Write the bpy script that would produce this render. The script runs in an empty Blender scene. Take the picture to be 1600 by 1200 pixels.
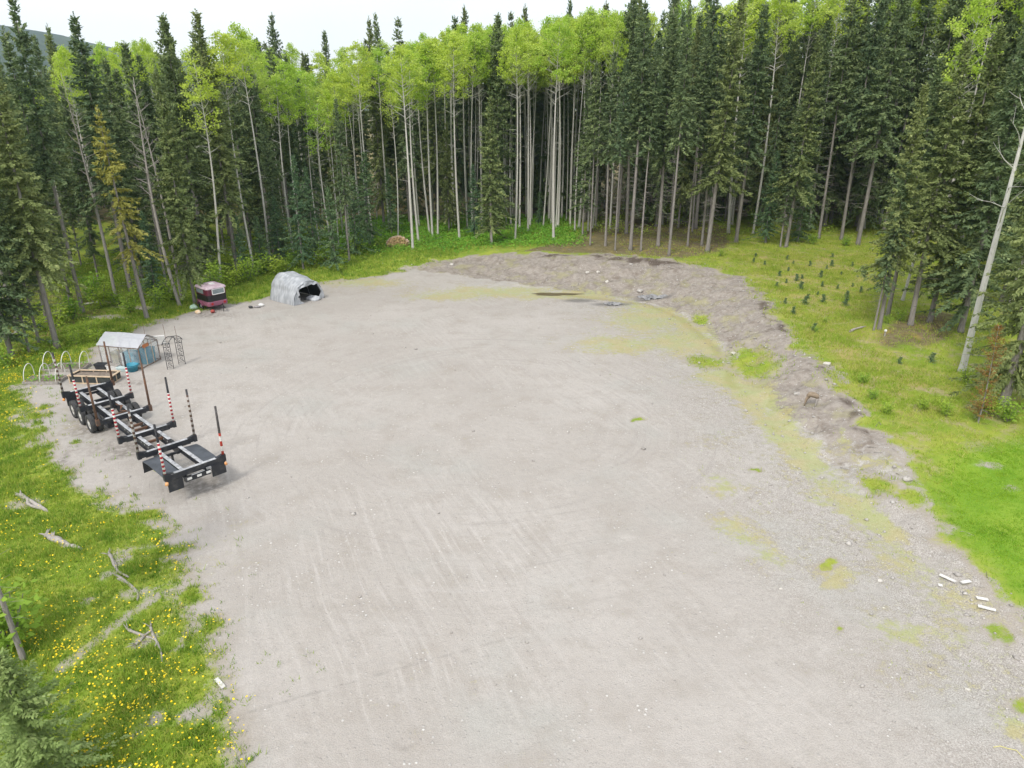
import bpy, math, random
import numpy as np
from mathutils import Vector, Matrix

# ================================================================= camera, sky, sun, exposure
scene = bpy.context.scene
C = scene.collection
cam_d = bpy.data.cameras.new('camera'); cam = bpy.data.objects.new('camera', cam_d); C.objects.link(cam)
cam_d.sensor_width = 36.0; cam_d.lens = 25.0; cam_d.clip_start = 0.1; cam_d.clip_end = 12000
cam.location = (0, 0, 16.9); cam.rotation_euler = (math.radians(90-22), 0, 0)
scene.camera = cam
SUN_EL, SUN_AZ = math.radians(50), math.radians(205)      # azimuth clockwise from +Y
world = bpy.data.worlds.new('World'); scene.world = world; world.use_nodes = True
wn = world.node_tree; wn.nodes.clear()
sky = wn.nodes.new('ShaderNodeTexSky'); sky.sky_type = 'NISHITA'; sky.sun_disc = False
sky.sun_elevation = SUN_EL; sky.sun_rotation = SUN_AZ; sky.air_density = 1.0; sky.dust_density = 4.0
b1 = wn.nodes.new('ShaderNodeBackground'); b1.inputs[1].default_value = 0.05
b2 = wn.nodes.new('ShaderNodeBackground'); cn = wn.nodes.new('ShaderNodeTexNoise'); cn.inputs['Scale'].default_value = 2.6; cn.inputs['Detail'].default_value = 5
cr = wn.nodes.new('ShaderNodeMapRange'); cr.inputs['From Min'].default_value = .3; cr.inputs['From Max'].default_value = .7; cr.inputs['To Min'].default_value = .90; cr.inputs['To Max'].default_value = 1.06
cc = wn.nodes.new('ShaderNodeCombineColor')
wn.links.new(wn.nodes.new('ShaderNodeTexCoord').outputs['Generated'], cn.inputs['Vector']); wn.links.new(cn.outputs[0], cr.inputs['Value'])
b2.inputs[0].default_value = (.99, .985, .985, 1)
for k in range(3): wn.links.new(cr.outputs[0], cc.inputs[k])
wn.links.new(cc.outputs[0], b2.inputs[0]); b2.inputs[1].default_value = 0.74
ad = wn.nodes.new('ShaderNodeAddShader'); wo = wn.nodes.new('ShaderNodeOutputWorld')
wn.links.new(sky.outputs[0], b1.inputs[0]); wn.links.new(b1.outputs[0], ad.inputs[0]); wn.links.new(b2.outputs[0], ad.inputs[1])
wn.links.new(ad.outputs[0], wo.inputs[0])
sun_d = bpy.data.lights.new('sun', 'SUN'); sun_d.energy = 1.5; sun_d.angle = math.radians(10); sun_d.color = (1.0, 0.965, 0.90)
sun = bpy.data.objects.new('sun', sun_d); C.objects.link(sun); sun.location = (0, 0, 80)
sdir = Vector((math.sin(SUN_AZ)*math.cos(SUN_EL), math.cos(SUN_AZ)*math.cos(SUN_EL), math.sin(SUN_EL)))
sun.rotation_euler = sdir.to_track_quat('Z', 'Y').to_euler()
scene.view_settings.view_transform = 'Standard'; scene.view_settings.look = 'None'
scene.view_settings.exposure = 0.50; scene.view_settings.gamma = 1.0
scene.render.engine = 'CYCLES'
scene.cycles.max_bounces = 6; scene.cycles.diffuse_bounces = 2; scene.cycles.volume_bounces = 2; scene.cycles.transparent_max_bounces = 12
scene.cycles.use_denoising = True

rng = np.random.default_rng(7); rnd = random.Random(5)
BANK_TOP = [(-36.53, 32.96, 0), (-34.58, 39.22, 0.02), (-31.99, 44.99, 0.03), (-31.21, 51.62, 0.04), (-27.78, 59.78, 0.06), (-23.85, 64.66, 0.1), (-20.67, 70.64, 0.2), (-16.82, 77.33, 0.4), (-11.21, 77.38, 0.6), (-7.08, 78.26, 0.7), (0.0, 79.31, 1.2), (4.79, 75.72, 1.5), (10.75, 74.32, 1.65), (15.88, 71.54, 1.7), (19.04, 67.47, 1.7), (21.15, 64.22, 1.6), (20.84, 56.19, 1.5), (19.83, 49.25, 1.4), (19.57, 41.52, 1.2), (19.07, 36.04, 1.0), (18.95, 32.11, 0.8), (18.55, 28.59, 0.6), (18.09, 25.21, 0.4), (17.93, 22.33, 0.3), (18.14, 19.13, 0.2), (18.09, 16.05, 0.15)]
BANK_TOE = [(-36.2, 32.6), (-34.11, 38.59), (-31.37, 44.1), (-30.47, 50.67), (-27.19, 58.59), (-23.34, 63.43), (-19.47, 67.24), (-15.2, 70.66), (-10.65, 72.92), (-3.81, 69.31), (1.82, 66.01), (5.9, 63.88), (9.2, 62.1), (13.06, 58.39), (14.41, 52.7), (14.78, 46.85), (14.68, 42.05), (14.61, 36.95), (14.94, 32.96), (14.97, 29.04), (14.99, 25.83), (15.25, 23.14), (15.68, 21.21), (16.08, 19.21), (16.48, 16.69), (16.67, 14.2)]
# ---------------------------------------------------------------- terrain (metres, camera stands over the origin)
def vnoise(x, y, seed=0):
    x = np.asarray(x, float); y = np.asarray(y, float)
    xi = np.floor(x).astype(np.int64); yi = np.floor(y).astype(np.int64)
    fx = x - xi; fy = y - yi
    fx = fx*fx*(3-2*fx); fy = fy*fy*(3-2*fy)
    def hsh(a, b):
        n = (a*374761393 + b*668265263 + seed*974711) & 0x7fffffff
        n = ((n ^ (n >> 13))*1274126177) & 0x7fffffff
        return ((n ^ (n >> 16)) & 0xffff)/65535.0
    return ((hsh(xi, yi)*(1-fx)+hsh(xi+1, yi)*fx)*(1-fy)+(hsh(xi, yi+1)*(1-fx)+hsh(xi+1, yi+1)*fx)*fy)
def fbm(x, y, seed=0, oct=4):
    s = 0; a = .5; t = 0
    for k in range(oct):
        s = s+a*vnoise(x*2**k, y*2**k, seed+k*17); t += a; a *= .5
    return s/t
def inside(px, py, poly):
    c = np.zeros(np.shape(px), bool)
    n = len(poly)
    for i in range(n):
        x1, y1 = poly[i]; x2, y2 = poly[(i+1) % n]
        if y1 == y2: continue
        c ^= ((y1 > py) != (y2 > py)) & (px < (x2-x1)*(py-y1)/(y2-y1)+x1)
    return c
def dline(px, py, pts, closed=False):
    d = np.full(np.shape(px), 1e9)
    n = len(pts)
    for i in range(n if closed else n-1):
        x1, y1 = pts[i][:2]; x2, y2 = pts[(i+1) % n][:2]
        vx, vy = x2-x1, y2-y1
        t = np.clip(((px-x1)*vx+(py-y1)*vy)/(vx*vx+vy*vy+1e-9), 0, 1)
        d = np.minimum(d, np.hypot(px-x1-t*vx, py-y1-t*vy))
    return d
def sdist(px, py, poly):      # negative inside
    d = dline(px, py, poly, True)
    return np.where(inside(px, py, poly), -d, d)
def sstep(a, b, x):
    t = np.clip((x-a)/(b-a), 0, 1)
    return t*t*(3-2*t)
FAR = [(400, -60), (400, 500), (-400, 500), (-400, -60)]
UPPER = [(p[0], p[1]) for p in BANK_TOP]+[FAR[0], FAR[1], FAR[2], FAR[3]]
NOTLOT = list(BANK_TOE)+[FAR[0], FAR[1], FAR[2], FAR[3]]
def hterrain(x, y, rough=True):
    x = np.asarray(x, float); y = np.asarray(y, float)
    w = 0; hb = 0
    for (a, b, h) in BANK_TOP:
        k = 1/((x-a)**2+(y-b)**2+1.0)**1.5
        w = w+k; hb = hb+k*h
    hb = hb/w
    dT = dline(x, y, BANK_TOE); dU = dline(x, y, BANK_TOP)
    s = dT/(dT+dU+1e-6)
    s = np.where(inside(x, y, UPPER), 1.0, np.where(inside(x, y, NOTLOT), s, 0.0))
    z = hb*sstep(0, 1, s)
    if rough:
        slope = np.clip(4*s*(1-s), 0, 1)*np.clip(hb/1.0, 0, 1)
        z = z+slope*((fbm(x*.8, y*.8, 3)-.5)*.9+(fbm(x*3, y*3, 9, 2)-.5)*.22)
        up = np.where(s >= 1, 1.0, 0.0)*np.clip(dU/2.0, 0, 1)
        z = z+up*(fbm(x*.35, y*.35, 5)-.5)*.35
        z = z+(fbm(x*.12, y*.12, 21)-.5)*.12+(fbm(x*1.1, y*1.1, 33)-.5)*.035
    return z

def gz(x, y): return float(hterrain(np.array([x]), np.array([y]))[0])

# ================================================================= helpers
class NT:
    def __init__(s, name):
        s.m = bpy.data.materials.new(name); s.m.use_nodes = True; s.t = s.m.node_tree; s.t.nodes.clear()
        s.out = s.n('ShaderNodeOutputMaterial')
    def n(s, kind, **kw):
        o = s.t.nodes.new(kind)
        for k, v in kw.items(): setattr(o, k, v)
        return o
    def set(s, sock, v):
        if isinstance(v, bpy.types.NodeSocket): s.t.links.new(v, sock)
        elif isinstance(v, (tuple, list)) and len(v) == 3 and sock.type == 'RGBA': sock.default_value = (*v, 1)
        else: sock.default_value = v
    def pos(s): return s.n('ShaderNodeNewGeometry').outputs['Position']
    def obj(s): return s.n('ShaderNodeTexCoord').outputs['Object']
    def rand(s): return s.n('ShaderNodeObjectInfo').outputs['Random']
    def attr(s, name, out='Fac'): return s.n('ShaderNodeAttribute', attribute_name=name).outputs[out]
    def noise(s, vec, scale, detail=3, rough=.55, out=0):
        o = s.n('ShaderNodeTexNoise'); s.set(o.inputs['Vector'], vec); o.inputs['Scale'].default_value = scale
        o.inputs['Detail'].default_value = detail; o.inputs['Roughness'].default_value = rough
        return o.outputs[out]
    def voro(s, vec, scale, out='Distance', rnd=1.0):
        o = s.n('ShaderNodeTexVoronoi'); s.set(o.inputs['Vector'], vec); o.inputs['Scale'].default_value = scale
        o.inputs['Randomness'].default_value = rnd
        return o.outputs[out]
    def mapv(s, vec, loc=(0, 0, 0), rot=(0, 0, 0), scale=(1, 1, 1)):
        o = s.n('ShaderNodeMapping'); s.set(o.inputs['Vector'], vec)
        o.inputs['Location'].default_value = loc; o.inputs['Rotation'].default_value = rot; o.inputs['Scale'].default_value = scale
        return o.outputs[0]
    def math(s, op, a, b=0.0, c=0.0, clamp=False):
        o = s.n('ShaderNodeMath', operation=op, use_clamp=clamp)
        s.set(o.inputs[0], a); s.set(o.inputs[1], b); s.set(o.inputs[2], c)
        return o.outputs[0]
    def step(s, v, lo, hi, a=0.0, b=1.0):
        o = s.n('ShaderNodeMapRange', interpolation_type='SMOOTHSTEP')
        s.set(o.inputs['Value'], v); s.set(o.inputs['From Min'], lo); s.set(o.inputs['From Max'], hi)
        s.set(o.inputs['To Min'], a); s.set(o.inputs['To Max'], b)
        return o.outputs[0]
    def mix(s, f, a, b, blend='MIX'):
        o = s.n('ShaderNodeMix', data_type='RGBA', blend_type=blend)
        s.set(o.inputs[0], f); s.set(o.inputs[6], a); s.set(o.inputs[7], b)
        return o.outputs[2]
    def bump(s, h, strength=.5, dist=.05):
        o = s.n('ShaderNodeBump'); o.inputs['Strength'].default_value = strength; o.inputs['Distance'].default_value = dist
        s.set(o.inputs['Height'], h); return o.outputs[0]
    def bsdf(s, col, rough=.8, normal=None, metal=0.0, spec=.3, **kw):
        o = s.n('ShaderNodeBsdfPrincipled')
        s.set(o.inputs['Base Color'], col); s.set(o.inputs['Roughness'], rough); s.set(o.inputs['Metallic'], metal)
        s.set(o.inputs['Specular IOR Level'], spec)
        if normal is not None: s.set(o.inputs['Normal'], normal)
        for k, v in kw.items(): s.set(o.inputs[k.replace('_', ' ')], v)
        return o.outputs[0]
    def leafy(s, col, trans=.3, rough=.7):
        a = s.bsdf(col, rough, spec=.15); t = s.n('ShaderNodeBsdfTranslucent'); s.set(t.inputs[0], col)
        m = s.n('ShaderNodeMixShader'); m.inputs[0].default_value = trans
        s.t.links.new(a, m.inputs[1]); s.t.links.new(t.outputs[0], m.inputs[2]); return m.outputs[0]
    def done(s, sh):
        s.t.links.new(sh, s.out.inputs[0]); return s.m

def simple(name, c1, c2=None, scale=6.0, rough=.75, metal=0.0, spec=.3, bump=0.0, space='obj', lo=.35, hi=.65):
    n = NT(name); v = n.obj() if space == 'obj' else n.pos()
    f = n.noise(v, scale, 5, .6)
    col = n.mix(n.step(f, lo, hi), c1, c2 or tuple(k*.75 for k in c1))
    nm = n.bump(n.noise(v, scale*4, 4), bump, .02) if bump else None
    return n.done(n.bsdf(col, rough, nm, metal, spec))

class MB:
    def __init__(s): s.v = []; s.f = []
    def add(s, v, f):
        b = len(s.v); s.v += [tuple(p) for p in v]; s.f += [tuple(i+b for i in q) for q in f]; return s
    def box(s, c, size, rz=0.0, m=None):
        hx, hy, hz = size[0]/2, size[1]/2, size[2]/2
        M = Matrix.Translation(c) @ Matrix.Rotation(rz, 4, 'Z')
        if m is not None: M = M @ m
        v = [M @ Vector((x, y, z)) for z in (-hz, hz) for x, y in ((-hx, -hy), (hx, -hy), (hx, hy), (-hx, hy))]
        return s.add(v, [(3, 2, 1, 0), (4, 5, 6, 7), (0, 1, 5, 4), (1, 2, 6, 5), (2, 3, 7, 6), (3, 0, 4, 7)])
    def beam(s, a, b, w, h, up=(0, 0, 1)):
        a = Vector(a); b = Vector(b); d = (b-a).normalized(); u = Vector(up)
        if abs(d.dot(u)) > .98: u = Vector((1, 0, 0))
        r = d.cross(u).normalized(); u = r.cross(d).normalized()
        v = [p+r*x*w/2+u*z*h/2 for p in (a, b) for x, z in ((-1, -1), (1, -1), (1, 1), (-1, 1))]
        return s.add(v, [(3, 2, 1, 0), (4, 5, 6, 7), (0, 1, 5, 4), (1, 2, 6, 5), (2, 3, 7, 6), (3, 0, 4, 7)])
    def tube(s, pts, r, n=8, cap=True):
        pts = [Vector(p) for p in pts]; k = len(pts); rs = r if isinstance(r, (list, tuple)) else [r]*k
        b = len(s.v); ref = None
        for i, p in enumerate(pts):
            d = (pts[min(i+1, k-1)]-pts[max(i-1, 0)]).normalized()
            if ref is None: ref = Vector((1, 0, 0)) if abs(d.x) < .9 else Vector((0, 1, 0))
            u = (ref-d*ref.dot(d)).normalized(); w = d.cross(u); ref = u
            for j in range(n):
                a = 2*math.pi*j/n; q = p+(u*math.cos(a)+w*math.sin(a))*rs[i]; s.v.append(tuple(q))
        for i in range(k-1):
            for j in range(n):
                s.f.append((b+i*n+j, b+i*n+(j+1) % n, b+(i+1)*n+(j+1) % n, b+(i+1)*n+j))
        if cap: s.f.append(tuple(b+j for j in reversed(range(n)))); s.f.append(tuple(b+(k-1)*n+j for j in range(n)))
        return s
    def lathe(s, prof, n=24, M=None):
        b = len(s.v); M = M or Matrix.Identity(4)
        for (r, z) in prof:
            for j in range(n):
                a = 2*math.pi*j/n; s.v.append(tuple(M @ Vector((r*math.cos(a), r*math.sin(a), z))))
        for i in range(len(prof)-1):
            for j in range(n):
                s.f.append((b+i*n+j, b+i*n+(j+1) % n, b+(i+1)*n+(j+1) % n, b+(i+1)*n+j))
        return s
    def loops(s, rings, cap=True):      # stack of equal-length rings
        b = len(s.v); n = len(rings[0])
        for r in rings: s.v += [tuple(p) for p in r]
        for i in range(len(rings)-1):
            for j in range(n): s.f.append((b+i*n+j, b+i*n+(j+1) % n, b+(i+1)*n+(j+1) % n, b+(i+1)*n+j))
        if cap: s.f.append(tuple(b+j for j in reversed(range(n)))); s.f.append(tuple(b+(len(rings)-1)*n+j for j in range(n)))
        return s
    def blob(s, c, r, seed=0, nu=8, nv=6, amp=.25):
        q = random.Random(seed); b = len(s.v); rx, ry, rz = r
        ph = [q.uniform(0, 6.28) for _ in range(6)]
        for i in range(nv+1):
            t = math.pi*i/nv
            for j in range(nu):
                a = 2*math.pi*j/nu
                k = 1+amp*(math.sin(2*a+ph[0]+t)*.5+math.sin(3*a+ph[1]-2*t)*.4+math.sin(2*t+ph[2])*.4+q.uniform(-.3, .3))
                s.v.append((c[0]+rx*k*math.sin(t)*math.cos(a), c[1]+ry*k*math.sin(t)*math.sin(a), c[2]+rz*k*math.cos(t)))
        for i in range(nv):
            for j in range(nu): s.f.append((b+i*nu+j, b+(i+1)*nu+j, b+(i+1)*nu+(j+1) % nu, b+i*nu+(j+1) % nu))
        return s
    def mesh(s, name, smooth=False):
        me = bpy.data.meshes.new(name); me.from_pydata(s.v, [], s.f); me.update()
        if smooth: me.polygons.foreach_set('use_smooth', [True]*len(me.polygons))
        return me
    def build(s, name, mat, parent=None, smooth=False):
        return link(name, s.mesh(name, smooth), mat, parent)

def link(name, me, mat, parent=None):
    o = bpy.data.objects.new(name, me); C.objects.link(o)
    if mat is not None and not me.materials: me.materials.append(mat)
    if parent is not None: o.parent = parent
    return o
def tag(o, label=None, cat=None, group=None, kind=None):
    if label: o['label'] = label
    if cat: o['category'] = cat
    if group: o['group'] = group
    if kind: o['kind'] = kind
    return o
def empty(name, loc, rz=0.0, label=None, cat=None, group=None):
    o = bpy.data.objects.new(name, None); C.objects.link(o); o.location = loc; o.rotation_euler = (0, 0, rz)
    o.empty_display_size = .3
    return tag(o, label, cat, group)
def np_mesh(name, V, F, tone=None):
    """V (n,3), F (m,k) with constant k; tone: per-vertex float."""
    V = np.asarray(V, np.float32); F = np.asarray(F, np.int32); m, k = F.shape
    me = bpy.data.meshes.new(name)
    me.vertices.add(len(V)); me.vertices.foreach_set('co', V.ravel())
    me.loops.add(m*k); me.loops.foreach_set('vertex_index', F.ravel())
    me.polygons.add(m); me.polygons.foreach_set('loop_start', np.arange(0, m*k, k, dtype=np.int32))
    me.polygons.foreach_set('loop_total', np.full(m, k, np.int32))
    me.update(calc_edges=True)
    if tone is not None:
        a = me.attributes.new('tone', 'FLOAT', 'POINT'); a.data.foreach_set('value', np.asarray(tone, np.float32))
    return me

# ================================================================= ground
# what covers the ground, as outlines on the ground plan (metres)
BARE = [(-7.35, 12.52), (-8.52, 15.95), (-9.23, 17.47), (-10.32, 19.21), (-11.64, 20.51), (-12.61, 21.95), (-14.24, 23.64), (-14.63, 25.34), (-16.71, 26.83), (-18.99, 28.18), (-21.33, 29.95), (-23.44, 31.91), (-25.54, 33.7), (-28.26, 37.85), (-30.87, 41.08), (-30.67, 43.86), (-29.65, 46.59), (-30.23, 50.22), (-29.34, 54.33), (-27.05, 58.01), (-25.17, 60.19), (-22.65, 62.76), (-18.73, 68.0), (-14.93, 70.93), (-10.82, 74.34), (-5.59, 77.11), (0.0, 77.23), (4.75, 75.14), (10.67, 73.73), (15.77, 70.97), (18.91, 66.96), (21.07, 63.96), (20.84, 56.19), (19.83, 49.25), (19.58, 41.53), (19.07, 36.05), (18.95, 32.11), (18.35, 28.6), (17.96, 25.69), (17.68, 22.93), (17.65, 20.74), (17.84, 18.4), (18.49, 15.37), (30, 5), (0, -25), (-9, -5)]
LAWN = [(18.49, 27.76), (21.05, 30.55), (24.54, 32.17), (28.44, 33.58), (27.2, 25.98), (20.05, 17.28), (18.01, 20.24), (17.92, 23.12)]
MEADOW = [(21.6, 74.72), (30.31, 76.32), (39.06, 75.86), (34.03, 62.86), (25.7, 49.7), (25.74, 43.38), (25.65, 37.48), (22.31, 32.82), (19.34, 32.11), (19.73, 39.08), (20.5, 49.56), (22.28, 62.29)]
LITTER = [(1.4, 77.73), (7.6, 84.78), (11.06, 95.59), (17.72, 99.81), (26.82, 100.8), (27.24, 89.74), (22.59, 75.84), (16.86, 71.55), (10.75, 74.33), (5.47, 75.73)]
CLUMP = [(24.25, 47.53), (28.14, 52.88), (33.14, 54.8), (35.77, 53.23), (31.41, 45.92), (25.74, 43.38), (23.32, 44.47)]
RIM = [(4.59, 74.67), (7.09, 74.65), (10.57, 73.0), (13.03, 71.89), (15.57, 70.01), (17.56, 70.37)]
RIM2 = [(20.59, 64.71), (21.0, 62.75), (20.84, 57.8), (19.9, 52.47), (19.56, 49.28), (19.5, 44.24), (19.35, 40.77), (18.63, 34.89), (18.37, 32.64), (18.46, 31.09)]
RILL = [(5.28, 63.43), (9.15, 61.67), (11.77, 60.36), (13.37, 57.24), (14.33, 52.38), (14.53, 47.93), (14.24, 44.1), (14.06, 41.29)]
PATHL = [(-14.43, 17.52), (-13.91, 18.81), (-13.55, 20.24), (-13.07, 21.14)]
MOSS = [(-1.20, 64.81, 5.68, 1.88), (-5.84, 63.20, 4.09, 1.57), (3.51, 63.20, 3.50, 1.35), (11.03, 56.14, 2.89, 3.27), (12.11, 50.07, 2.13, 2.67), (13.63, 46.20, 1.95, 1.80), (13.71, 42.94, 1.64, 1.59), (14.83, 40.55, 1.46, 1.97), (14.85, 34.08, 0.85, 2.47), (15.31, 31.40, 0.65, 1.00), (9.37, 25.25, 1.07, 1.42), (10.04, 23.64, 0.77, 0.85), (15.62, 26.50, 0.55, 1.21), (18.19, 30.24, 0.82, 1.04), (14.75, 15.26, 0.74, 0.67), (12.38, 22.14, 0.48, 0.34), (-15.14, 68.78, 3.77, 1.83), (13.55, 19.36, 1.31, 0.63), (17.12, 32.80, 0.40, 1.13), (7.97, 49.34, 3.28, 1.73), (9.88, 29.04, 0.90, 0.71)]
MOSS2 = [(10.38, 52.38, 7.49, 7.30), (13.28, 32.96, 3.79, 7.23), (13.37, 23.98, 3.02, 3.96), (14.35, 17.74, 3.41, 2.23), (-11.13, 67.24, 8.66, 3.02), (0.00, 65.05, 9.55, 3.23), (13.29, 42.94, 3.54, 4.57), (13.97, 20.17, 3.10, 1.67), (-12.09, 23.98, 1.55, 1.74), (-24.71, 36.09, 2.14, 3.39)]
GREEN = [(16.32, 45.01, 1.42, 2.52), (13.40, 45.82, 1.23, 1.14), (15.26, 55.24, 0.71, 1.12), (16.90, 28.71, 0.62, 1.17), (11.10, 19.36, 0.13, 0.10), (16.53, 19.18, 0.40, 0.46), (17.50, 27.18, 0.62, 0.78), (15.29, 16.07, 0.38, 0.24), (12.17, 22.93, 0.30, 0.21), (19.70, 33.39, 0.53, 0.68), (-14.36, 23.90, 1.03, 0.39), (-16.23, 26.42, 1.11, 0.40), (-11.70, 21.21, 0.56, 0.51), (-10.56, 19.52, 0.48, 0.57), (11.86, 30.58, 0.28, 0.26), (-27.04, 36.95, 0.51, 0.53), (-27.37, 38.22, 0.38, 0.37), (-26.58, 35.76, 0.29, 0.33), (-22.80, 33.70, 0.17, 0.23), (7.23, 36.52, 0.36, 0.17), (-21.82, 30.26, 0.62, 0.50)]
BAREPATCH = [(-15.52, 23.47, 0.36, 1.26), (-13.94, 21.29, 0.47, 0.44), (-12.33, 18.90, 0.33, 0.48), (-10.37, 15.76, 0.34, 0.35), (-9.33, 15.90, 0.38, 0.43), (-21.85, 27.63, 0.87, 0.44), (-14.98, 26.73, 0.45, 0.36), (-15.58, 22.34, 0.34, 0.31), (-21.54, 30.58, 0.62, 0.38), (-11.25, 18.60, 0.17, 0.65), (-15.35, 21.03, 0.33, 0.29), (-10.69, 15.26, 0.19, 0.18), (22.61, 29.80, 0.66, 0.41), (22.37, 27.78, 0.40, 0.26), (-32.28, 59.32, 2.19, 0.79), (-33.27, 56.47, 2.10, 0.71)]
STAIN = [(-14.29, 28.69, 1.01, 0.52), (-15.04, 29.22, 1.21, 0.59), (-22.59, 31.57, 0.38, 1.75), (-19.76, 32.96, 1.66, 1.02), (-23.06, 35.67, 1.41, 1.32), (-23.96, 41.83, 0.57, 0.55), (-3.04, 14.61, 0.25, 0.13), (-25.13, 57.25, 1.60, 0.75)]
WETBLOB = [(8.70, 60.40, 1.69, 0.62), (6.00, 61.67, 1.37, 0.64), (12.63, 62.03, 1.83, 0.59)]
def blobs(x, y, L, soft=.5):
    m = np.zeros(np.shape(x))
    for (a, b, rx, ry) in L:
        m = np.maximum(m, 1-sstep(1-soft, 1+soft, np.sqrt(((x-a)/rx)**2+((y-b)/ry)**2)))
    return m
def veg_mask(x, y):
    wob = (fbm(x*.7, y*.7, 51)-.5)*2.2+(fbm(x*2.2, y*2.2, 53, 2)-.5)*.8
    d = sdist(x, y, BARE)+wob*np.clip(np.hypot(x, y)/30, .5, 1.3)
    v = sstep(-1.1, 1.0, d)
    v = v*(1-.75*blobs(x+wob*.45, y+wob*.45, BAREPATCH, .8)*(.6+.6*fbm(x*2.1, y*2.1, 58, 2)))
    v = v*(1-.55*(1-sstep(.08, .45, dline(x+wob*.15, y, PATHL))))
    return np.maximum(v, .95*blobs(x+wob*.5, y+wob*.5, GREEN, .9)*(.8+.45*fbm(x*2.6, y*2.6, 57, 2)))
def lawn_mask(x, y): return 1-sstep(-1.2, .8, sdist(x, y, LAWN))
def meadow_mask(x, y): return 1-sstep(-2.0, 1.2, sdist(x, y, MEADOW))
def litter_mask(x, y):
    deep = np.clip((y-92)/14, 0, 1)*.75
    lf = np.clip((-31-x)/4, 0, 1)*np.clip((y-34)/6, 0, 1)*np.clip((70-y)/6, 0, 1)*.55
    return np.maximum(np.maximum(np.maximum(1-sstep(-1.5, 2, sdist(x, y, LITTER)), (1-sstep(-2.5, .5, sdist(x, y, CLUMP)))*.8), deep), lf)
def soil_mask(x, y):
    up = inside(x, y, UPPER); nl = inside(x, y, NOTLOT)
    dT = dline(x, y, BANK_TOE); dU = dline(x, y, BANK_TOP)
    s = np.where(nl & ~up, 1.0, 0.0)*sstep(.1, 1.6, dT+(fbm(x*.6, y*.6, 141)-.5)*2.2)
    s = np.maximum(s, np.where(up, 1-sstep(0, 1.2, dU), 0))
    return s*np.clip((x+14)/6, 0, 1)*(1-.75*np.clip((40-y)/14, 0, 1))

def axis(lo, fine_lo, fine_hi, hi, step, grow=1.25):
    a = list(np.arange(fine_lo, fine_hi+1e-6, step)); s = step
    while a[-1] < hi: s *= grow; a.append(min(hi, a[-1]+s))
    s = step
    while a[0] > lo: s *= grow; a.insert(0, max(lo, a[0]-s))
    return np.array(a)
gx = axis(-3000, -44, 46, 3000, .25); gy1 = axis(-900, 10, 62, 62, .22); gy2 = axis(62.3, 62.3, 96, 3200, .34)
gy = np.concatenate([gy1, gy2])
X, Y = np.meshgrid(gx, gy); nx, ny = len(gx), len(gy)
Zg = hterrain(X, Y)
idx = np.arange(nx*ny).reshape(ny, nx)
F = np.stack([idx[:-1, :-1].ravel(), idx[:-1, 1:].ravel(), idx[1:, 1:].ravel(), idx[1:, :-1].ravel()], 1)
me = np_mesh('ground', np.stack([X.ravel(), Y.ravel(), Zg.ravel()], 1), F)
me.polygons.foreach_set('use_smooth', [True]*len(me.polygons))
xr, yr = X.ravel(), Y.ravel()
for nm, arr in (('veg', veg_mask(xr, yr)), ('soil', soil_mask(xr, yr)), ('moss', blobs(xr+(fbm(xr, yr, 71)-.5)*2, yr+(fbm(xr, yr, 72)-.5)*2, MOSS, .95)+.42*blobs(xr, yr, MOSS2, .9)+.75*(1-sstep(.15, 1.5, np.abs(dline(xr, yr, BANK_TOE)-.3)+(fbm(xr*.5, yr*.5, 151)-.45)*2.4))*sstep(4, 8, xr)*sstep(16, 24, yr)),
                ('lawn', lawn_mask(xr, yr)), ('meadow', meadow_mask(xr, yr)), ('litter', litter_mask(xr, yr)), ('coarse', np.where(inside(xr, yr, NOTLOT), 1.0, 1-sstep(.3, 9, dline(xr, yr, BANK_TOE)))*sstep(2, 9, xr)),
                ('rim', np.maximum(1-sstep(.2, 2.0, dline(xr, yr, RIM)+(fbm(xr*1.2, yr*1.2, 77)-.5)*2.4), .9*(1-sstep(.05, 1.1, dline(xr, yr, RIM2)+(fbm(xr*1.2, yr*1.2, 78)-.42)*2.2)))),
                ('rill', np.maximum(1-sstep(.1, .55, dline(xr+(fbm(xr*.5, yr*.5, 79)-.5), yr, RILL)), 0)),
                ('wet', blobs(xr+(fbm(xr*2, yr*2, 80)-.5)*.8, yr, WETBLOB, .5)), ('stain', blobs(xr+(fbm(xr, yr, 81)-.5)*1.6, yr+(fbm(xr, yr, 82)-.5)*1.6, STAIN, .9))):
    a = me.attributes.new(nm, 'FLOAT', 'POINT'); a.data.foreach_set('value', arr.astype(np.float32))

n = NT('ground_gravel_and_soil'); p = n.pos()
big = n.noise(p, .07, 3); med = n.noise(p, .55, 4, .6); sm = n.noise(p, 3.0, 3, .62); grit = n.noise(p, 24, 2, .7); grit2 = n.noise(p, 70, 0, .7)
g = n.mix(n.step(big, .35, .65), (.405, .374, .340), (.475, .445, .412))
g = n.mix(n.step(n.noise(n.mapv(p, (9, 4, 0)), .16, 3), .5, .72, 0, .55), g, (.40, .41, .38))
g = n.mix(n.step(med, .42, .72, 0, .7), g, (.345, .31, .272))
g = n.mix(n.step(n.noise(n.mapv(p, (17, 2, 0)), .9, 3, .65), .55, .75, 0, .5), g, (.53, .50, .465))
g = n.mix(n.step(sm, .45, .75, 0, .4), g, (.33, .31, .285))
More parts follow.
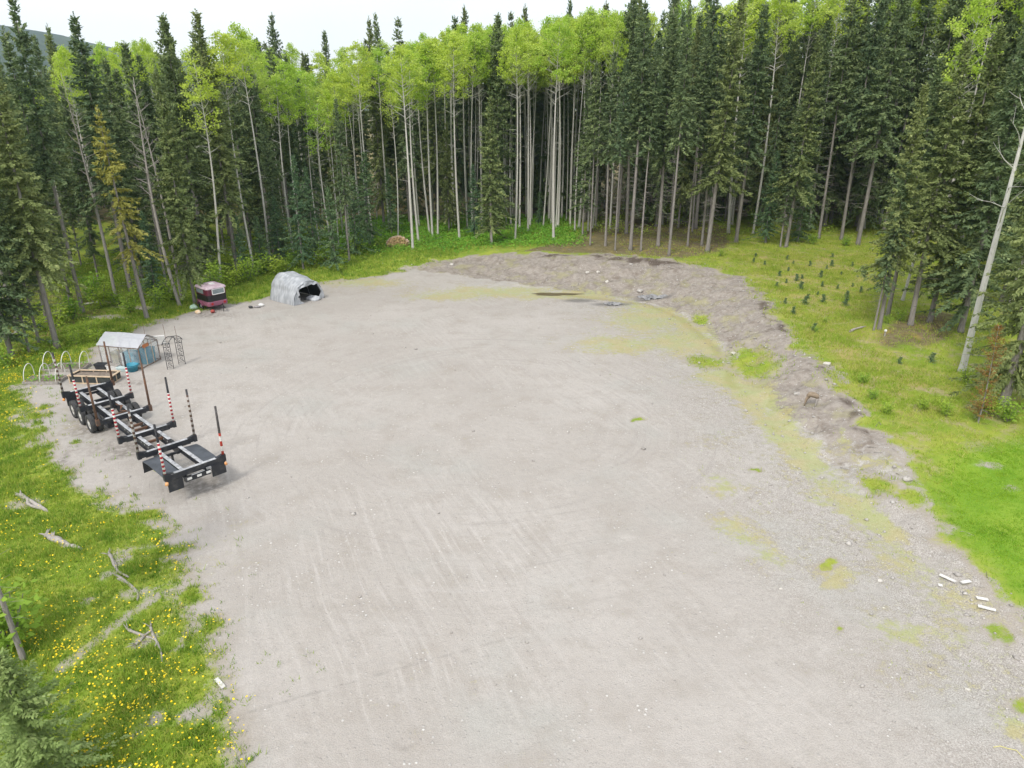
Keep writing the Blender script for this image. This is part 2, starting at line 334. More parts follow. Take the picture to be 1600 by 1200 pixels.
# wheel tracks: streaks along the drive, and rings where vehicles turn round
wp = n.math('MULTIPLY', n.math('SUBTRACT', n.noise(p, .06, 2), .5), 3.0)
sx = n.n('ShaderNodeSeparateXYZ'); n.set(sx.inputs[0], p); px_, py_ = sx.outputs[0], sx.outputs[1]
u1 = n.math('ADD', n.math('ADD', n.math('MULTIPLY', px_, .909), n.math('MULTIPLY', py_, .416)), wp)
v1 = n.math('SUBTRACT', n.math('MULTIPLY', px_, .416), n.math('MULTIPLY', py_, .909))
cv = n.n('ShaderNodeCombineXYZ'); n.set(cv.inputs[0], n.math('MULTIPLY', u1, 4.2)); n.set(cv.inputs[1], n.math('MULTIPLY', v1, .22))
st1 = n.noise(cv.outputs[0], 1.0, 3, .6)
m1 = n.step(n.noise(n.mapv(p, (31, 7, 0)), .09, 2), .46, .64, 0.0, .6)
mdx = n.math('ADD', px_, 3.5); mdy = n.math('SUBTRACT', py_, 23.0)
m1 = n.math('MAXIMUM', m1, n.math('MULTIPLY', n.step(n.math('SQRT', n.math('ADD', n.math('MULTIPLY', mdx, mdx), n.math('MULTIPLY', n.math('MULTIPLY', mdy, mdy), .6))), 9.5, 3.0), n.step(med, .3, .6, .4, 1.0)))
dx = n.math('SUBTRACT', px_, -1.0); dy = n.math('SUBTRACT', py_, 37.0)
rr = n.math('ADD', n.math('SQRT', n.math('ADD', n.math('MULTIPLY', dx, dx), n.math('MULTIPLY', dy, dy))), wp)
an = n.math('ARCTAN2', dy, dx)
cv2 = n.n('ShaderNodeCombineXYZ'); n.set(cv2.inputs[0], n.math('MULTIPLY', rr, 2.6)); n.set(cv2.inputs[1], n.math('MULTIPLY', an, 1.1))
st2 = n.noise(cv2.outputs[0], 1.0, 5, .7)
m2 = n.math('MULTIPLY', n.math('MULTIPLY', n.step(rr, 5, 9), n.step(rr, 20, 14)), n.step(n.noise(n.mapv(p, (5, 51, 0)), .14, 2), .30, .52))
g = n.mix(n.math('MULTIPLY', n.step(st1, .53, .66), n.math('MULTIPLY', m1, .55)), g, (.33, .30, .27))
g = n.mix(n.math('MULTIPLY', n.step(st1, .46, .34), n.math('MULTIPLY', m1, .55)), g, (.55, .52, .49))
g = n.mix(n.math('MULTIPLY', n.step(st2, .54, .66), n.math('MULTIPLY', m2, .6)), g, (.33, .305, .28))
g = n.mix(n.math('MULTIPLY', n.step(st2, .45, .30), n.math('MULTIPLY', m2, .6)), g, (.50, .475, .45))
ld = n.math('ABSOLUTE', n.math('ADD', n.math('ADD', n.math('MULTIPLY', px_, -.375), n.math('MULTIPLY', py_, .927)), n.math('ADD', -17.65, n.math('MULTIPLY', wp, .12))))
g = n.mix(n.math('MULTIPLY', n.step(ld, .10, .02), n.math('MULTIPLY', n.math('MULTIPLY', n.step(sm, .35, .6), n.step(px_, 2.5, -3)), .5)), g, (.25, .235, .215))
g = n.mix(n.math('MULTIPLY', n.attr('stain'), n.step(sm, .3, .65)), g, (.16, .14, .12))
# single stones, pale and dark
vn = n.voro(p, 5.5).node; vs = vn.outputs['Distance']
sc = n.n('ShaderNodeSeparateColor'); n.set(sc.inputs[0], vn.outputs['Color'])
stone = n.math('MULTIPLY', n.step(vs, .28, .16), n.step(sc.outputs[0], .50, .58))
stone_soil = n.math('MULTIPLY', n.step(vs, .26, .14), n.step(sc.outputs[0], .78, .84))
gr = n.mix(n.step(grit, .30, .72, 0, .75), n.mix(.5, g, (.26, .24, .22)), n.mix(.25, g, (.62, .60, .57)))
gr = n.mix(.75, g, gr)
gr = n.mix(n.step(grit2, .62, .8, 0, .5), gr, (.22, .20, .19))
cz = n.math('MULTIPLY', n.attr('coarse'), n.step(med, .25, .6, .35, 1.0))
gr = n.mix(n.math('MULTIPLY', cz, n.step(sm, .35, .65, .1, .55)), gr, (.27, .25, .22))
gr = n.mix(n.math('MULTIPLY', cz, n.step(grit, .54, .66)), gr, (.60, .58, .55))
gr = n.mix(n.math('MULTIPLY', n.math('MULTIPLY', cz, n.step(grit, .46, .34)), .7), gr, (.17, .155, .14))
gr = n.mix(n.math('MULTIPLY', stone, n.step(med, .45, .62)), gr, n.mix(sc.outputs[1], (.30, .28, .26), (.66, .65, .62)))
# bank soil
soil_c = n.mix(n.step(sm, .3, .7), (.225, .195, .168), (.325, .295, .262))
soil_c = n.mix(n.step(grit, .4, .75, 0, .4), soil_c, (.41, .375, .34))
soil_c = n.mix(n.step(n.noise(n.mapv(p, (3, 8, 0)), .9, 4, .65), .52, .70, 0, .65), soil_c, (.15, .12, .095))
soil_c = n.mix(n.step(med, .50, .68, 0, .55), soil_c, (.29, .28, .13))
soil_c = n.mix(stone_soil, soil_c, n.mix(sc.outputs[1], (.36, .34, .32), (.60, .58, .55)))
fs = n.step(n.math('ADD', n.attr('soil'), n.math('MULTIPLY', n.math('SUBTRACT', sm, .5), .9)), .35, .65)
col = n.mix(fs, gr, soil_c)
col = n.mix(n.math('MULTIPLY', n.attr('rill'), .75), col, n.mix(sm, (.30, .24, .18), (.22, .18, .14)))
# moss and thin weeds on the gravel
fm = n.step(n.math('ADD', n.attr('moss'), n.math('ADD', n.math('MULTIPLY', n.math('SUBTRACT', med, .5), 1.6), n.math('ADD', n.math('MULTIPLY', n.math('SUBTRACT', sm, .5), 2.2), n.math('MULTIPLY', n.math('SUBTRACT', grit, .5), 2.0)))), .55, 1.25, 0, .6)
col = n.mix(fm, col, n.mix(n.step(med, .4, .62), (.33, .37, .10), (.40, .36, .13)))
# humus rim
col = n.mix(n.step(n.math('ADD', n.attr('rim'), n.math('MULTIPLY', n.math('SUBTRACT', grit, .5), .8)), .45, 1.0, 0, .85), col, (.075, .055, .042))
# vegetation ground
vegc = n.mix(n.step(med, .35, .65), (.19, .28, .03), (.29, .34, .05))
vegc = n.mix(n.step(sm, .5, .8, 0, .6), vegc, (.24, .22, .09))
vegc = n.mix(n.attr('meadow'), vegc, n.mix(n.step(med, .38, .62), (.20, .27, .03), n.mix(sm, (.36, .33, .10), (.30, .25, .10))))
dryf = n.math('MULTIPLY', n.step(n.noise(n.mapv(p, (61, 13, 0)), .75, 4, .65), .48, .66, 0, .8), n.step(px_, 8, 14))
vegc = n.mix(dryf, vegc, n.mix(n.step(grit, .35, .65), (.25, .20, .12), (.42, .38, .20)))
vegc = n.mix(n.attr('lawn'), vegc, n.mix(n.step(med, .3, .7), (.14, .27, .02), (.22, .33, .035)))
litc = n.mix(n.step(sm, .35, .65), (.13, .095, .06), (.21, .16, .10))
litc = n.mix(n.step(med, .55, .7, 0, .8), litc, (.33, .24, .05))
fl = n.step(n.math('ADD', n.attr('litter'), n.math('MULTIPLY', n.math('SUBTRACT', med, .5), .9)), .4, .7)
vegc = n.mix(n.math('MULTIPLY', fl, .85), vegc, litc)
fv = n.step(n.math('ADD', n.attr('veg'), n.math('ADD', n.math('MULTIPLY', n.math('SUBTRACT', sm, .5), .8), n.math('MULTIPLY', n.math('SUBTRACT', grit, .5), .7))), .34, .74)
fe = n.math('MULTIPLY', n.step(n.math('ADD', n.attr('veg'), n.math('MULTIPLY', n.math('SUBTRACT', med, .5), .5)), .04, .34), n.step(sm, .25, .6, .45, .85))
col = n.mix(fe, col, n.mix(grit, (.27, .235, .195), (.40, .365, .32)))
col = n.mix(fv, col, vegc)
col = n.mix(n.math('MULTIPLY', n.attr('wet'), .7), col, (.15, .145, .14))
rough = n.step(n.attr('wet'), .3, .8, .92, .35)
hgt = n.math('ADD', n.math('MULTIPLY', grit, .6), n.math('ADD', n.math('MULTIPLY', sm, 1.2), n.math('MULTIPLY', stone, .5)))
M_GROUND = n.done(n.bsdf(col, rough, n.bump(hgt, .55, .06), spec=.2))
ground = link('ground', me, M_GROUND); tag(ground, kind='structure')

# forested hill beyond the wood
def hill():
    V = []; Fh = []; na, nr = 90, 14
    for i in range(na+1):
        az = math.radians(-75+120*i/na)
        prof = np.interp(math.degrees(az), [-75, -55, -36, -33, -30, -24, -15, 0, 45], [230, 225, 172, 165, 150, 105, 60, 30, 20])
        prof += (fbm(np.array([i*.25]), np.array([3.3]), 4)[0]-.5)*16
        for j in range(nr+1):
            t = j/nr; r = 900+1300*t
            z = prof*(math.sin(t*math.pi/2)**1.3)+(fbm(np.array([i*.5]), np.array([j*.8]), 8)[0]-.5)*14*t*(1-t)*3
            V.append((r*math.sin(az), r*math.cos(az), z-3*(1-t)))
    for i in range(na):
        for j in range(nr):
            a = i*(nr+1)+j; Fh.append((a, a+nr+1, a+nr+2, a+1))
    return np_mesh('hill', V, Fh)
n = NT('hill_forest'); p = n.pos()
col = n.mix(n.step(n.noise(p, .012, 5, .65), .4, .65), (.035, .055, .03), (.075, .10, .045))
col = n.mix(n.step(n.noise(p, .12, 3), .45, .7, 0, .7), col, (.02, .035, .022))
o = link('hill', hill(), n.done(n.bsdf(col, .9))); tag(o, kind='structure')

# ================================================================= tree materials
def crown_mat(name, a, b, c, trans=.18, clump=.9):
    n = NT(name); r = n.rand(); t = n.attr('tone')
    col = n.mix(r, a, b); col = n.mix(n.step(t, .45, 1.0, 0, .85), col, c)
    col = n.mix(n.step(n.noise(n.obj(), clump, 3), .4, .68, 0, .5), col, tuple(k*.62 for k in a))
    return n.done(n.leafy(col, trans, .65))
M_SPRUCE = crown_mat('spruce_needles', (.135, .205, .105), (.21, .275, .115), (.38, .45, .20), .30)
M_YOUNG = crown_mat('young_spruce_needles', (.12, .215, .115), (.17, .265, .115), (.31, .41, .18), .28)
M_OLIVE = crown_mat('olive_spruce_needles', (.195, .255, .095), (.27, .315, .115), (.43, .48, .20), .30)
M_RUSTY = crown_mat('rusty_needles', (.38, .38, .09), (.42, .40, .10), (.58, .57, .18), .28)
M_RUSTB = crown_mat('brown_needles', (.27, .15, .05), (.30, .18, .05), (.26, .25, .07))
M_PALE = crown_mat('pale_fir_needles', (.24, .34, .11), (.28, .37, .12), (.42, .50, .21), .3)
M_ASPEN = crown_mat('aspen_leaves', (.36, .58, .07), (.56, .67, .09), (.66, .78, .20), .48, .7)
M_SHRUB = crown_mat('shrub_leaves', (.24, .43, .06), (.42, .55, .07), (.54, .64, .12), .4)
def bark_mat(name, c1, c2, dark, scars):
    n = NT(name); v = n.obj(); z = n.mapv(v, scale=(6, 6, 1.1))
    col = n.mix(n.step(n.noise(z, 1.6, 5, .65), .35, .65), c1, c2)
    col = n.mix(n.step(n.noise(n.mapv(v, scale=(2.2, 2.2, 5)), 1.0, 3, .7), scars, scars+.06), col, dark)
    col = n.mix(n.step(n.rand(), 0, 1, 0, .35), col, tuple(k*.55 for k in c1))
    return n.done(n.bsdf(col, .85, n.bump(n.noise(z, 5, 4), .5, .03)))
M_BARK = bark_mat('spruce_bark', (.31, .29, .27), (.20, .18, .165), (.11, .095, .085), .66)
M_ABARK = bark_mat('aspen_bark', (.58, .56, .52), (.48, .47, .43), (.14, .13, .12), .76)
M_BIRCH = bark_mat('white_aspen_bark', (.64, .63, .60), (.53, .52, .49), (.20, .19, .18), .80)
M_DEAD = bark_mat('dead_wood', (.42, .39, .36), (.30, .275, .25), (.14, .12, .11), .64)

# ================================================================= tree shapes (built once, shared)
def norm(v): return v/(np.linalg.norm(v, axis=-1, keepdims=True)+1e-9)
def trunk_mesh(name, h, r0, seed, wob=.10, top=.02, limbs=(), n=7, taper=1.0):
    q = random.Random(seed); m = MB(); k = 12
    ph = [q.uniform(0, 6.28) for _ in range(4)]
    def c(t): return Vector((wob*(math.sin(t*3.1+ph[0])-math.sin(ph[0])), wob*(math.sin(t*2.6+ph[1])-math.sin(ph[1])), t*h))
    ts = [0, .012, .035, .08]+[.08+.92*(i+1)/k for i in range(k)]
    rad = [r0*1.55, r0*1.22, r0*1.05, r0]+[max(top, r0*(1-.95*((i+1)/k)**taper)) for i in range(k)]
    m.tube([c(t) for t in ts], rad, n)
    for (t, az, ln, up, r, nseg) in limbs:
        p0 = c(t); pts = [p0]; d = Vector((math.cos(az), math.sin(az), up)).normalized()
        for s in range(nseg):
            d = (d+Vector((q.gauss(0, .16), q.gauss(0, .16), q.gauss(.02, .12)))).normalized()
            pts.append(pts[-1]+d*ln/nseg)
        m.tube(pts, [max(.006, r*(1-.85*i/nseg)) for i in range(nseg+1)], 4, False)
        if nseg > 2:
            for e in range(q.randint(1, 3)):
                b = pts[q.randint(1, nseg-1)]; dd = (d+Vector((q.gauss(0, .7), q.gauss(0, .7), q.gauss(.1, .4)))).normalized()
                m.tube([b, b+dd*ln*.22, b+dd*ln*.38+Vector((0, 0, ln*.03))], [r*.4, r*.3, .006], 3, False)
    return m.mesh(name, True), c
def kites(Pb, D, L, Wd, roll):
    """leaf sprays as kites: base points, directions, lengths, widths, roll angles -> verts, quads"""
    D = norm(D); up = np.tile(np.array([0, 0, 1.0]), (len(Pb), 1)); S = norm(np.cross(D, up)+1e-4); U = np.cross(S, D)
    S = S*np.cos(roll)[:, None]+U*np.sin(roll)[:, None]
    a = Pb; b = Pb+D*(L*.45)[:, None]+S*(Wd*.5)[:, None]; c = Pb+D*L[:, None]; d = Pb+D*(L*.45)[:, None]-S*(Wd*.5)[:, None]
    V = np.stack([a, b, c, d], 1).reshape(-1, 3); Fq = np.arange(len(Pb)*4).reshape(-1, 4)
    return V, Fq
def spruce_crown(name, h, cb, R, seed, cfun, whorl=.40, nb=(5, 8), step=.20, tw=.50, wid=.16, power=.85, gap=.12, droop=.30, belly=.0):
    q = np.random.default_rng(seed); PB = []; DD = []; LL = []; WW = []; TT = []
    z = cb*h; zs = []
    while z < h*.985: zs.append(z); z += whorl*q.uniform(.6, 1.25)*(1-.45*(z/h-cb)/(1-cb))
    for z in zs:
        f = (h-z)/(h*(1-cb))
        prof = R*(f**power)*(1-belly*max(0, f-.75)/.25)
        c = np.array(cfun(z/h))
        for b in range(q.integers(nb[0], nb[1]+1)):
            if q.random() < gap: continue
            az = q.uniform(0, 2*math.pi); Lb = max(.18, prof*q.uniform(.45, 1.2)*(1+.22*math.sin(az+seed+z*.35)+.14*math.sin(2*az+z*.9))); el = .55*max(0.0, 1-f)**1.2-.10*f+q.normal(0, .09)
            k = max(2, int(Lb/step)+1); t = (np.arange(k)+.5)/k
            t = np.concatenate([t, [1.0]]); k += 1
            hor = np.array([math.cos(az), math.sin(az), 0]); sid = np.array([-math.sin(az), math.cos(az), 0])
            drop = -droop*Lb*(t**1.5)*(.4+f)+.16*Lb*np.clip(t-.7, 0, 1)**1.5*3
            pts = c+np.outer(t*Lb, hor); pts[:, 2] += t*Lb*math.tan(el)+drop
            shade = q.uniform(0, .55)
            for sg, cnt in ((-1, 1), (1, 1), (0, 2)):
                for e in range(cnt):
                    jit = q.normal(0, .28, (k, 3))
                    if sg: d = np.outer(np.ones(k), hor*.75+sid*sg*q.uniform(.6, 1.0)); d[:, 2] -= .28
                    else: d = np.outer(np.ones(k), hor*.55); d[:, 2] -= q.uniform(.35, 1.0)
                    l = tw*(1.0-.45*t)*q.uniform(.6, 1.25, k)*min(1.0, .35+Lb/1.2)
                    PB.append(pts+q.normal(0, .03, (k, 3))); DD.append(d+jit); LL.append(l); WW.append(np.full(k, wid)*q.uniform(.7, 1.4, k)); TT.append(np.clip(shade+q.uniform(0, .45, k), 0, 1))
            # the bough tip points outwards
            PB.append(pts[-2:-1]); dt = pts[-1:]-pts[-2:-1]; DD.append(dt+q.normal(0, .02, (1, 3))); LL.append(np.array([tw*.8])); WW.append(np.array([wid])); TT.append(np.array([shade+.3]))
    # leader
    kk = 10; tz = np.linspace(.955, 1.0, kk)
    for t in tz:
        c = np.array(cfun(t)); aa = q.uniform(0, 6.28, 3)
        PB.append(np.tile(c, (3, 1))); DD.append(np.stack([np.cos(aa), np.sin(aa), np.full(3, .9)], 1)); LL.append(np.full(3, .22)); WW.append(np.full(3, .07)); TT.append(q.uniform(0, .6, 3))
    PB = np.concatenate(PB); DD = np.concatenate(DD); LL = np.concatenate(LL); WW = np.concatenate(WW); TT = np.concatenate(TT)
    V, Fq = kites(PB, DD, LL, WW, q.normal(0, .5, len(PB)))
    return np_mesh(name, V, Fq, np.repeat(TT, 4))
def dead_limbs(q, cb, n, ln): return [(q.uniform(.12, cb+.06), q.uniform(0, 6.28), q.uniform(.35, 1)*ln, q.uniform(-.35, .15), q.uniform(.010, .02), 2) for _ in range(n)]
PROTO = {}
def spruce(key, h, cb, R, seed, r0, mat=None, dead=75, **kw):
    q = random.Random(seed*7+1)
    tm, c = trunk_mesh('trunk', h, r0, seed, .10, .015, dead_limbs(q, cb, dead, R*.75))
    cm = spruce_crown('crown', h, cb, R, seed, c, **kw)
    tm.materials.append(M_BARK); cm.materials.append(mat or M_SPRUCE)
    PROTO[key] = (h, tm, cm, 'spruce_tree', 'spruce')
spruce('edge0', 22, .38, 2.25, 1, .17)
spruce('edge1', 23, .48, 2.0, 2, .17)
spruce('edge2', 22, .30, 2.4, 3, .19, M_OLIVE)
spruce('edge3', 21, .52, 1.7, 4, .12, gap=.15)
spruce('dense0', 21, .10, 2.75, 5, .18, power=.75)
spruce('dense2', 21, .16, 2.3, 16, .17, power=.6, gap=.22, droop=.42, whorl=.5)
spruce('edge4', 22, .42, 1.9, 17, .15, gap=.28, droop=.5, whorl=.5, power=.65)
spruce('dense1', 22, .15, 2.6, 6, .18, M_OLIVE, power=.8)
spruce('ragged0', 20, .20, 1.5, 7, .12, whorl=.46, gap=.2, power=.6)
spruce('ragged1', 20, .28, 1.3, 8, .11, whorl=.46, gap=.25, power=.5, droop=.5)
spruce('young0', 8, .06, 1.75, 9, .10, M_YOUNG, dead=4, whorl=.30, step=.15, tw=.34, wid=.10, droop=.18)
spruce('young1', 11, .12, 1.9, 10, .13, M_YOUNG, dead=10, whorl=.34, step=.17, tw=.36, wid=.11, droop=.22)
spruce('midspruce', 16, .12, 2.3, 11, .17, M_OLIVE, dead=14, whorl=.42, step=.19, gap=.2)
spruce('rusty0', 16, .36, 2.2, 12, .18, M_RUSTY, dead=50, whorl=.62, gap=.3, droop=.42)
spruce('rusty_young', 6, .10, .62, 13, .04, M_RUSTB, dead=4, whorl=.22, step=.10, tw=.24, wid=.035, gap=.3, droop=-.25, power=.4)
spruce('hi0', 14, .08, 2.9, 14, .20, M_OLIVE, dead=24, whorl=.30, step=.11, tw=.34, wid=.085, nb=(6, 9), droop=.34)
spruce('pale0', 6, .03, 1.9, 15, .10, M_PALE, dead=2, whorl=.20, step=.085, tw=.24, wid=.07, nb=(6, 9), droop=.2)

def aspen(key, h, cb, R, seed, r0, leaves=2600, sparse=0.0, lift=1.0, leafsize=.17, bark=None, wob=.28):
    q = random.Random(seed*13+5); g = np.random.default_rng(seed)
    limbs = []
    for i in range(26):
        t = cb-.10+(.97-cb+.10)*(i/26)+q.uniform(-.01, .01); f = (t-cb)/(1-cb)
        ln = R*(1.15-.75*max(0, f))*q.uniform(.7, 1.15) if f > 0 else R*q.uniform(.4, .9)
        limbs.append((t, i*2.4+q.uniform(-.5, .5), ln, q.uniform(.35, 1.0)*lift, r0*.22*(1.1-.6*max(0, f)), 4))
    for i in range(7): limbs.append((q.uniform(.35, cb), q.uniform(0, 6.28), q.uniform(.4, 1.3), q.uniform(-.1, .5), .02, 2))
    tm, c = trunk_mesh('trunk', h, r0, seed+100, wob, .02, limbs, 7, 1.25)
    tm.materials.append(bark or M_ABARK)
    cm = None
    if leaves:
        PB = []; TT = []
        # clumps of leaves held along and round the limbs
        nc = int(95*(1-sparse)); centres = []
        for i in range(nc):
            f = g.uniform(0, 1)**.85; az = g.uniform(0, 6.28); rr = R*(max(0.0, math.sin(math.pi*min(1, .16+.84*f)**.9))**.7)*math.sqrt(g.uniform(.05, 1))
            cc = np.array(c(cb+(1-cb)*f)); centres.append(cc+np.array([math.cos(az)*rr, math.sin(az)*rr, g.normal(0, .25)]))
        per = leaves//nc
        for cc in centres:
            s = g.uniform(.28, .62); tone = g.uniform(0, .75)
            d = norm(g.normal(0, 1, (per, 3)))*(g.uniform(0, 1, (per, 1))**.45)*s*np.array([1.1, 1.1, .75])
            PB.append(cc+d); TT.append(np.clip(tone+g.uniform(0, .4, per), 0, 1))
        PB = np.concatenate(PB); TT = np.concatenate(TT)
        D = g.normal(0, 1, PB.shape); D[:, 2] *= .6
        V, Fq = kites(PB, D, leafsize*g.uniform(.6, 1.3, len(PB)), leafsize*g.uniform(.6, 1.1, len(PB)), g.uniform(-1.5, 1.5, len(PB)))
        cm = np_mesh('crown', V, Fq, np.repeat(TT, 4)); cm.materials.append(M_ASPEN)
    PROTO[key] = (h, tm, cm, 'aspen_tree' if leaves else 'dead_tree', 'aspen' if leaves else 'dead tree')
aspen('aspen0', 22, .79, 2.3, 21, .13, 4200)
aspen('aspen1', 22, .81, 2.1, 22, .11, 3800)
aspen('aspen2', 22, .76, 2.5, 23, .15, 4600)
aspen('aspen3', 22, .72, 2.2, 24, .125, 4000)
aspen('thin_aspen0', 19, .70, 1.6, 25, .11, 1800, .35, wob=.5)
aspen('thin_aspen1', 20, .76, 1.3, 26, .10, 1400, .35, wob=.5)
aspen('snag0', 18, .62, 1.5, 27, .13, 0, bark=M_DEAD, wob=.6)
aspen('snag1', 19, .60, 1.7, 28, .15, 0, bark=M_DEAD, wob=.7)
def birch_shape():
    L = [(.50, 3.3, 3.1, .55, .05, 6), (.545, 2.9, 2.6, .25, .035, 5), (.60, 3.5, 2.4, .3, .035, 5), (.66, 2.6, 2.3, .6, .04, 5), (.47, 3.2, .7, .9, .04, 3),
         (.40, 3.3, .35, .5, .03, 2), (.36, 6.0, .6, .7, .02, 3), (.30, 3.1, .2, .4, .02, 2), (.25, .3, .25, .2, .02, 2), (.72, 3.2, 2.2, .8, .04, 5), (.80, .5, 2.0, .9, .04, 5), (.85, 3.0, 1.8, 1.0, .035, 5), (.92, 1.2, 1.4, 1.2, .03, 4)]
    tm, c = trunk_mesh('trunk', 18, .205, 300, .10, .03, L, 10, 1.4); tm.materials.append(M_BIRCH)
    PROTO['birch'] = (18, tm, None, 'dead_tree', 'dead tree')
birch_shape()

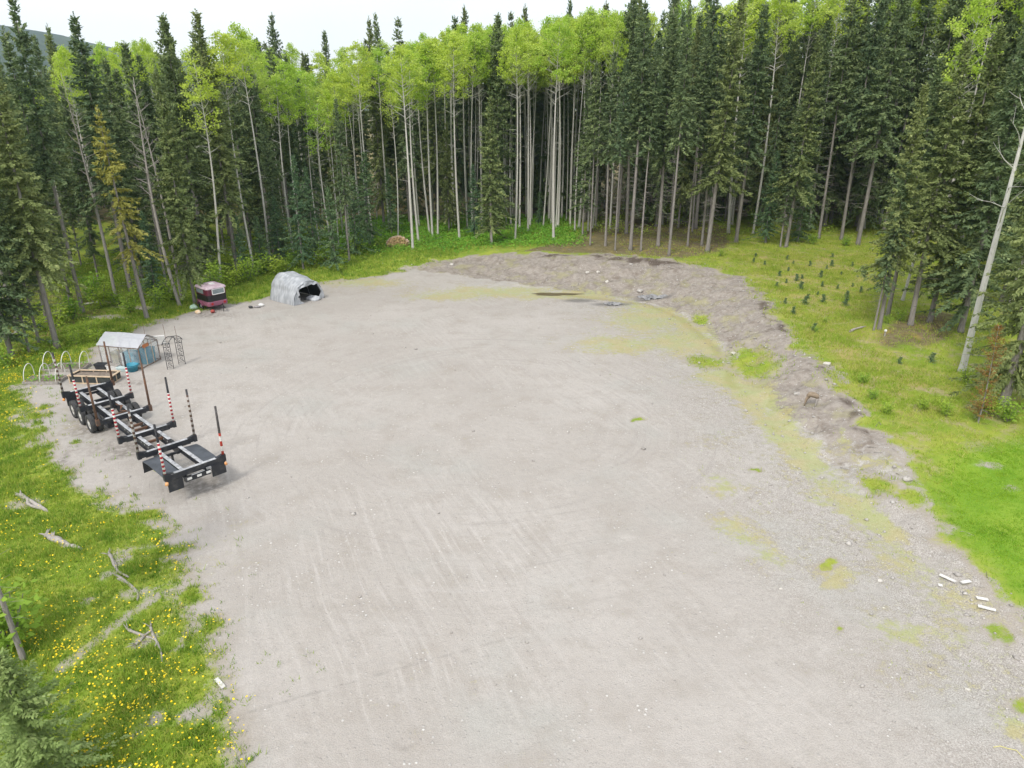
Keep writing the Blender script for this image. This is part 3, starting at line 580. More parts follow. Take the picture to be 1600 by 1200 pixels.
# ================================================================= trees in place
TREES = [
    ('ragged0', -34.08, 47.42, 16.0, 2.98, 0.004, 0.004, 0.89, 'thin grey spruce at the very edge behind the hoop beds', None),
    ('ragged1', -34.68, 49.5, 16.9, 0.07, -0.003, -0.005, 1.09, 'slim leaning spruce beside the hoop beds, close to the wood edge', None),
    ('edge2', -32.78, 48.51, 20.2, 4.34, 0.002, 0.001, 1.05, 'stout grey-barked spruce directly behind the white hoops', None),
    ('dense0', -34.7, 46.49, 17.95, 0.91, -0.001, -0.008, 1.12, 'spruce at the left edge of the picture behind the hoop beds', None),
    ('edge0', -38.01, 52.19, 19.25, 0.37, 0.008, -0.01, 1.06, 'spruce behind the one at the left picture edge', None),
    ('edge1', -35.87, 57.35, 23.7, 2.12, 0.008, 0.008, 0.86, 'tall spruce with long bare lower trunk left of the rust-yellow spruce', None),
    ('dense1', -37.19, 54.67, 22.35, 0.38, 0.01, 0.0, 0.88, 'tall dark spruce spire rising above the hoop beds', None),
    ('ragged0', -39.14, 61.19, 21.85, 6.2, 0.011, -0.009, 0.98, 'ragged spruce between the two tall spires above the hoop beds', None),
    ('rusty0', -29.93, 56.11, 16.25, 0.85, -0.034, 0.003, 0.9, 'rust-yellow sparse spruce with bare grey trunk behind the greenhouse', None),
    ('edge0', -35.4, 64.52, 23.05, 4.38, -0.011, -0.008, 1.09, 'tall spruce standing behind the rust-yellow spruce', None),
    ('snag0', -36.08, 62.96, 18.75, 2.52, -0.002, 0.002, 0.99, 'pale leafless snag just left of the rust-yellow spruce', None),
    ('snag1', -28.84, 59.77, 18.35, 2.42, -0.081, 0.005, 1.14, 'bare leaning grey aspen trunk left of the pink horse trailer', None),
    ('snag0', -29.38, 61.42, 17.85, 6.13, -0.046, -0.003, 0.96, 'second bare grey trunk beside the leaning aspen near the horse trailer', None),
    ('dense1', -27.76, 60.39, 18.95, 4.33, 0.004, -0.009, 0.92, 'olive spruce with full boughs right behind the pink horse trailer', None),
    ('edge3', -32.05, 64.61, 21.0, 2.28, 0.0, 0.007, 1.0, 'dark spruce behind the two bare aspen trunks', None),
    ('thin_aspen0', -28.27, 67.69, 20.0, 0.18, 0.008, -0.002, 1.01, 'white-stemmed aspen with yellow-green top above the horse trailer', None),
    ('dense0', -29.7, 68.15, 23.4, 1.4, -0.002, -0.003, 1.08, 'tall dark spire between the horse trailer and the white-stemmed aspen', None),
    ('edge2', -27.47, 70.15, 23.8, 0.64, 0.001, -0.008, 1.06, 'tall dark spruce to the right of the white-stemmed aspen', None),
    ('aspen1', -26.14, 71.17, 22.1, 0.23, -0.005, -0.004, 1.04, 'aspen with broad pale crown above the tarp shelter, left one', None),
    ('aspen0', -26.13, 76.13, 22.65, 0.33, -0.001, -0.007, 0.93, 'aspen with tall thick white stem behind the tarp shelter', None),
    ('young0', -25.84, 72.24, 5.6, 2.99, 0.011, -0.0, 1.14, 'bushy young fir with boughs to the ground between horse trailer and shelter', None),
    ('young1', -21.73, 73.12, 11.4, 1.05, 0.01, -0.003, 0.91, 'full young spruce right behind the tarp shelter', None),
    ('young0', -18.29, 72.97, 8.3, 4.7, 0.01, -0.012, 0.93, 'small young spruce to the right of the tarp shelter', None),
    ('edge0', -17.59, 76.34, 16.55, 4.84, -0.004, -0.006, 0.85, 'slender spruce with dark trunk right of the small young spruce', None),
    ('young1', -16.71, 83.57, 10.6, 0.25, 0.003, 0.012, 1.15, 'blue-green young spruce with bare foot left of the firewood pile', None),
    ('dense0', -25.32, 77.59, 14.2, 3.16, -0.011, -0.004, 1.09, 'bushy dark spruce behind the tarp shelter', None),
    ('thin_aspen1', -22.73, 84.17, 18.55, 5.22, 0.003, -0.006, 1.01, 'thin white aspen with small yellow crown above the young spruces', None),
    ('thin_aspen0', -20.4, 80.65, 15.9, 3.0, 0.003, -0.006, 1.13, 'bent white aspen with low yellow crown, second above the young spruces', None),
    ('thin_aspen0', -20.35, 89.0, 19.25, 5.62, -0.008, -0.005, 1.11, 'thin aspen with rounded yellow crown left of the firewood pile', None),
    ('thin_aspen1', -14.07, 88.13, 17.7, 1.75, 0.011, 0.0, 1.06, 'very thin pale aspen behind the firewood pile', None),
    ('aspen2', -11.44, 81.85, 21.15, 4.43, -0.007, -0.005, 0.93, 'thick pale aspen rising beside the firewood pile', None),
    ('aspen3', -11.26, 85.86, 20.55, 4.29, 0.005, -0.009, 1.12, 'thin aspen stem touching the thick one beside the firewood pile', None),
    ('aspen0', -9.87, 88.83, 21.05, 2.64, -0.006, -0.002, 1.14, 'aspen right of the firewood pile, first of a close pair', None),
    ('aspen1', -9.26, 89.16, 22.25, 3.52, 0.003, 0.01, 1.14, 'aspen right of the firewood pile, second of a close pair', None),
    ('aspen3', -6.37, 86.63, 22.15, 4.78, -0.002, 0.002, 1.12, 'bright white straight aspen standing alone on the green slope', None),
    ('midspruce', -2.36, 82.06, 15.85, 4.96, 0.002, -0.004, 0.96, 'yellow-green half-grown spruce at the front of the green slope', None),
    ('midspruce', -8.06, 92.02, 13.25, 4.62, 0.002, -0.012, 1.06, 'blue-tinged half-grown spruce behind the bright white aspen', None),
    ('young1', -24.55, 74.99, 7.25, 5.68, 0.007, 0.01, 1.12, 'young spruce just right above the tarp shelter top', None),
    ('young1', -21.39, 76.53, 9.75, 3.36, 0.007, -0.003, 0.88, 'young spruce between the two front young spruces right of the shelter', None),
    ('young0', -17.57, 79.64, 8.55, 2.22, -0.005, 0.01, 1.06, 'young spruce with low boughs left of the blue-green one', None),
    ('young1', -15.32, 91.11, 8.15, 3.4, 0.003, -0.009, 1.01, 'young spruce in the shade behind the firewood pile', None),
    ('young1', -4.57, 87.9, 8.7, 4.4, -0.003, -0.006, 0.97, 'young spruce left behind the yellow-green half-grown spruce', None),
    ('young0', -26.78, 69.65, 6.2, 2.03, 0.004, -0.009, 0.88, 'young spruce between horse trailer and tarp shelter shrubs', None),
    ('young1', -31.58, 61.38, 7.8, 1.96, 0.005, 0.006, 1.05, 'young spruce right of the rust-yellow spruce trunk', None),
    ('young1', 28.75, 80.78, 10.0, 5.87, -0.003, -0.011, 1.0, 'young spruce at the left far corner of the seedling meadow', None),
    ('young0', 32.78, 81.82, 8.2, 2.79, -0.008, 0.004, 0.95, 'young bright spruce beside the olive spruce at the meadow', None),
    ('dense1', -17.39, 97.67, 25.35, 1.5, -0.004, 0.011, 0.85, 'tall dark spruce spire above the firewood pile', None),
    ('ragged1', -14.01, 98.4, 25.15, 2.26, -0.005, -0.007, 0.98, 'ragged narrow spire right of the tall spire above the firewood pile', None),
    ('aspen0', 0.38, 84.55, 22.15, 1.38, 0.01, 0.0, 1.06, 'foremost aspen at the left end of the white-stem grove', None),
    ('aspen1', 2.01, 89.89, 22.75, 1.02, -0.001, 0.003, 1.1, 'white grove aspen second from the left end', None),
    ('aspen2', 4.89, 83.89, 22.7, 1.57, -0.001, 0.009, 1.1, 'white grove aspen nearest the top of the dirt bank', None),
    ('young0', 3.56, 95.28, 4.3, 1.43, 0.001, 0.006, 0.97, 'little spruce growing among the white-stem grove', None),
    ('ragged0', 8.52, 86.54, 17.65, 4.23, 0.004, 0.011, 1.02, 'grey ragged spruce at the right end of the white-stem grove', None),
    ('edge3', 8.69, 79.18, 18.75, 4.28, -0.004, 0.006, 0.95, 'slim grey-barked spruce, first right of the white-stem grove', None),
    ('edge1', 10.37, 78.92, 19.9, 3.14, -0.003, -0.005, 0.89, 'slim grey-barked spruce, second right of the white-stem grove', None),
    ('edge3', 11.05, 76.05, 18.8, 1.42, 0.001, -0.006, 0.86, 'thin trunk spruce at the left end of the dark bank rim', None),
    ('edge1', 12.69, 76.06, 24.0, 5.05, -0.005, 0.01, 1.03, 'tall thin spruce above the dark bank rim with high crown', None),
    ('edge3', 13.67, 75.35, 20.4, 2.44, 0.009, 0.01, 0.95, 'short-crowned spruce between taller ones above the dark bank rim', None),
    ('edge0', 16.08, 78.33, 23.2, 0.79, 0.003, 0.008, 1.03, 'spruce with straight pale trunk behind the widest trunk on the bank', None),
    ('edge1', 16.21, 73.14, 23.1, 4.93, -0.002, 0.003, 0.93, 'spruce with a thick pale trunk closest to the bank rim', None),
    ('edge3', 19.24, 77.96, 21.75, 2.56, -0.003, -0.003, 0.97, 'narrow spruce between the two thickest trunks above the bank', None),
    ('edge2', 20.76, 75.39, 24.75, 5.07, 0.042, -0.007, 0.93, 'thickest-trunked spruce above the right part of the dirt bank', None),
    ('ragged1', 21.0, 78.81, 23.0, 6.1, 0.001, -0.011, 1.1, 'thin dark spruce pressed beside the thickest trunk', None),
    ('edge0', 25.48, 81.03, 24.45, 5.49, 0.008, -0.003, 1.07, 'spruce at the left corner of the seedling meadow', None),
    ('ragged0', 29.62, 78.48, 14.85, 1.92, -0.009, 0.009, 1.1, 'low thin spruce at the far edge of the seedling meadow', None),
    ('edge2', 30.27, 78.52, 21.25, 1.33, 0.009, -0.011, 0.94, 'light olive spruce with clean lower trunk at far edge of seedling meadow', None),
    ('edge3', 36.12, 84.09, 27.55, 0.08, -0.008, -0.008, 1.06, 'spruce with dark bare trunk behind the seedling meadow, left of three', None),
    ('edge1', 38.27, 82.94, 27.65, 1.86, -0.007, -0.008, 0.94, 'spruce with bare trunk behind the seedling meadow, middle of three', None),
    ('edge0', 38.97, 80.2, 27.55, 5.41, 0.003, -0.01, 1.06, 'spruce with bare trunk behind the seedling meadow, last of three', None),
    ('ragged1', 25.93, 48.71, 11.7, 3.37, -0.001, 0.001, 1.05, 'spindly grey spruce at the left side of the near right clump', None),
    ('edge2', 26.38, 48.87, 16.45, 5.03, 0.0, 0.003, 0.99, 'foremost spruce of the near right clump, grey trunk', None),
    ('edge0', 28.55, 52.1, 18.15, 3.98, -0.003, -0.002, 1.0, 'spruce close behind the foremost of the near right clump', None),
    ('edge2', 29.15, 49.85, 19.0, 4.49, -0.005, 0.01, 1.0, 'spruce with straight grey trunk in the middle of the near right clump', None),
    ('dense1', 31.0, 50.67, 20.15, 5.37, 0.005, 0.011, 1.05, 'wide dark spruce in the near right clump', None),
    ('dense0', 32.06, 48.55, 20.4, 2.68, -0.002, 0.003, 1.08, 'thick dark spruce just left behind the leaning white aspen', None),
    ('aspen3', 31.98, 56.55, 22.6, 5.27, 0.041, -0.011, 0.88, 'tall mottled aspen whose trunk slants above the near right clump', None),
    ('hi0', 27.64, 36.67, 18.5, 0.53, -0.011, -0.012, 0.92, 'big dark spruce with boughs to near ground at the right picture edge', None),
    ('rusty_young', 24.76, 34.27, 5.4, 0.71, 0.004, 0.003, 1.14, 'orange-brown dying sapling in front of the big right-edge spruce', None),
    ('birch', 28.05, 41.41, 18.5, 0.6, -0.008, 0.0, 1.0, 'leaning bare white aspen with broken limbs near the right edge', None),
    ('edge1', -15.82, 18.02, 13.5, 1.0, -0.04, 0, 0.85, 'spruce whose grey trunk stands in the dandelion grass at lower left', None),
    ('pale0', -12.2, 13.3, 4.6, 2.0, 0, 0, 1.15, 'pale green spruce top in the lower left corner', None),
    ('dense0', 78.29, 103.69, 29.0, 3.95, -0.016, 0.004, 0.92, 'dark spruce far back in the wood behind the near right clump', 'spruces far back in the wood behind the near right clump'),
    ('dense0', 56.17, 108.81, 29.0, 6.2, 0.004, -0.042, 0.79, 'dark spruce far back in the wood behind the near right clump', 'spruces far back in the wood behind the near right clump'),
    ('ragged0', -34.31, 120.66, 23.0, 0.77, -0.015, 0.006, 0.81, 'dark spruce far back in the wood behind the tarp shelter', 'spruces far back in the wood behind the tarp shelter'),
    ('edge2', -30.99, 89.03, 20.0, 1.22, -0.016, -0.016, 0.79, 'dark spruce deeper in the wood behind the tarp shelter', 'spruces deeper in the wood behind the tarp shelter'),
    ('dense0', -45.81, 68.99, 20.5, 4.68, -0.0, 0.019, 0.67, 'dark spruce far back in the wood behind the hoop beds', 'spruces far back in the wood behind the hoop beds'),
    ('dense2', 40.3, 92.66, 27.25, 1.73, -0.009, 0.015, 1.04, 'dark spruce, fourth from the left among those fronting the wood behind the seedling meadow', 'spruces at the front of the wood behind the seedling meadow'),
    ('ragged0', 70.75, 122.58, 29.0, 5.91, -0.018, -0.017, 1.01, 'dark spruce far back in the wood behind the near right clump', 'spruces far back in the wood behind the near right clump'),
    ('dense0', 6.36, 112.16, 25.5, 6.21, -0.005, -0.01, 0.82, 'dark spruce far back in the wood among the white-stem grove', 'spruces far back in the wood among the white-stem grove'),
    ('dense0', 23.47, 93.17, 22.5, 0.83, -0.019, 0.002, 0.8, 'dark spruce deeper in the wood behind the dirt bank', 'spruces deeper in the wood behind the dirt bank'),
    ('aspen3', -38.59, 118.69, 20.25, 3.15, -0.017, -0.013, 0.95, 'pale-stemmed aspen far back in the wood behind the tarp shelter', 'aspens far back in the wood behind the tarp shelter'),
    ('dense0', -80.81, 117.47, 15.25, 0.95, -0.021, 0.01, 0.76, 'dark spruce far back in the wood behind the hoop beds', 'spruces far back in the wood behind the hoop beds'),
    ('aspen0', -40.95, 71.73, 20.5, 2.85, -0.013, -0.003, 0.72, 'pale-stemmed aspen deeper in the wood behind the greenhouse', 'aspens deeper in the wood behind the greenhouse'),
    ('ragged0', 47.48, 84.96, 29.0, 0.92, 0.005, 0.035, 1.04, 'dark spruce, fourth from the left among those fronting the wood behind the near right clump', 'spruces at the front of the wood behind the near right clump'),
    ('dense1', 69.81, 105.47, 29.0, 3.43, -0.02, 0.007, 0.86, 'dark spruce far back in the wood behind the near right clump', 'spruces far back in the wood behind the near right clump'),
    ('dense1', -33.79, 127.14, 23.0, 5.78, -0.023, -0.003, 1.01, 'dark spruce far back in the wood behind the tarp shelter', 'spruces far back in the wood behind the tarp shelter'),
    ('aspen0', -21.67, 118.44, 22.75, 1.74, -0.021, -0.006, 0.75, 'pale-stemmed aspen far back in the wood behind the firewood pile', 'aspens far back in the wood behind the firewood pile'),
    ('aspen2', -71.27, 97.25, 19.0, 4.08, -0.01, 0.011, 0.66, 'pale-stemmed aspen far back in the wood behind the hoop beds', 'aspens far back in the wood behind the hoop beds'),
    ('aspen2', 61.22, 125.88, 29.0, 2.88, 0.015, -0.015, 0.7, 'pale-stemmed aspen far back in the wood behind the seedling meadow', 'aspens far back in the wood behind the seedling meadow'),
    ('aspen0', -11.49, 105.32, 23.5, 5.85, -0.009, 0.012, 0.9, 'pale-stemmed aspen deeper in the wood behind the firewood pile', 'aspens deeper in the wood behind the firewood pile'),
    ('dense1', 63.23, 91.71, 29.0, 1.98, 0.006, -0.002, 0.77, 'dark spruce far back in the wood behind the near right clump', 'spruces far back in the wood behind the near right clump'),
    ('dense1', 73.42, 95.5, 29.0, 3.83, -0.003, -0.057, 1.07, 'dark spruce far back in the wood behind the near right clump', 'spruces far back in the wood behind the near right clump'),
    ('aspen1', 22.34, 126.79, 28.25, 3.9, -0.036, 0.012, 0.85, 'pale-stemmed aspen far back in the wood behind the dirt bank', 'aspens far back in the wood behind the dirt bank'),
    ('ragged0', -50.59, 118.85, 22.75, 5.31, -0.024, -0.011, 0.7, 'dark spruce far back in the wood behind the pink horse trailer', 'spruces far back in the wood behind the pink horse trailer'),
    ('dense1', 78.69, 119.71, 29.0, 4.4, -0.022, -0.004, 0.92, 'dark spruce far back in the wood behind the near right clump', 'spruces far back in the wood behind the near right clump'),
    ('aspen0', 59.81, 103.18, 29.0, 5.39, -0.056, 0.014, 0.88, 'pale-stemmed aspen far back in the wood behind the near right clump', 'aspens far back in the wood behind the near right clump'),
    ('edge0', -45.97, 121.14, 19.5, 3.24, -0.018, -0.012, 0.91, 'dark spruce far back in the wood behind the pink horse trailer', 'spruces far back in the wood behind the pink horse trailer'),
    ('dense2', 8.23, 119.92, 27.25, 0.26, 0.005, -0.008, 0.71, 'dark spruce far back in the wood among the white-stem grove', 'spruces far back in the wood among the white-stem grove'),
    ('aspen0', -11.04, 114.8, 19.0, 0.77, 0.015, -0.018, 0.88, 'pale-stemmed aspen far back in the wood behind the firewood pile', 'aspens far back in the wood behind the firewood pile'),
    ('dense1', 35.52, 112.62, 26.25, 4.99, -0.004, 0.004, 0.77, 'dark spruce far back in the wood behind the seedling meadow', 'spruces far back in the wood behind the seedling meadow'),
    ('edge4', 16.15, 103.28, 22.0, 2.33, -0.002, -0.003, 0.67, 'dark spruce far back in the wood behind the dirt bank', 'spruces far back in the wood behind the dirt bank'),
    ('dense1', -29.61, 122.03, 21.5, 0.53, 0.017, 0.013, 1.05, 'dark spruce far back in the wood behind the tarp shelter', 'spruces far back in the wood behind the tarp shelter'),
    ('ragged1', 30.5, 114.86, 26.0, 2.43, 0.001, 0.035, 1.06, 'dark spruce far back in the wood behind the dirt bank', 'spruces far back in the wood behind the dirt bank'),
    ('ragged0', 83.25, 113.16, 29.0, 0.3, 0.016, 0.011, 0.8, 'dark spruce far back in the wood behind the near right clump', 'spruces far back in the wood behind the near right clump'),
    ('aspen1', -31.81, 100.51, 21.5, 5.05, -0.006, 0.004, 0.77, 'pale-stemmed aspen far back in the wood behind the tarp shelter', 'aspens far back in the wood behind the tarp shelter'),
    ('dense2', -51.86, 71.76, 16.0, 5.11, -0.001, -0.013, 0.67, 'dark spruce far back in the wood behind the hoop beds', 'spruces far back in the wood behind the hoop beds'),
    ('aspen0', 49.6, 83.39, 29.0, 0.74, 0.046, 0.023, 0.88, 'pale-stemmed aspen, first from the left among those fronting the wood behind the near right clump', 'aspens at the front of the wood behind the near right clump'),
    ('edge0', 21.59, 101.13, 29.0, 2.79, -0.034, 0.005, 0.84, 'dark spruce far back in the wood behind the dirt bank', 'spruces far back in the wood behind the dirt bank'),
    ('dense2', -76.3, 102.49, 15.5, 3.43, 0.004, -0.025, 0.77, 'dark spruce far back in the wood behind the hoop beds', 'spruces far back in the wood behind the hoop beds'),
    ('edge0', -5.86, 125.31, 21.75, 3.3, -0.026, -0.001, 0.69, 'dark spruce far back in the wood behind the firewood pile', 'spruces far back in the wood behind the firewood pile'),
    ('dense2', -56.02, 85.73, 18.5, 4.38, -0.007, -0.006, 1.04, 'dark spruce far back in the wood behind the hoop beds', 'spruces far back in the wood behind the hoop beds'),
    ('dense0', 66.72, 118.87, 29.0, 6.18, -0.009, 0.041, 0.67, 'dark spruce far back in the wood behind the near right clump', 'spruces far back in the wood behind the near right clump'),
    ('dense0', -41.4, 100.67, 20.5, 2.72, 0.006, 0.023, 0.68, 'dark spruce far back in the wood behind the pink horse trailer', 'spruces far back in the wood behind the pink horse trailer'),
    ('dense1', -79.68, 105.4, 20.0, 2.72, 0.01, -0.04, 0.9, 'dark spruce deeper in the wood behind the hoop beds', 'spruces deeper in the wood behind the hoop beds'),
    ('aspen2', 58.63, 121.66, 29.0, 0.37, 0.008, -0.003, 0.93, 'pale-stemmed aspen far back in the wood behind the seedling meadow', 'aspens far back in the wood behind the seedling meadow'),
    ('aspen1', 9.83, 97.86, 25.5, 4.56, 0.041, -0.029, 1.07, 'pale-stemmed aspen deeper in the wood among the white-stem grove', 'aspens deeper in the wood among the white-stem grove'),
    ('dense1', 49.53, 106.0, 29.0, 3.12, -0.022, -0.003, 0.72, 'dark spruce far back in the wood behind the seedling meadow', 'spruces far back in the wood behind the seedling meadow'),
    ('aspen2', -39.79, 78.5, 21.5, 1.79, 0.008, 0.026, 0.81, 'pale-stemmed aspen deeper in the wood behind the greenhouse', 'aspens deeper in the wood behind the greenhouse'),
    ('dense2', -80.33, 121.43, 20.0, 6.04, 0.015, -0.012, 0.9, 'dark spruce far back in the wood behind the hoop beds', 'spruces far back in the wood behind the hoop beds'),
    ('aspen0', -3.96, 98.1, 24.0, 5.03, -0.011, 0.041, 0.85, 'pale-stemmed aspen deeper in the wood behind the firewood pile', 'aspens deeper in the wood behind the firewood pile'),
    ('ragged1', 45.58, 119.96, 29.0, 1.97, -0.025, 0.004, 1.05, 'dark spruce far back in the wood behind the seedling meadow', 'spruces far back in the wood behind the seedling meadow'),
    ('dense1', 46.83, 111.13, 27.75, 4.34, 0.02, 0.004, 0.96, 'dark spruce far back in the wood behind the seedling meadow', 'spruces far back in the wood behind the seedling meadow'),
    ('dense2', 45.64, 87.98, 29.0, 5.23, 0.032, 0.016, 0.87, 'dark spruce, first from the left among those fronting the wood behind the near right clump', 'spruces at the front of the wood behind the near right clump'),
    ('aspen2', 7.15, 102.74, 25.0, 1.82, 0.009, -0.01, 0.68, 'pale-stemmed aspen deeper in the wood among the white-stem grove', 'aspens deeper in the wood among the white-stem grove'),
    ('dense2', 41.1, 50.95, 26.25, 3.17, -0.006, -0.006, 0.83, 'dark spruce, twentieth from the left among those fronting the wood behind the near right clump', 'spruces at the front of the wood behind the near right clump'),
    ('dense1', 48.2, 67.82, 25.5, 1.92, 0.014, -0.03, 0.82, 'dark spruce, thirteenth from the left among those fronting the wood behind the near right clump', 'spruces at the front of the wood behind the near right clump'),
    ('dense2', 67.05, 90.86, 29.0, 3.61, -0.001, 0.004, 0.87, 'dark spruce far back in the wood behind the near right clump', 'spruces far back in the wood behind the near right clump'),
    ('dense2', 29.88, 102.86, 26.5, 5.64, -0.003, -0.014, 0.81, 'dark spruce deeper in the wood behind the dirt bank', 'spruces deeper in the wood behind the dirt bank'),
    ('aspen3', -12.46, 124.41, 20.75, 3.01, 0.021, 0.014, 0.94, 'pale-stemmed aspen far back in the wood behind the firewood pile', 'aspens far back in the wood behind the firewood pile'),
    ('ragged0', -5.21, 115.33, 21.25, 4.58, -0.01, -0.028, 1.05, 'dark spruce far back in the wood behind the firewood pile', 'spruces far back in the wood behind the firewood pile'),
    ('dense2', 18.33, 96.96, 23.25, 6.0, 0.006, 0.022, 1.04, 'dark spruce deeper in the wood behind the dirt bank', 'spruces deeper in the wood behind the dirt bank'),
    ('dense0', 52.22, 118.41, 29.0, 1.71, 0.021, 0.008, 0.79, 'dark spruce far back in the wood behind the seedling meadow', 'spruces far back in the wood behind the seedling meadow'),
    ('dense0', -77.35, 109.1, 18.25, 0.12, -0.032, -0.04, 0.86, 'dark spruce far back in the wood behind the hoop beds', 'spruces far back in the wood behind the hoop beds'),
    ('ragged1', 52.81, 92.1, 27.5, 5.64, 0.01, 0.014, 0.78, 'dark spruce deeper in the wood behind the near right clump', 'spruces deeper in the wood behind the near right clump'),
    ('dense2', -47.01, 90.32, 19.25, 0.43, -0.009, -0.0, 0.66, 'dark spruce far back in the wood behind the greenhouse', 'spruces far back in the wood behind the greenhouse'),
    ('dense1', -22.79, 96.3, 17.75, 1.38, 0.018, -0.004, 0.92, 'dark spruce deeper in the wood behind the tarp shelter', 'spruces deeper in the wood behind the tarp shelter'),
    ('aspen2', 66.18, 96.84, 29.0, 2.7, 0.004, -0.025, 0.62, 'pale-stemmed aspen far back in the wood behind the near right clump', 'aspens far back in the wood behind the near right clump'),
    ('dense0', 10.72, 96.22, 22.25, 1.83, -0.012, -0.02, 0.78, 'dark spruce deeper in the wood behind the dirt bank', 'spruces deeper in the wood behind the dirt bank'),
    ('dense0', -26.68, 112.2, 25.0, 6.15, -0.012, 0.027, 0.77, 'dark spruce far back in the wood behind the tarp shelter', 'spruces far back in the wood behind the tarp shelter'),
    ('edge2', -74.01, 118.12, 18.0, 2.99, 0.024, -0.017, 0.7, 'dark spruce far back in the wood behind the hoop beds', 'spruces far back in the wood behind the hoop beds'),
    ('ragged0', 28.96, 97.93, 29.0, 3.55, -0.012, 0.014, 0.86, 'dark spruce deeper in the wood behind the dirt bank', 'spruces deeper in the wood behind the dirt bank'),
    ('dense0', -67.73, 96.33, 23.25, 1.59, -0.009, 0.019, 0.98, 'dark spruce far back in the wood behind the hoop beds', 'spruces far back in the wood behind the hoop beds'),
    ('dense1', -41.75, 54.33, 18.5, 5.81, 0.005, 0.022, 1.02, 'dark spruce deeper in the wood behind the hoop beds', 'spruces deeper in the wood behind the hoop beds'),
    ('dense1', 14.24, 127.79, 25.25, 6.07, -0.044, -0.013, 0.76, 'dark spruce far back in the wood behind the dirt bank', 'spruces far back in the wood behind the dirt bank'),
    ('dense2', 71.62, 100.37, 29.0, 5.98, -0.009, -0.008, 0.69, 'dark spruce far back in the wood behind the near right clump', 'spruces far back in the wood behind the near right clump'),
    ('dense1', -60.17, 87.53, 18.75, 3.63, 0.015, -0.015, 0.83, 'dark spruce far back in the wood behind the hoop beds', 'spruces far back in the wood behind the hoop beds'),
    ('aspen0', 60.22, 77.96, 28.25, 3.98, 0.008, -0.011, 1.01, 'pale-stemmed aspen deeper in the wood behind the near right clump', 'aspens deeper in the wood behind the near right clump'),
    ('edge0', 25.23, 105.0, 29.0, 3.43, 0.011, -0.009, 0.98, 'dark spruce far back in the wood behind the dirt bank', 'spruces far back in the wood behind the dirt bank'),
    ('ragged0', -32.96, 81.22, 23.0, 4.07, -0.001, 0.011, 1.01, 'dark spruce deeper in the wood behind the pink horse trailer', 'spruces deeper in the wood behind the pink horse trailer'),
    ('edge4', 50.48, 90.4, 29.0, 4.83, 0.029, 0.005, 0.87, 'dark spruce deeper in the wood behind the near right clump', 'spruces deeper in the wood behind the near right clump'),
    ('dense1', -57.33, 79.89, 20.5, 1.17, 0.008, -0.003, 1.05, 'dark spruce far back in the wood behind the hoop beds', 'spruces far back in the wood behind the hoop beds'),
    ('ragged1', -9.66, 104.57, 23.0, 0.34, -0.011, -0.017, 0.86, 'dark spruce deeper in the wood behind the firewood pile', 'spruces deeper in the wood behind the firewood pile'),
    ('edge4', -29.87, 104.18, 21.75, 6.28, -0.022, 0.012, 0.78, 'dark spruce far back in the wood behind the tarp shelter', 'spruces far back in the wood behind the tarp shelter'),
    ('aspen0', 57.4, 85.49, 29.0, 0.27, -0.014, 0.039, 0.89, 'pale-stemmed aspen deeper in the wood behind the near right clump', 'aspens deeper in the wood behind the near right clump'),
    ('edge0', 10.89, 93.48, 24.75, 6.24, -0.008, -0.014, 0.91, 'dark spruce, first from the left among those fronting the wood behind the dirt bank', 'spruces at the front of the wood behind the dirt bank'),
    ('dense0', 34.06, 101.39, 28.75, 4.85, 0.015, -0.042, 1.03, 'dark spruce deeper in the wood behind the seedling meadow', 'spruces deeper in the wood behind the seedling meadow'),
    ('dense2', -52.34, 81.09, 18.5, 5.44, -0.003, -0.005, 0.99, 'dark spruce far back in the wood behind the hoop beds', 'spruces far back in the wood behind the hoop beds'),
    ('dense1', 45.57, 126.45, 29.0, 6.08, -0.005, -0.003, 0.79, 'dark spruce far back in the wood behind the seedling meadow', 'spruces far back in the wood behind the seedling meadow'),
    ('dense1', -53.04, 125.42, 22.25, 1.52, -0.022, 0.012, 0.65, 'dark spruce far back in the wood behind the pink horse trailer', 'spruces far back in the wood behind the pink horse trailer'),
    ('aspen3', -16.12, 117.25, 23.25, 4.86, 0.01, 0.02, 0.88, 'pale-stemmed aspen far back in the wood behind the firewood pile', 'aspens far back in the wood behind the firewood pile'),
    ('edge3', 19.33, 87.79, 24.5, 4.47, -0.021, -0.021, 0.67, 'dark spruce, fourth from the left among those fronting the wood behind the dirt bank', 'spruces at the front of the wood behind the dirt bank'),
    ('ragged0', -65.03, 121.43, 20.75, 1.22, -0.021, -0.006, 0.63, 'dark spruce far back in the wood behind the greenhouse', 'spruces far back in the wood behind the greenhouse'),
    ('aspen3', 4.84, 104.73, 22.75, 5.13, -0.013, -0.004, 0.98, 'pale-stemmed aspen deeper in the wood among the white-stem grove', 'aspens deeper in the wood among the white-stem grove'),
    ('dense0', -11.43, 109.35, 21.0, 2.49, 0.023, 0.005, 0.73, 'dark spruce far back in the wood behind the firewood pile', 'spruces far back in the wood behind the firewood pile'),
    ('dense2', 50.83, 113.79, 29.0, 3.43, -0.016, -0.021, 1.04, 'dark spruce far back in the wood behind the seedling meadow', 'spruces far back in the wood behind the seedling meadow'),
    ('edge2', 25.51, 114.57, 29.0, 1.5, -0.012, -0.014, 0.69, 'dark spruce far back in the wood behind the dirt bank', 'spruces far back in the wood behind the dirt bank'),
    ('aspen3', 18.39, 116.42, 25.25, 6.18, -0.014, -0.011, 0.87, 'pale-stemmed aspen far back in the wood behind the dirt bank', 'aspens far back in the wood behind the dirt bank'),
    ('edge4', -64.08, 92.74, 21.0, 0.46, 0.001, 0.025, 0.85, 'dark spruce far back in the wood behind the hoop beds', 'spruces far back in the wood behind the hoop beds'),
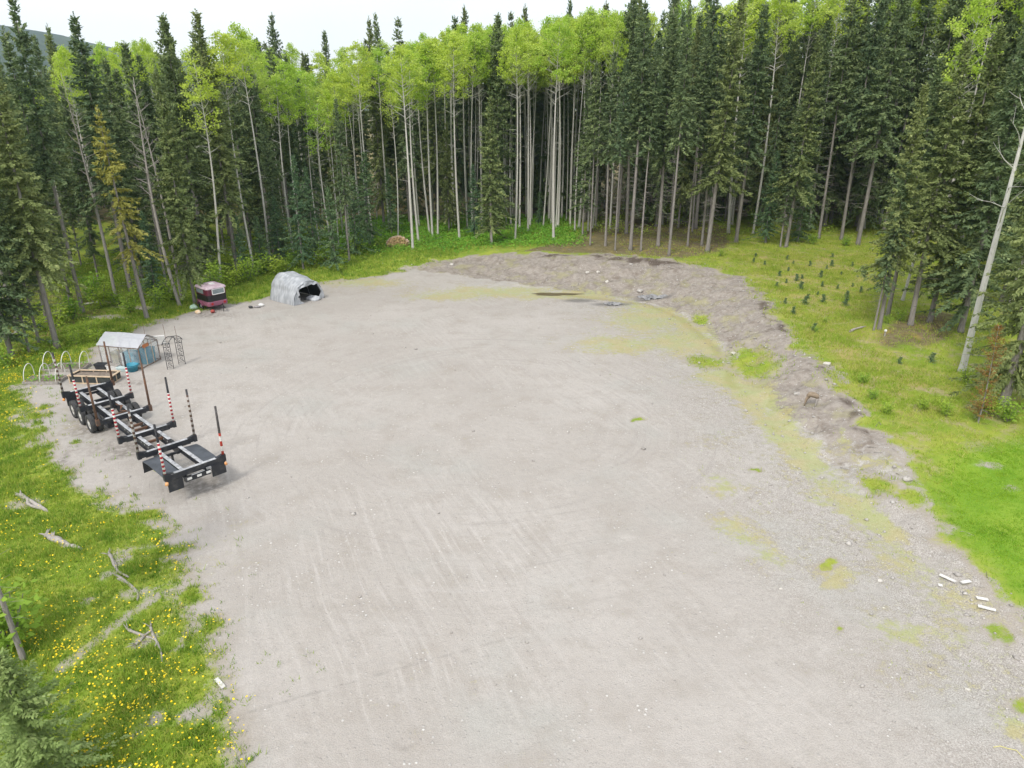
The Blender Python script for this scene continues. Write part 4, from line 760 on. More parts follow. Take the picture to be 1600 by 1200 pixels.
    ('edge2', 1.23, 122.14, 25.25, 3.46, 0.02, -0.015, 1.07, 'dark spruce far back in the wood among the white-stem grove', 'spruces far back in the wood among the white-stem grove'),
    ('edge4', -42.62, 64.4, 20.0, 1.02, 0.001, 0.002, 0.67, 'dark spruce deeper in the wood behind the hoop beds', 'spruces deeper in the wood behind the hoop beds'),
    ('dense2', 60.41, 96.21, 28.75, 6.15, -0.008, -0.005, 0.66, 'dark spruce far back in the wood behind the near right clump', 'spruces far back in the wood behind the near right clump'),
    ('aspen0', -18.88, 92.72, 19.25, 6.21, 0.014, 0.004, 1.07, 'pale-stemmed aspen deeper in the wood behind the firewood pile', 'aspens deeper in the wood behind the firewood pile'),
    ('dense0', -32.17, 93.36, 21.75, 3.59, 0.023, 0.002, 0.68, 'dark spruce far back in the wood behind the tarp shelter', 'spruces far back in the wood behind the tarp shelter'),
    ('dense2', 27.8, 125.08, 29.0, 1.31, 0.014, -0.018, 0.79, 'dark spruce far back in the wood behind the dirt bank', 'spruces far back in the wood behind the dirt bank'),
    ('edge0', -0.1, 109.67, 24.5, 6.0, 0.008, -0.012, 1.0, 'dark spruce far back in the wood among the white-stem grove', 'spruces far back in the wood among the white-stem grove'),
    ('dense1', 13.75, 114.96, 28.75, 1.11, -0.001, 0.011, 1.04, 'dark spruce far back in the wood behind the dirt bank', 'spruces far back in the wood behind the dirt bank'),
    ('dense2', 65.44, 84.87, 29.0, 4.55, -0.0, 0.007, 0.76, 'dark spruce far back in the wood behind the near right clump', 'spruces far back in the wood behind the near right clump'),
    ('edge4', 84.05, 108.78, 29.0, 4.2, 0.016, 0.003, 0.77, 'dark spruce far back in the wood behind the near right clump', 'spruces far back in the wood behind the near right clump'),
    ('edge4', -38.74, 96.43, 19.75, 4.91, -0.011, -0.007, 0.8, 'dark spruce far back in the wood behind the pink horse trailer', 'spruces far back in the wood behind the pink horse trailer'),
    ('aspen3', -27.98, 99.54, 19.75, 2.12, -0.018, 0.032, 0.75, 'pale-stemmed aspen far back in the wood behind the tarp shelter', 'aspens far back in the wood behind the tarp shelter'),
    ('ragged0', -35.16, 97.28, 21.25, 0.75, 0.013, -0.007, 1.07, 'dark spruce far back in the wood behind the pink horse trailer', 'spruces far back in the wood behind the pink horse trailer'),
    ('dense1', -47.86, 72.42, 16.25, 3.94, -0.037, 0.009, 0.7, 'dark spruce far back in the wood behind the hoop beds', 'spruces far back in the wood behind the hoop beds'),
    ('edge2', -36.6, 93.41, 20.0, 3.69, -0.007, -0.009, 0.66, 'dark spruce far back in the wood behind the pink horse trailer', 'spruces far back in the wood behind the pink horse trailer'),
    ('aspen2', 58.78, 115.27, 29.0, 0.36, -0.002, 0.003, 0.75, 'pale-stemmed aspen far back in the wood behind the near right clump', 'aspens far back in the wood behind the near right clump'),
    ('aspen2', -17.14, 87.84, 21.75, 1.83, -0.017, -0.002, 0.85, 'pale-stemmed aspen, first from the left among those fronting the wood behind the firewood pile', 'aspens at the front of the wood behind the firewood pile'),
    ('ragged0', 60.99, 89.97, 29.0, 1.81, -0.006, -0.026, 0.93, 'dark spruce deeper in the wood behind the near right clump', 'spruces deeper in the wood behind the near right clump'),
    ('dense2', -39.83, 123.37, 19.75, 2.16, 0.005, -0.002, 1.02, 'dark spruce far back in the wood behind the tarp shelter', 'spruces far back in the wood behind the tarp shelter'),
    ('edge0', 43.79, 59.89, 25.75, 5.61, 0.012, -0.034, 0.94, 'dark spruce, sixteenth from the left among those fronting the wood behind the near right clump', 'spruces at the front of the wood behind the near right clump'),
    ('edge0', 54.53, 81.7, 28.5, 0.69, -0.019, -0.006, 0.84, 'dark spruce, ninth from the left among those fronting the wood behind the near right clump', 'spruces at the front of the wood behind the near right clump'),
    ('dense1', 54.48, 74.96, 29.0, 5.91, -0.001, 0.002, 0.68, 'dark spruce, seventeenth from the left among those fronting the wood behind the near right clump', 'spruces at the front of the wood behind the near right clump'),
    ('dense1', 9.84, 107.58, 26.25, 2.36, -0.016, -0.008, 0.68, 'dark spruce far back in the wood among the white-stem grove', 'spruces far back in the wood among the white-stem grove'),
    ('ragged0', 31.92, 121.84, 29.0, 1.82, -0.012, 0.019, 1.04, 'dark spruce far back in the wood behind the dirt bank', 'spruces far back in the wood behind the dirt bank'),
    ('edge0', -48.51, 127.73, 22.0, 4.23, -0.025, 0.016, 0.77, 'dark spruce far back in the wood behind the pink horse trailer', 'spruces far back in the wood behind the pink horse trailer'),
    ('edge4', 53.62, 86.74, 28.25, 5.43, -0.034, -0.017, 0.95, 'dark spruce deeper in the wood behind the near right clump', 'spruces deeper in the wood behind the near right clump'),
    ('aspen1', 11.86, 106.01, 24.75, 1.82, 0.012, -0.003, 0.66, 'pale-stemmed aspen far back in the wood behind the dirt bank', 'aspens far back in the wood behind the dirt bank'),
    ('dense1', 40.79, 107.36, 26.5, 6.08, 0.001, 0.055, 0.78, 'dark spruce far back in the wood behind the seedling meadow', 'spruces far back in the wood behind the seedling meadow'),
    ('aspen1', -15.58, 112.54, 17.75, 0.99, -0.028, -0.013, 0.91, 'pale-stemmed aspen far back in the wood behind the firewood pile', 'aspens far back in the wood behind the firewood pile'),
    ('dense1', -75.37, 123.94, 20.25, 1.07, -0.025, 0.009, 1.07, 'dark spruce far back in the wood behind the hoop beds', 'spruces far back in the wood behind the hoop beds'),
    ('ragged1', 45.73, 98.53, 29.0, 2.91, 0.026, 0.018, 0.77, 'dark spruce deeper in the wood behind the seedling meadow', 'spruces deeper in the wood behind the seedling meadow'),
    ('edge0', -42.74, 89.16, 20.5, 0.81, 0.007, 0.007, 0.93, 'dark spruce far back in the wood behind the greenhouse', 'spruces far back in the wood behind the greenhouse'),
    ('dense0', 42.12, 123.69, 27.25, 1.6, 0.007, -0.025, 0.87, 'dark spruce far back in the wood behind the seedling meadow', 'spruces far back in the wood behind the seedling meadow'),
    ('aspen1', -7.59, 96.22, 23.0, 6.06, 0.011, -0.008, 1.07, 'pale-stemmed aspen, fourth from the left among those fronting the wood behind the firewood pile', 'aspens at the front of the wood behind the firewood pile'),
    ('dense2', -59.76, 121.65, 20.75, 1.17, -0.017, -0.002, 0.86, 'dark spruce far back in the wood behind the greenhouse', 'spruces far back in the wood behind the greenhouse'),
    ('aspen3', -26.6, 117.08, 17.25, 3.92, -0.009, 0.01, 0.89, 'pale-stemmed aspen far back in the wood behind the tarp shelter', 'aspens far back in the wood behind the tarp shelter'),
    ('dense1', 42.26, 95.58, 29.0, 2.99, -0.005, 0.015, 1.0, 'dark spruce deeper in the wood behind the seedling meadow', 'spruces deeper in the wood behind the seedling meadow'),
    ('edge2', -72.71, 101.72, 18.25, 2.08, -0.015, -0.012, 0.7, 'dark spruce far back in the wood behind the hoop beds', 'spruces far back in the wood behind the hoop beds'),
    ('dense0', 47.65, 102.14, 29.0, 5.24, -0.001, 0.001, 0.99, 'dark spruce deeper in the wood behind the seedling meadow', 'spruces deeper in the wood behind the seedling meadow'),
    ('dense2', -69.31, 111.88, 18.5, 5.85, 0.004, -0.009, 0.95, 'dark spruce far back in the wood behind the hoop beds', 'spruces far back in the wood behind the hoop beds'),
    ('dense0', 54.76, 124.42, 29.0, 4.36, 0.003, -0.023, 0.76, 'dark spruce far back in the wood behind the seedling meadow', 'spruces far back in the wood behind the seedling meadow'),
    ('ragged1', -45.32, 74.03, 16.5, 5.0, 0.003, 0.003, 0.94, 'dark spruce far back in the wood behind the hoop beds', 'spruces far back in the wood behind the hoop beds'),
    ('dense1', 48.53, 70.02, 27.75, 1.03, -0.03, 0.011, 0.89, 'dark spruce, tenth from the left among those fronting the wood behind the near right clump', 'spruces at the front of the wood behind the near right clump'),
    ('dense2', 33.05, 104.7, 25.0, 2.73, -0.0, 0.004, 0.74, 'dark spruce far back in the wood behind the seedling meadow', 'spruces far back in the wood behind the seedling meadow'),
    ('dense0', -73.25, 109.33, 18.75, 5.99, -0.0, 0.029, 0.96, 'dark spruce far back in the wood behind the hoop beds', 'spruces far back in the wood behind the hoop beds'),
    ('dense2', -49.12, 62.61, 18.25, 4.23, -0.009, -0.013, 0.97, 'dark spruce far back in the wood behind the hoop beds', 'spruces far back in the wood behind the hoop beds'),
    ('ragged1', 21.23, 107.23, 26.5, 3.74, -0.004, -0.004, 0.64, 'dark spruce far back in the wood behind the dirt bank', 'spruces far back in the wood behind the dirt bank'),
    ('edge0', -82.78, 127.99, 19.75, 3.53, 0.002, 0.002, 0.69, 'dark spruce far back in the wood behind the hoop beds', 'spruces far back in the wood behind the hoop beds'),
    ('dense2', -18.24, 105.51, 26.5, 3.28, -0.002, 0.007, 0.66, 'dark spruce far back in the wood behind the firewood pile', 'spruces far back in the wood behind the firewood pile'),
    ('aspen0', 44.59, 90.95, 29.0, 3.35, -0.006, 0.042, 1.05, 'pale-stemmed aspen, fourth from the left among those fronting the wood behind the seedling meadow', 'aspens at the front of the wood behind the seedling meadow'),
    ('ragged1', 47.64, 91.87, 29.0, 5.01, 0.002, 0.025, 1.0, 'dark spruce, second from the left among those fronting the wood behind the near right clump', 'spruces at the front of the wood behind the near right clump'),
    ('aspen0', -21.16, 125.45, 24.0, 6.14, 0.021, -0.006, 1.0, 'pale-stemmed aspen far back in the wood behind the firewood pile', 'aspens far back in the wood behind the firewood pile'),
    ('aspen0', 52.52, 96.68, 29.0, 4.11, 0.003, 0.014, 0.84, 'pale-stemmed aspen deeper in the wood behind the near right clump', 'aspens deeper in the wood behind the near right clump'),
    ('aspen0', -28.81, 92.59, 21.25, 4.69, 0.004, -0.01, 0.63, 'pale-stemmed aspen deeper in the wood behind the tarp shelter', 'aspens deeper in the wood behind the tarp shelter'),
    ('ragged0', -62.82, 108.02, 25.5, 1.55, -0.006, -0.019, 0.7, 'dark spruce far back in the wood behind the hoop beds', 'spruces far back in the wood behind the hoop beds'),
    ('aspen2', 83.73, 119.55, 29.0, 4.77, 0.034, 0.006, 0.67, 'pale-stemmed aspen far back in the wood behind the near right clump', 'aspens far back in the wood behind the near right clump'),
    ('edge2', -10.04, 99.52, 19.75, 1.68, -0.032, -0.019, 1.08, 'dark spruce deeper in the wood behind the firewood pile', 'spruces deeper in the wood behind the firewood pile'),
    ('edge0', -46.72, 86.91, 21.25, 3.46, 0.01, 0.004, 0.64, 'dark spruce far back in the wood behind the greenhouse', 'spruces far back in the wood behind the greenhouse'),
    ('ragged1', -35.78, 90.29, 22.25, 5.66, -0.003, 0.021, 0.88, 'dark spruce far back in the wood behind the pink horse trailer', 'spruces far back in the wood behind the pink horse trailer'),
    ('dense2', 22.86, 120.59, 27.75, 2.32, -0.009, -0.02, 1.07, 'dark spruce far back in the wood behind the dirt bank', 'spruces far back in the wood behind the dirt bank'),
    ('dense1', -61.49, 83.72, 22.25, 1.46, -0.011, 0.027, 0.67, 'dark spruce far back in the wood behind the hoop beds', 'spruces far back in the wood behind the hoop beds'),
    ('aspen0', -40.93, 86.61, 22.0, 0.36, 0.012, 0.033, 0.67, 'pale-stemmed aspen far back in the wood behind the greenhouse', 'aspens far back in the wood behind the greenhouse'),
    ('aspen1', 63.72, 104.05, 29.0, 1.14, -0.018, -0.006, 0.91, 'pale-stemmed aspen far back in the wood behind the near right clump', 'aspens far back in the wood behind the near right clump'),
    ('dense0', -38.34, 74.3, 19.25, 6.21, 0.004, 0.01, 1.05, 'dark spruce deeper in the wood behind the greenhouse', 'spruces deeper in the wood behind the greenhouse'),
    ('dense1', 15.86, 95.75, 27.25, 1.7, -0.011, 0.004, 0.88, 'dark spruce deeper in the wood behind the dirt bank', 'spruces deeper in the wood behind the dirt bank'),
    ('aspen1', 53.65, 100.49, 29.0, 3.97, 0.007, -0.007, 0.92, 'pale-stemmed aspen deeper in the wood behind the near right clump', 'aspens deeper in the wood behind the near right clump'),
    ('aspen1', 76.84, 126.5, 29.0, 1.34, -0.007, -0.02, 0.89, 'pale-stemmed aspen far back in the wood behind the near right clump', 'aspens far back in the wood behind the near right clump'),
    ('dense2', -62.66, 96.23, 18.75, 1.45, -0.017, -0.004, 0.77, 'dark spruce far back in the wood behind the hoop beds', 'spruces far back in the wood behind the hoop beds'),
    ('dense0', -36.52, 68.99, 20.0, 0.64, 0.011, 0.021, 0.92, 'dark spruce deeper in the wood behind the greenhouse', 'spruces deeper in the wood behind the greenhouse'),
    ('edge0', -33.8, 77.96, 22.0, 5.38, -0.011, 0.005, 1.04, 'dark spruce deeper in the wood behind the pink horse trailer', 'spruces deeper in the wood behind the pink horse trailer'),
    ('dense0', 43.71, 54.15, 26.25, 1.58, 0.005, 0.025, 0.77, 'dark spruce at the front of the wood behind the near right clump', 'spruces at the front of the wood behind the near right clump'),
    ('dense2', -37.64, 100.79, 19.0, 5.08, -0.002, -0.038, 0.84, 'dark spruce far back in the wood behind the pink horse trailer', 'spruces far back in the wood behind the pink horse trailer'),
    ('edge2', 50.4, 71.94, 27.75, 4.09, -0.008, -0.02, 0.62, 'dark spruce, twelfth from the left among those fronting the wood behind the near right clump', 'spruces at the front of the wood behind the near right clump'),
    ('aspen1', -17.12, 122.04, 20.5, 3.38, -0.03, -0.001, 0.76, 'pale-stemmed aspen far back in the wood behind the firewood pile', 'aspens far back in the wood behind the firewood pile'),
    ('dense0', 10.36, 100.01, 23.0, 1.27, 0.022, -0.019, 1.04, 'dark spruce deeper in the wood among the white-stem grove', 'spruces deeper in the wood among the white-stem grove'),
    ('aspen3', 4.58, 106.91, 24.5, 4.35, 0.026, 0.013, 0.93, 'pale-stemmed aspen deeper in the wood among the white-stem grove', 'aspens deeper in the wood among the white-stem grove'),
    ('aspen1', -20.13, 95.11, 19.5, 5.68, 0.018, 0.048, 1.05, 'pale-stemmed aspen deeper in the wood behind the firewood pile', 'aspens deeper in the wood behind the firewood pile'),
    ('edge0', 2.13, 108.08, 22.5, 5.28, 0.001, -0.007, 0.96, 'dark spruce far back in the wood among the white-stem grove', 'spruces far back in the wood among the white-stem grove'),
    ('edge4', 52.05, 88.53, 29.0, 0.31, -0.012, -0.042, 0.7, 'dark spruce deeper in the wood behind the near right clump', 'spruces deeper in the wood behind the near right clump'),
    ('aspen3', -0.78, 106.34, 24.5, 1.44, -0.013, 0.011, 0.88, 'pale-stemmed aspen deeper in the wood among the white-stem grove', 'aspens deeper in the wood among the white-stem grove'),
    ('aspen0', -3.15, 106.7, 23.75, 1.18, -0.013, 0.026, 0.79, 'pale-stemmed aspen deeper in the wood among the white-stem grove', 'aspens deeper in the wood among the white-stem grove'),
    ('dense1', -16.52, 127.31, 21.75, 0.31, -0.015, -0.048, 1.01, 'dark spruce far back in the wood behind the firewood pile', 'spruces far back in the wood behind the firewood pile'),
    ('dense0', 35.54, 89.11, 24.5, 4.09, -0.011, 0.012, 0.92, 'dark spruce, third from the left among those fronting the wood behind the seedling meadow', 'spruces at the front of the wood behind the seedling meadow'),
    ('dense2', 28.25, 109.7, 26.75, 5.11, -0.017, -0.021, 0.9, 'dark spruce far back in the wood behind the dirt bank', 'spruces far back in the wood behind the dirt bank'),
    ('dense0', -1.87, 92.9, 25.0, 1.04, 0.014, 0.0, 0.88, 'dark spruce at the front of the wood among the white-stem grove', 'spruces at the front of the wood among the white-stem grove'),
    ('aspen3', 7.59, 93.52, 23.75, 5.2, -0.003, 0.007, 0.71, 'pale-stemmed aspen, twelfth from the left among those fronting the wood among the white-stem grove', 'aspens at the front of the wood among the white-stem grove'),
    ('dense1', 39.95, 113.44, 29.0, 4.07, -0.007, -0.001, 0.98, 'dark spruce far back in the wood behind the seedling meadow', 'spruces far back in the wood behind the seedling meadow'),
    ('ragged0', -38.79, 65.45, 18.0, 3.26, 0.013, 0.007, 0.83, 'dark spruce deeper in the wood behind the greenhouse', 'spruces deeper in the wood behind the greenhouse'),
    ('dense1', -8.28, 121.47, 29.0, 6.14, 0.027, 0.006, 0.86, 'dark spruce far back in the wood behind the firewood pile', 'spruces far back in the wood behind the firewood pile'),
    ('aspen2', 36.05, 107.33, 29.0, 4.65, 0.023, -0.001, 0.83, 'pale-stemmed aspen far back in the wood behind the seedling meadow', 'aspens far back in the wood behind the seedling meadow'),
    ('ragged1', -80.11, 112.43, 16.0, 2.19, -0.012, 0.009, 0.95, 'dark spruce far back in the wood behind the hoop beds', 'spruces far back in the wood behind the hoop beds'),
    ('aspen2', -24.48, 82.64, 19.75, 2.98, 0.004, 0.004, 0.88, 'pale-stemmed aspen, second from the left among those fronting the wood behind the tarp shelter', 'aspens at the front of the wood behind the tarp shelter'),
    ('dense2', -30.32, 86.4, 20.0, 1.23, 0.035, -0.02, 0.98, 'dark spruce deeper in the wood behind the tarp shelter', 'spruces deeper in the wood behind the tarp shelter'),
    ('aspen2', -48.76, 95.07, 21.0, 1.59, -0.007, 0.025, 1.0, 'pale-stemmed aspen far back in the wood behind the greenhouse', 'aspens far back in the wood behind the greenhouse'),
    ('aspen0', 0.42, 99.59, 23.75, 5.81, 0.01, 0.019, 0.67, 'pale-stemmed aspen deeper in the wood among the white-stem grove', 'aspens deeper in the wood among the white-stem grove'),
    ('edge4', 55.41, 97.04, 29.0, 0.98, -0.002, -0.001, 0.79, 'dark spruce deeper in the wood behind the near right clump', 'spruces deeper in the wood behind the near right clump'),
    ('edge0', -49.66, 68.89, 20.25, 1.68, -0.006, -0.007, 1.02, 'dark spruce far back in the wood behind the hoop beds', 'spruces far back in the wood behind the hoop beds'),
    ('dense1', -44.31, 83.81, 21.0, 3.8, 0.012, 0.001, 0.97, 'dark spruce far back in the wood behind the greenhouse', 'spruces far back in the wood behind the greenhouse'),
    ('aspen1', 2.25, 96.37, 22.25, 3.95, 0.038, -0.018, 1.0, 'pale-stemmed aspen, fifth from the left among those fronting the wood among the white-stem grove', 'aspens at the front of the wood among the white-stem grove'),
    ('aspen2', -44.79, 78.17, 21.0, 2.42, -0.003, 0.01, 0.65, 'pale-stemmed aspen far back in the wood behind the greenhouse', 'aspens far back in the wood behind the greenhouse'),
    ('dense0', -59.19, 98.42, 18.0, 1.66, -0.015, -0.03, 0.84, 'dark spruce far back in the wood behind the hoop beds', 'spruces far back in the wood behind the hoop beds'),
    ('aspen3', 17.97, 120.93, 27.0, 4.42, 0.024, -0.019, 1.04, 'pale-stemmed aspen far back in the wood behind the dirt bank', 'aspens far back in the wood behind the dirt bank'),
    ('edge4', 6.12, 108.2, 24.0, 0.91, 0.011, 0.021, 0.71, 'dark spruce far back in the wood among the white-stem grove', 'spruces far back in the wood among the white-stem grove'),
    ('aspen2', 57.45, 74.05, 28.75, 2.33, 0.014, 0.006, 0.88, 'pale-stemmed aspen deeper in the wood behind the near right clump', 'aspens deeper in the wood behind the near right clump'),
    ('edge4', -40.67, 105.14, 20.5, 1.5, -0.008, 0.018, 1.07, 'dark spruce far back in the wood behind the pink horse trailer', 'spruces far back in the wood behind the pink horse trailer'),
    ('dense0', 59.61, 99.34, 29.0, 1.3, 0.012, 0.034, 0.64, 'dark spruce far back in the wood behind the near right clump', 'spruces far back in the wood behind the near right clump'),
    ('aspen3', 4.05, 93.35, 23.5, 0.13, 0.025, -0.02, 0.74, 'pale-stemmed aspen, seventh from the left among those fronting the wood among the white-stem grove', 'aspens at the front of the wood among the white-stem grove'),
    ('dense1', 5.51, 127.5, 25.75, 1.88, -0.003, 0.024, 0.85, 'dark spruce far back in the wood among the white-stem grove', 'spruces far back in the wood among the white-stem grove'),
    ('dense0', 23.22, 97.24, 25.25, 5.27, -0.012, 0.046, 0.95, 'dark spruce deeper in the wood behind the dirt bank', 'spruces deeper in the wood behind the dirt bank'),
    ('dense1', -24.16, 107.97, 18.75, 5.54, 0.008, -0.009, 0.7, 'dark spruce far back in the wood behind the tarp shelter', 'spruces far back in the wood behind the tarp shelter'),
    ('aspen0', 55.56, 78.69, 28.5, 1.41, 0.017, -0.012, 0.71, 'pale-stemmed aspen, fourth from the left among those fronting the wood behind the near right clump', 'aspens at the front of the wood behind the near right clump'),
    ('dense1', 1.56, 116.32, 28.5, 1.69, 0.022, 0.021, 0.88, 'dark spruce far back in the wood among the white-stem grove', 'spruces far back in the wood among the white-stem grove'),
    ('aspen2', -33.9, 86.91, 21.25, 0.06, -0.054, -0.02, 0.94, 'pale-stemmed aspen deeper in the wood behind the pink horse trailer', 'aspens deeper in the wood behind the pink horse trailer'),
    ('dense2', 31.18, 89.49, 23.75, 1.36, 0.011, -0.02, 0.65, 'dark spruce, second from the left among those fronting the wood behind the seedling meadow', 'spruces at the front of the wood behind the seedling meadow'),
    ('dense1', -60.21, 126.47, 21.25, 0.68, -0.056, -0.03, 1.06, 'dark spruce far back in the wood behind the greenhouse', 'spruces far back in the wood behind the greenhouse'),
    ('edge4', -12.73, 90.6, 19.5, 6.11, 0.003, 0.031, 0.98, 'dark spruce at the front of the wood behind the firewood pile', 'spruces at the front of the wood behind the firewood pile'),
    ('dense0', -26.35, 88.38, 20.25, 5.42, -0.009, 0.011, 0.73, 'dark spruce deeper in the wood behind the tarp shelter', 'spruces deeper in the wood behind the tarp shelter'),
    ('dense0', -39.49, 82.01, 20.75, 4.85, 0.011, -0.012, 0.99, 'dark spruce deeper in the wood behind the greenhouse', 'spruces deeper in the wood behind the greenhouse'),
    ('edge0', 41.93, 90.95, 28.25, 0.96, 0.005, -0.04, 0.66, 'dark spruce, fifth from the left among those fronting the wood behind the seedling meadow', 'spruces at the front of the wood behind the seedling meadow'),
    ('edge1', 13.02, 88.56, 27.25, 4.99, -0.002, -0.033, 0.86, 'dark spruce, second from the left among those fronting the wood behind the dirt bank', 'spruces at the front of the wood behind the dirt bank'),
    ('dense1', 31.7, 93.55, 29.0, 1.28, -0.002, 0.0, 0.67, 'dark spruce deeper in the wood behind the seedling meadow', 'spruces deeper in the wood behind the seedling meadow'),
    ('aspen0', 46.36, 58.36, 26.0, 1.61, -0.006, 0.0, 0.78, 'pale-stemmed aspen, seventh from the left among those fronting the wood behind the near right clump', 'aspens at the front of the wood behind the near right clump'),
    ('ragged0', 28.13, 89.59, 26.75, 4.58, -0.023, -0.014, 0.98, 'dark spruce, first from the left among those fronting the wood behind the seedling meadow', 'spruces at the front of the wood behind the seedling meadow'),
    ('edge4', -53.44, 90.8, 19.0, 5.18, -0.001, -0.02, 0.89, 'dark spruce far back in the wood behind the hoop beds', 'spruces far back in the wood behind the hoop beds'),
    ('edge0', -36.92, 80.85, 19.5, 3.95, -0.02, 0.019, 0.81, 'dark spruce deeper in the wood behind the pink horse trailer', 'spruces deeper in the wood behind the pink horse trailer'),
    ('aspen2', -16.23, 95.1, 21.5, 4.03, -0.013, 0.022, 0.99, 'pale-stemmed aspen deeper in the wood behind the firewood pile', 'aspens deeper in the wood behind the firewood pile'),
    ('aspen0', 67.29, 87.55, 29.0, 4.66, -0.007, 0.016, 0.94, 'pale-stemmed aspen far back in the wood behind the near right clump', 'aspens far back in the wood behind the near right clump'),
    ('dense1', 41.65, 98.74, 26.75, 0.56, 0.012, 0.014, 0.96, 'dark spruce deeper in the wood behind the seedling meadow', 'spruces deeper in the wood behind the seedling meadow'),
    ('edge4', 36.17, 96.11, 25.75, 1.19, 0.019, -0.027, 1.06, 'dark spruce deeper in the wood behind the seedling meadow', 'spruces deeper in the wood behind the seedling meadow'),
    ('dense1', 49.08, 62.96, 26.25, 4.39, 0.006, -0.019, 0.67, 'dark spruce, nineteenth from the left among those fronting the wood behind the near right clump', 'spruces at the front of the wood behind the near right clump'),
    ('dense0', 49.63, 75.97, 26.5, 5.13, 0.013, 0.019, 0.62, 'dark spruce, seventh from the left among those fronting the wood behind the near right clump', 'spruces at the front of the wood behind the near right clump'),
    ('aspen2', 63.52, 100.14, 29.0, 3.71, 0.004, 0.015, 0.92, 'pale-stemmed aspen far back in the wood behind the near right clump', 'aspens far back in the wood behind the near right clump'),
    ('edge0', 13.2, 96.75, 25.25, 4.68, -0.024, 0.0, 0.74, 'dark spruce deeper in the wood behind the dirt bank', 'spruces deeper in the wood behind the dirt bank'),
    ('dense2', -44.46, 95.62, 21.75, 0.06, 0.026, -0.008, 1.0, 'dark spruce far back in the wood behind the greenhouse', 'spruces far back in the wood behind the greenhouse'),
    ('ragged1', -33.37, 107.0, 23.25, 2.03, -0.017, 0.017, 0.97, 'dark spruce far back in the wood behind the tarp shelter', 'spruces far back in the wood behind the tarp shelter'),
    ('ragged1', -20.2, 113.14, 22.5, 1.05, -0.006, 0.007, 0.73, 'dark spruce far back in the wood behind the firewood pile', 'spruces far back in the wood behind the firewood pile'),
    ('aspen0', -32.42, 111.72, 22.75, 5.73, 0.04, 0.008, 0.82, 'pale-stemmed aspen far back in the wood behind the tarp shelter', 'aspens far back in the wood behind the tarp shelter'),
    ('aspen2', 14.61, 99.35, 24.75, 4.5, -0.004, 0.012, 0.81, 'pale-stemmed aspen deeper in the wood behind the dirt bank', 'aspens deeper in the wood behind the dirt bank'),
    ('dense1', 21.26, 91.89, 23.5, 5.67, -0.002, -0.016, 0.66, 'dark spruce deeper in the wood behind the dirt bank', 'spruces deeper in the wood behind the dirt bank'),
    ('ragged0', -41.38, 75.35, 18.75, 1.6, 0.024, 0.02, 0.85, 'dark spruce deeper in the wood behind the greenhouse', 'spruces deeper in the wood behind the greenhouse'),
    ('aspen0', -0.13, 94.0, 22.75, 3.33, 0.001, 0.015, 0.9, 'pale-stemmed aspen, third from the left among those fronting the wood among the white-stem grove', 'aspens at the front of the wood among the white-stem grove'),
    ('aspen2', 5.1, 99.25, 23.75, 0.28, -0.006, -0.014, 0.88, 'pale-stemmed aspen deeper in the wood among the white-stem grove', 'aspens deeper in the wood among the white-stem grove'),
    ('aspen2', 61.23, 82.51, 29.0, 6.11, -0.006, -0.005, 0.72, 'pale-stemmed aspen deeper in the wood behind the near right clump', 'aspens deeper in the wood behind the near right clump'),
    ('aspen0', 10.28, 91.42, 23.5, 0.66, 0.014, 0.001, 0.63, 'pale-stemmed aspen, first from the left among those fronting the wood behind the dirt bank', 'aspens at the front of the wood behind the dirt bank'),
    ('dense2', 43.85, 57.57, 24.0, 2.54, 0.015, -0.018, 0.94, 'dark spruce, eighteenth from the left among those fronting the wood behind the near right clump', 'spruces at the front of the wood behind the near right clump'),
    ('edge2', 56.4, 89.34, 29.0, 3.11, -0.015, -0.02, 0.96, 'dark spruce deeper in the wood behind the near right clump', 'spruces deeper in the wood behind the near right clump'),
    ('edge0', 61.8, 87.14, 29.0, 2.73, -0.007, -0.018, 0.97, 'dark spruce deeper in the wood behind the near right clump', 'spruces deeper in the wood behind the near right clump'),
    ('edge0', -43.99, 59.86, 20.25, 5.4, -0.001, -0.012, 0.63, 'dark spruce deeper in the wood behind the hoop beds', 'spruces deeper in the wood behind the hoop beds'),
    ('aspen1', 54.53, 69.37, 27.75, 0.32, -0.023, 0.013, 0.65, 'pale-stemmed aspen deeper in the wood behind the near right clump', 'aspens deeper in the wood behind the near right clump'),
    ('ragged1', 50.99, 85.04, 29.0, 4.9, -0.003, -0.021, 1.03, 'dark spruce, fifth from the left among those fronting the wood behind the near right clump', 'spruces at the front of the wood behind the near right clump'),
    ('aspen0', -4.27, 95.84, 22.75, 1.17, 0.024, -0.008, 0.77, 'pale-stemmed aspen, eighth from the left among those fronting the wood behind the firewood pile', 'aspens at the front of the wood behind the firewood pile'),
    ('dense2', -6.68, 107.23, 24.0, 3.63, -0.001, 0.005, 0.8, 'dark spruce far back in the wood behind the firewood pile', 'spruces far back in the wood behind the firewood pile'),
    ('ragged1', -53.83, 76.84, 19.0, 5.47, 0.017, 0.029, 1.02, 'dark spruce far back in the wood behind the hoop beds', 'spruces far back in the wood behind the hoop beds'),
    ('aspen2', 14.0, 109.98, 26.5, 4.22, 0.014, 0.015, 0.79, 'pale-stemmed aspen far back in the wood behind the dirt bank', 'aspens far back in the wood behind the dirt bank'),
    ('dense0', -68.33, 126.6, 21.5, 5.81, -0.002, -0.025, 0.9, 'dark spruce far back in the wood behind the greenhouse', 'spruces far back in the wood behind the greenhouse'),
    ('edge0', 13.84, 86.66, 26.5, 0.4, -0.02, 0.002, 0.97, 'dark spruce, third from the left among those fronting the wood behind the dirt bank', 'spruces at the front of the wood behind the dirt bank'),
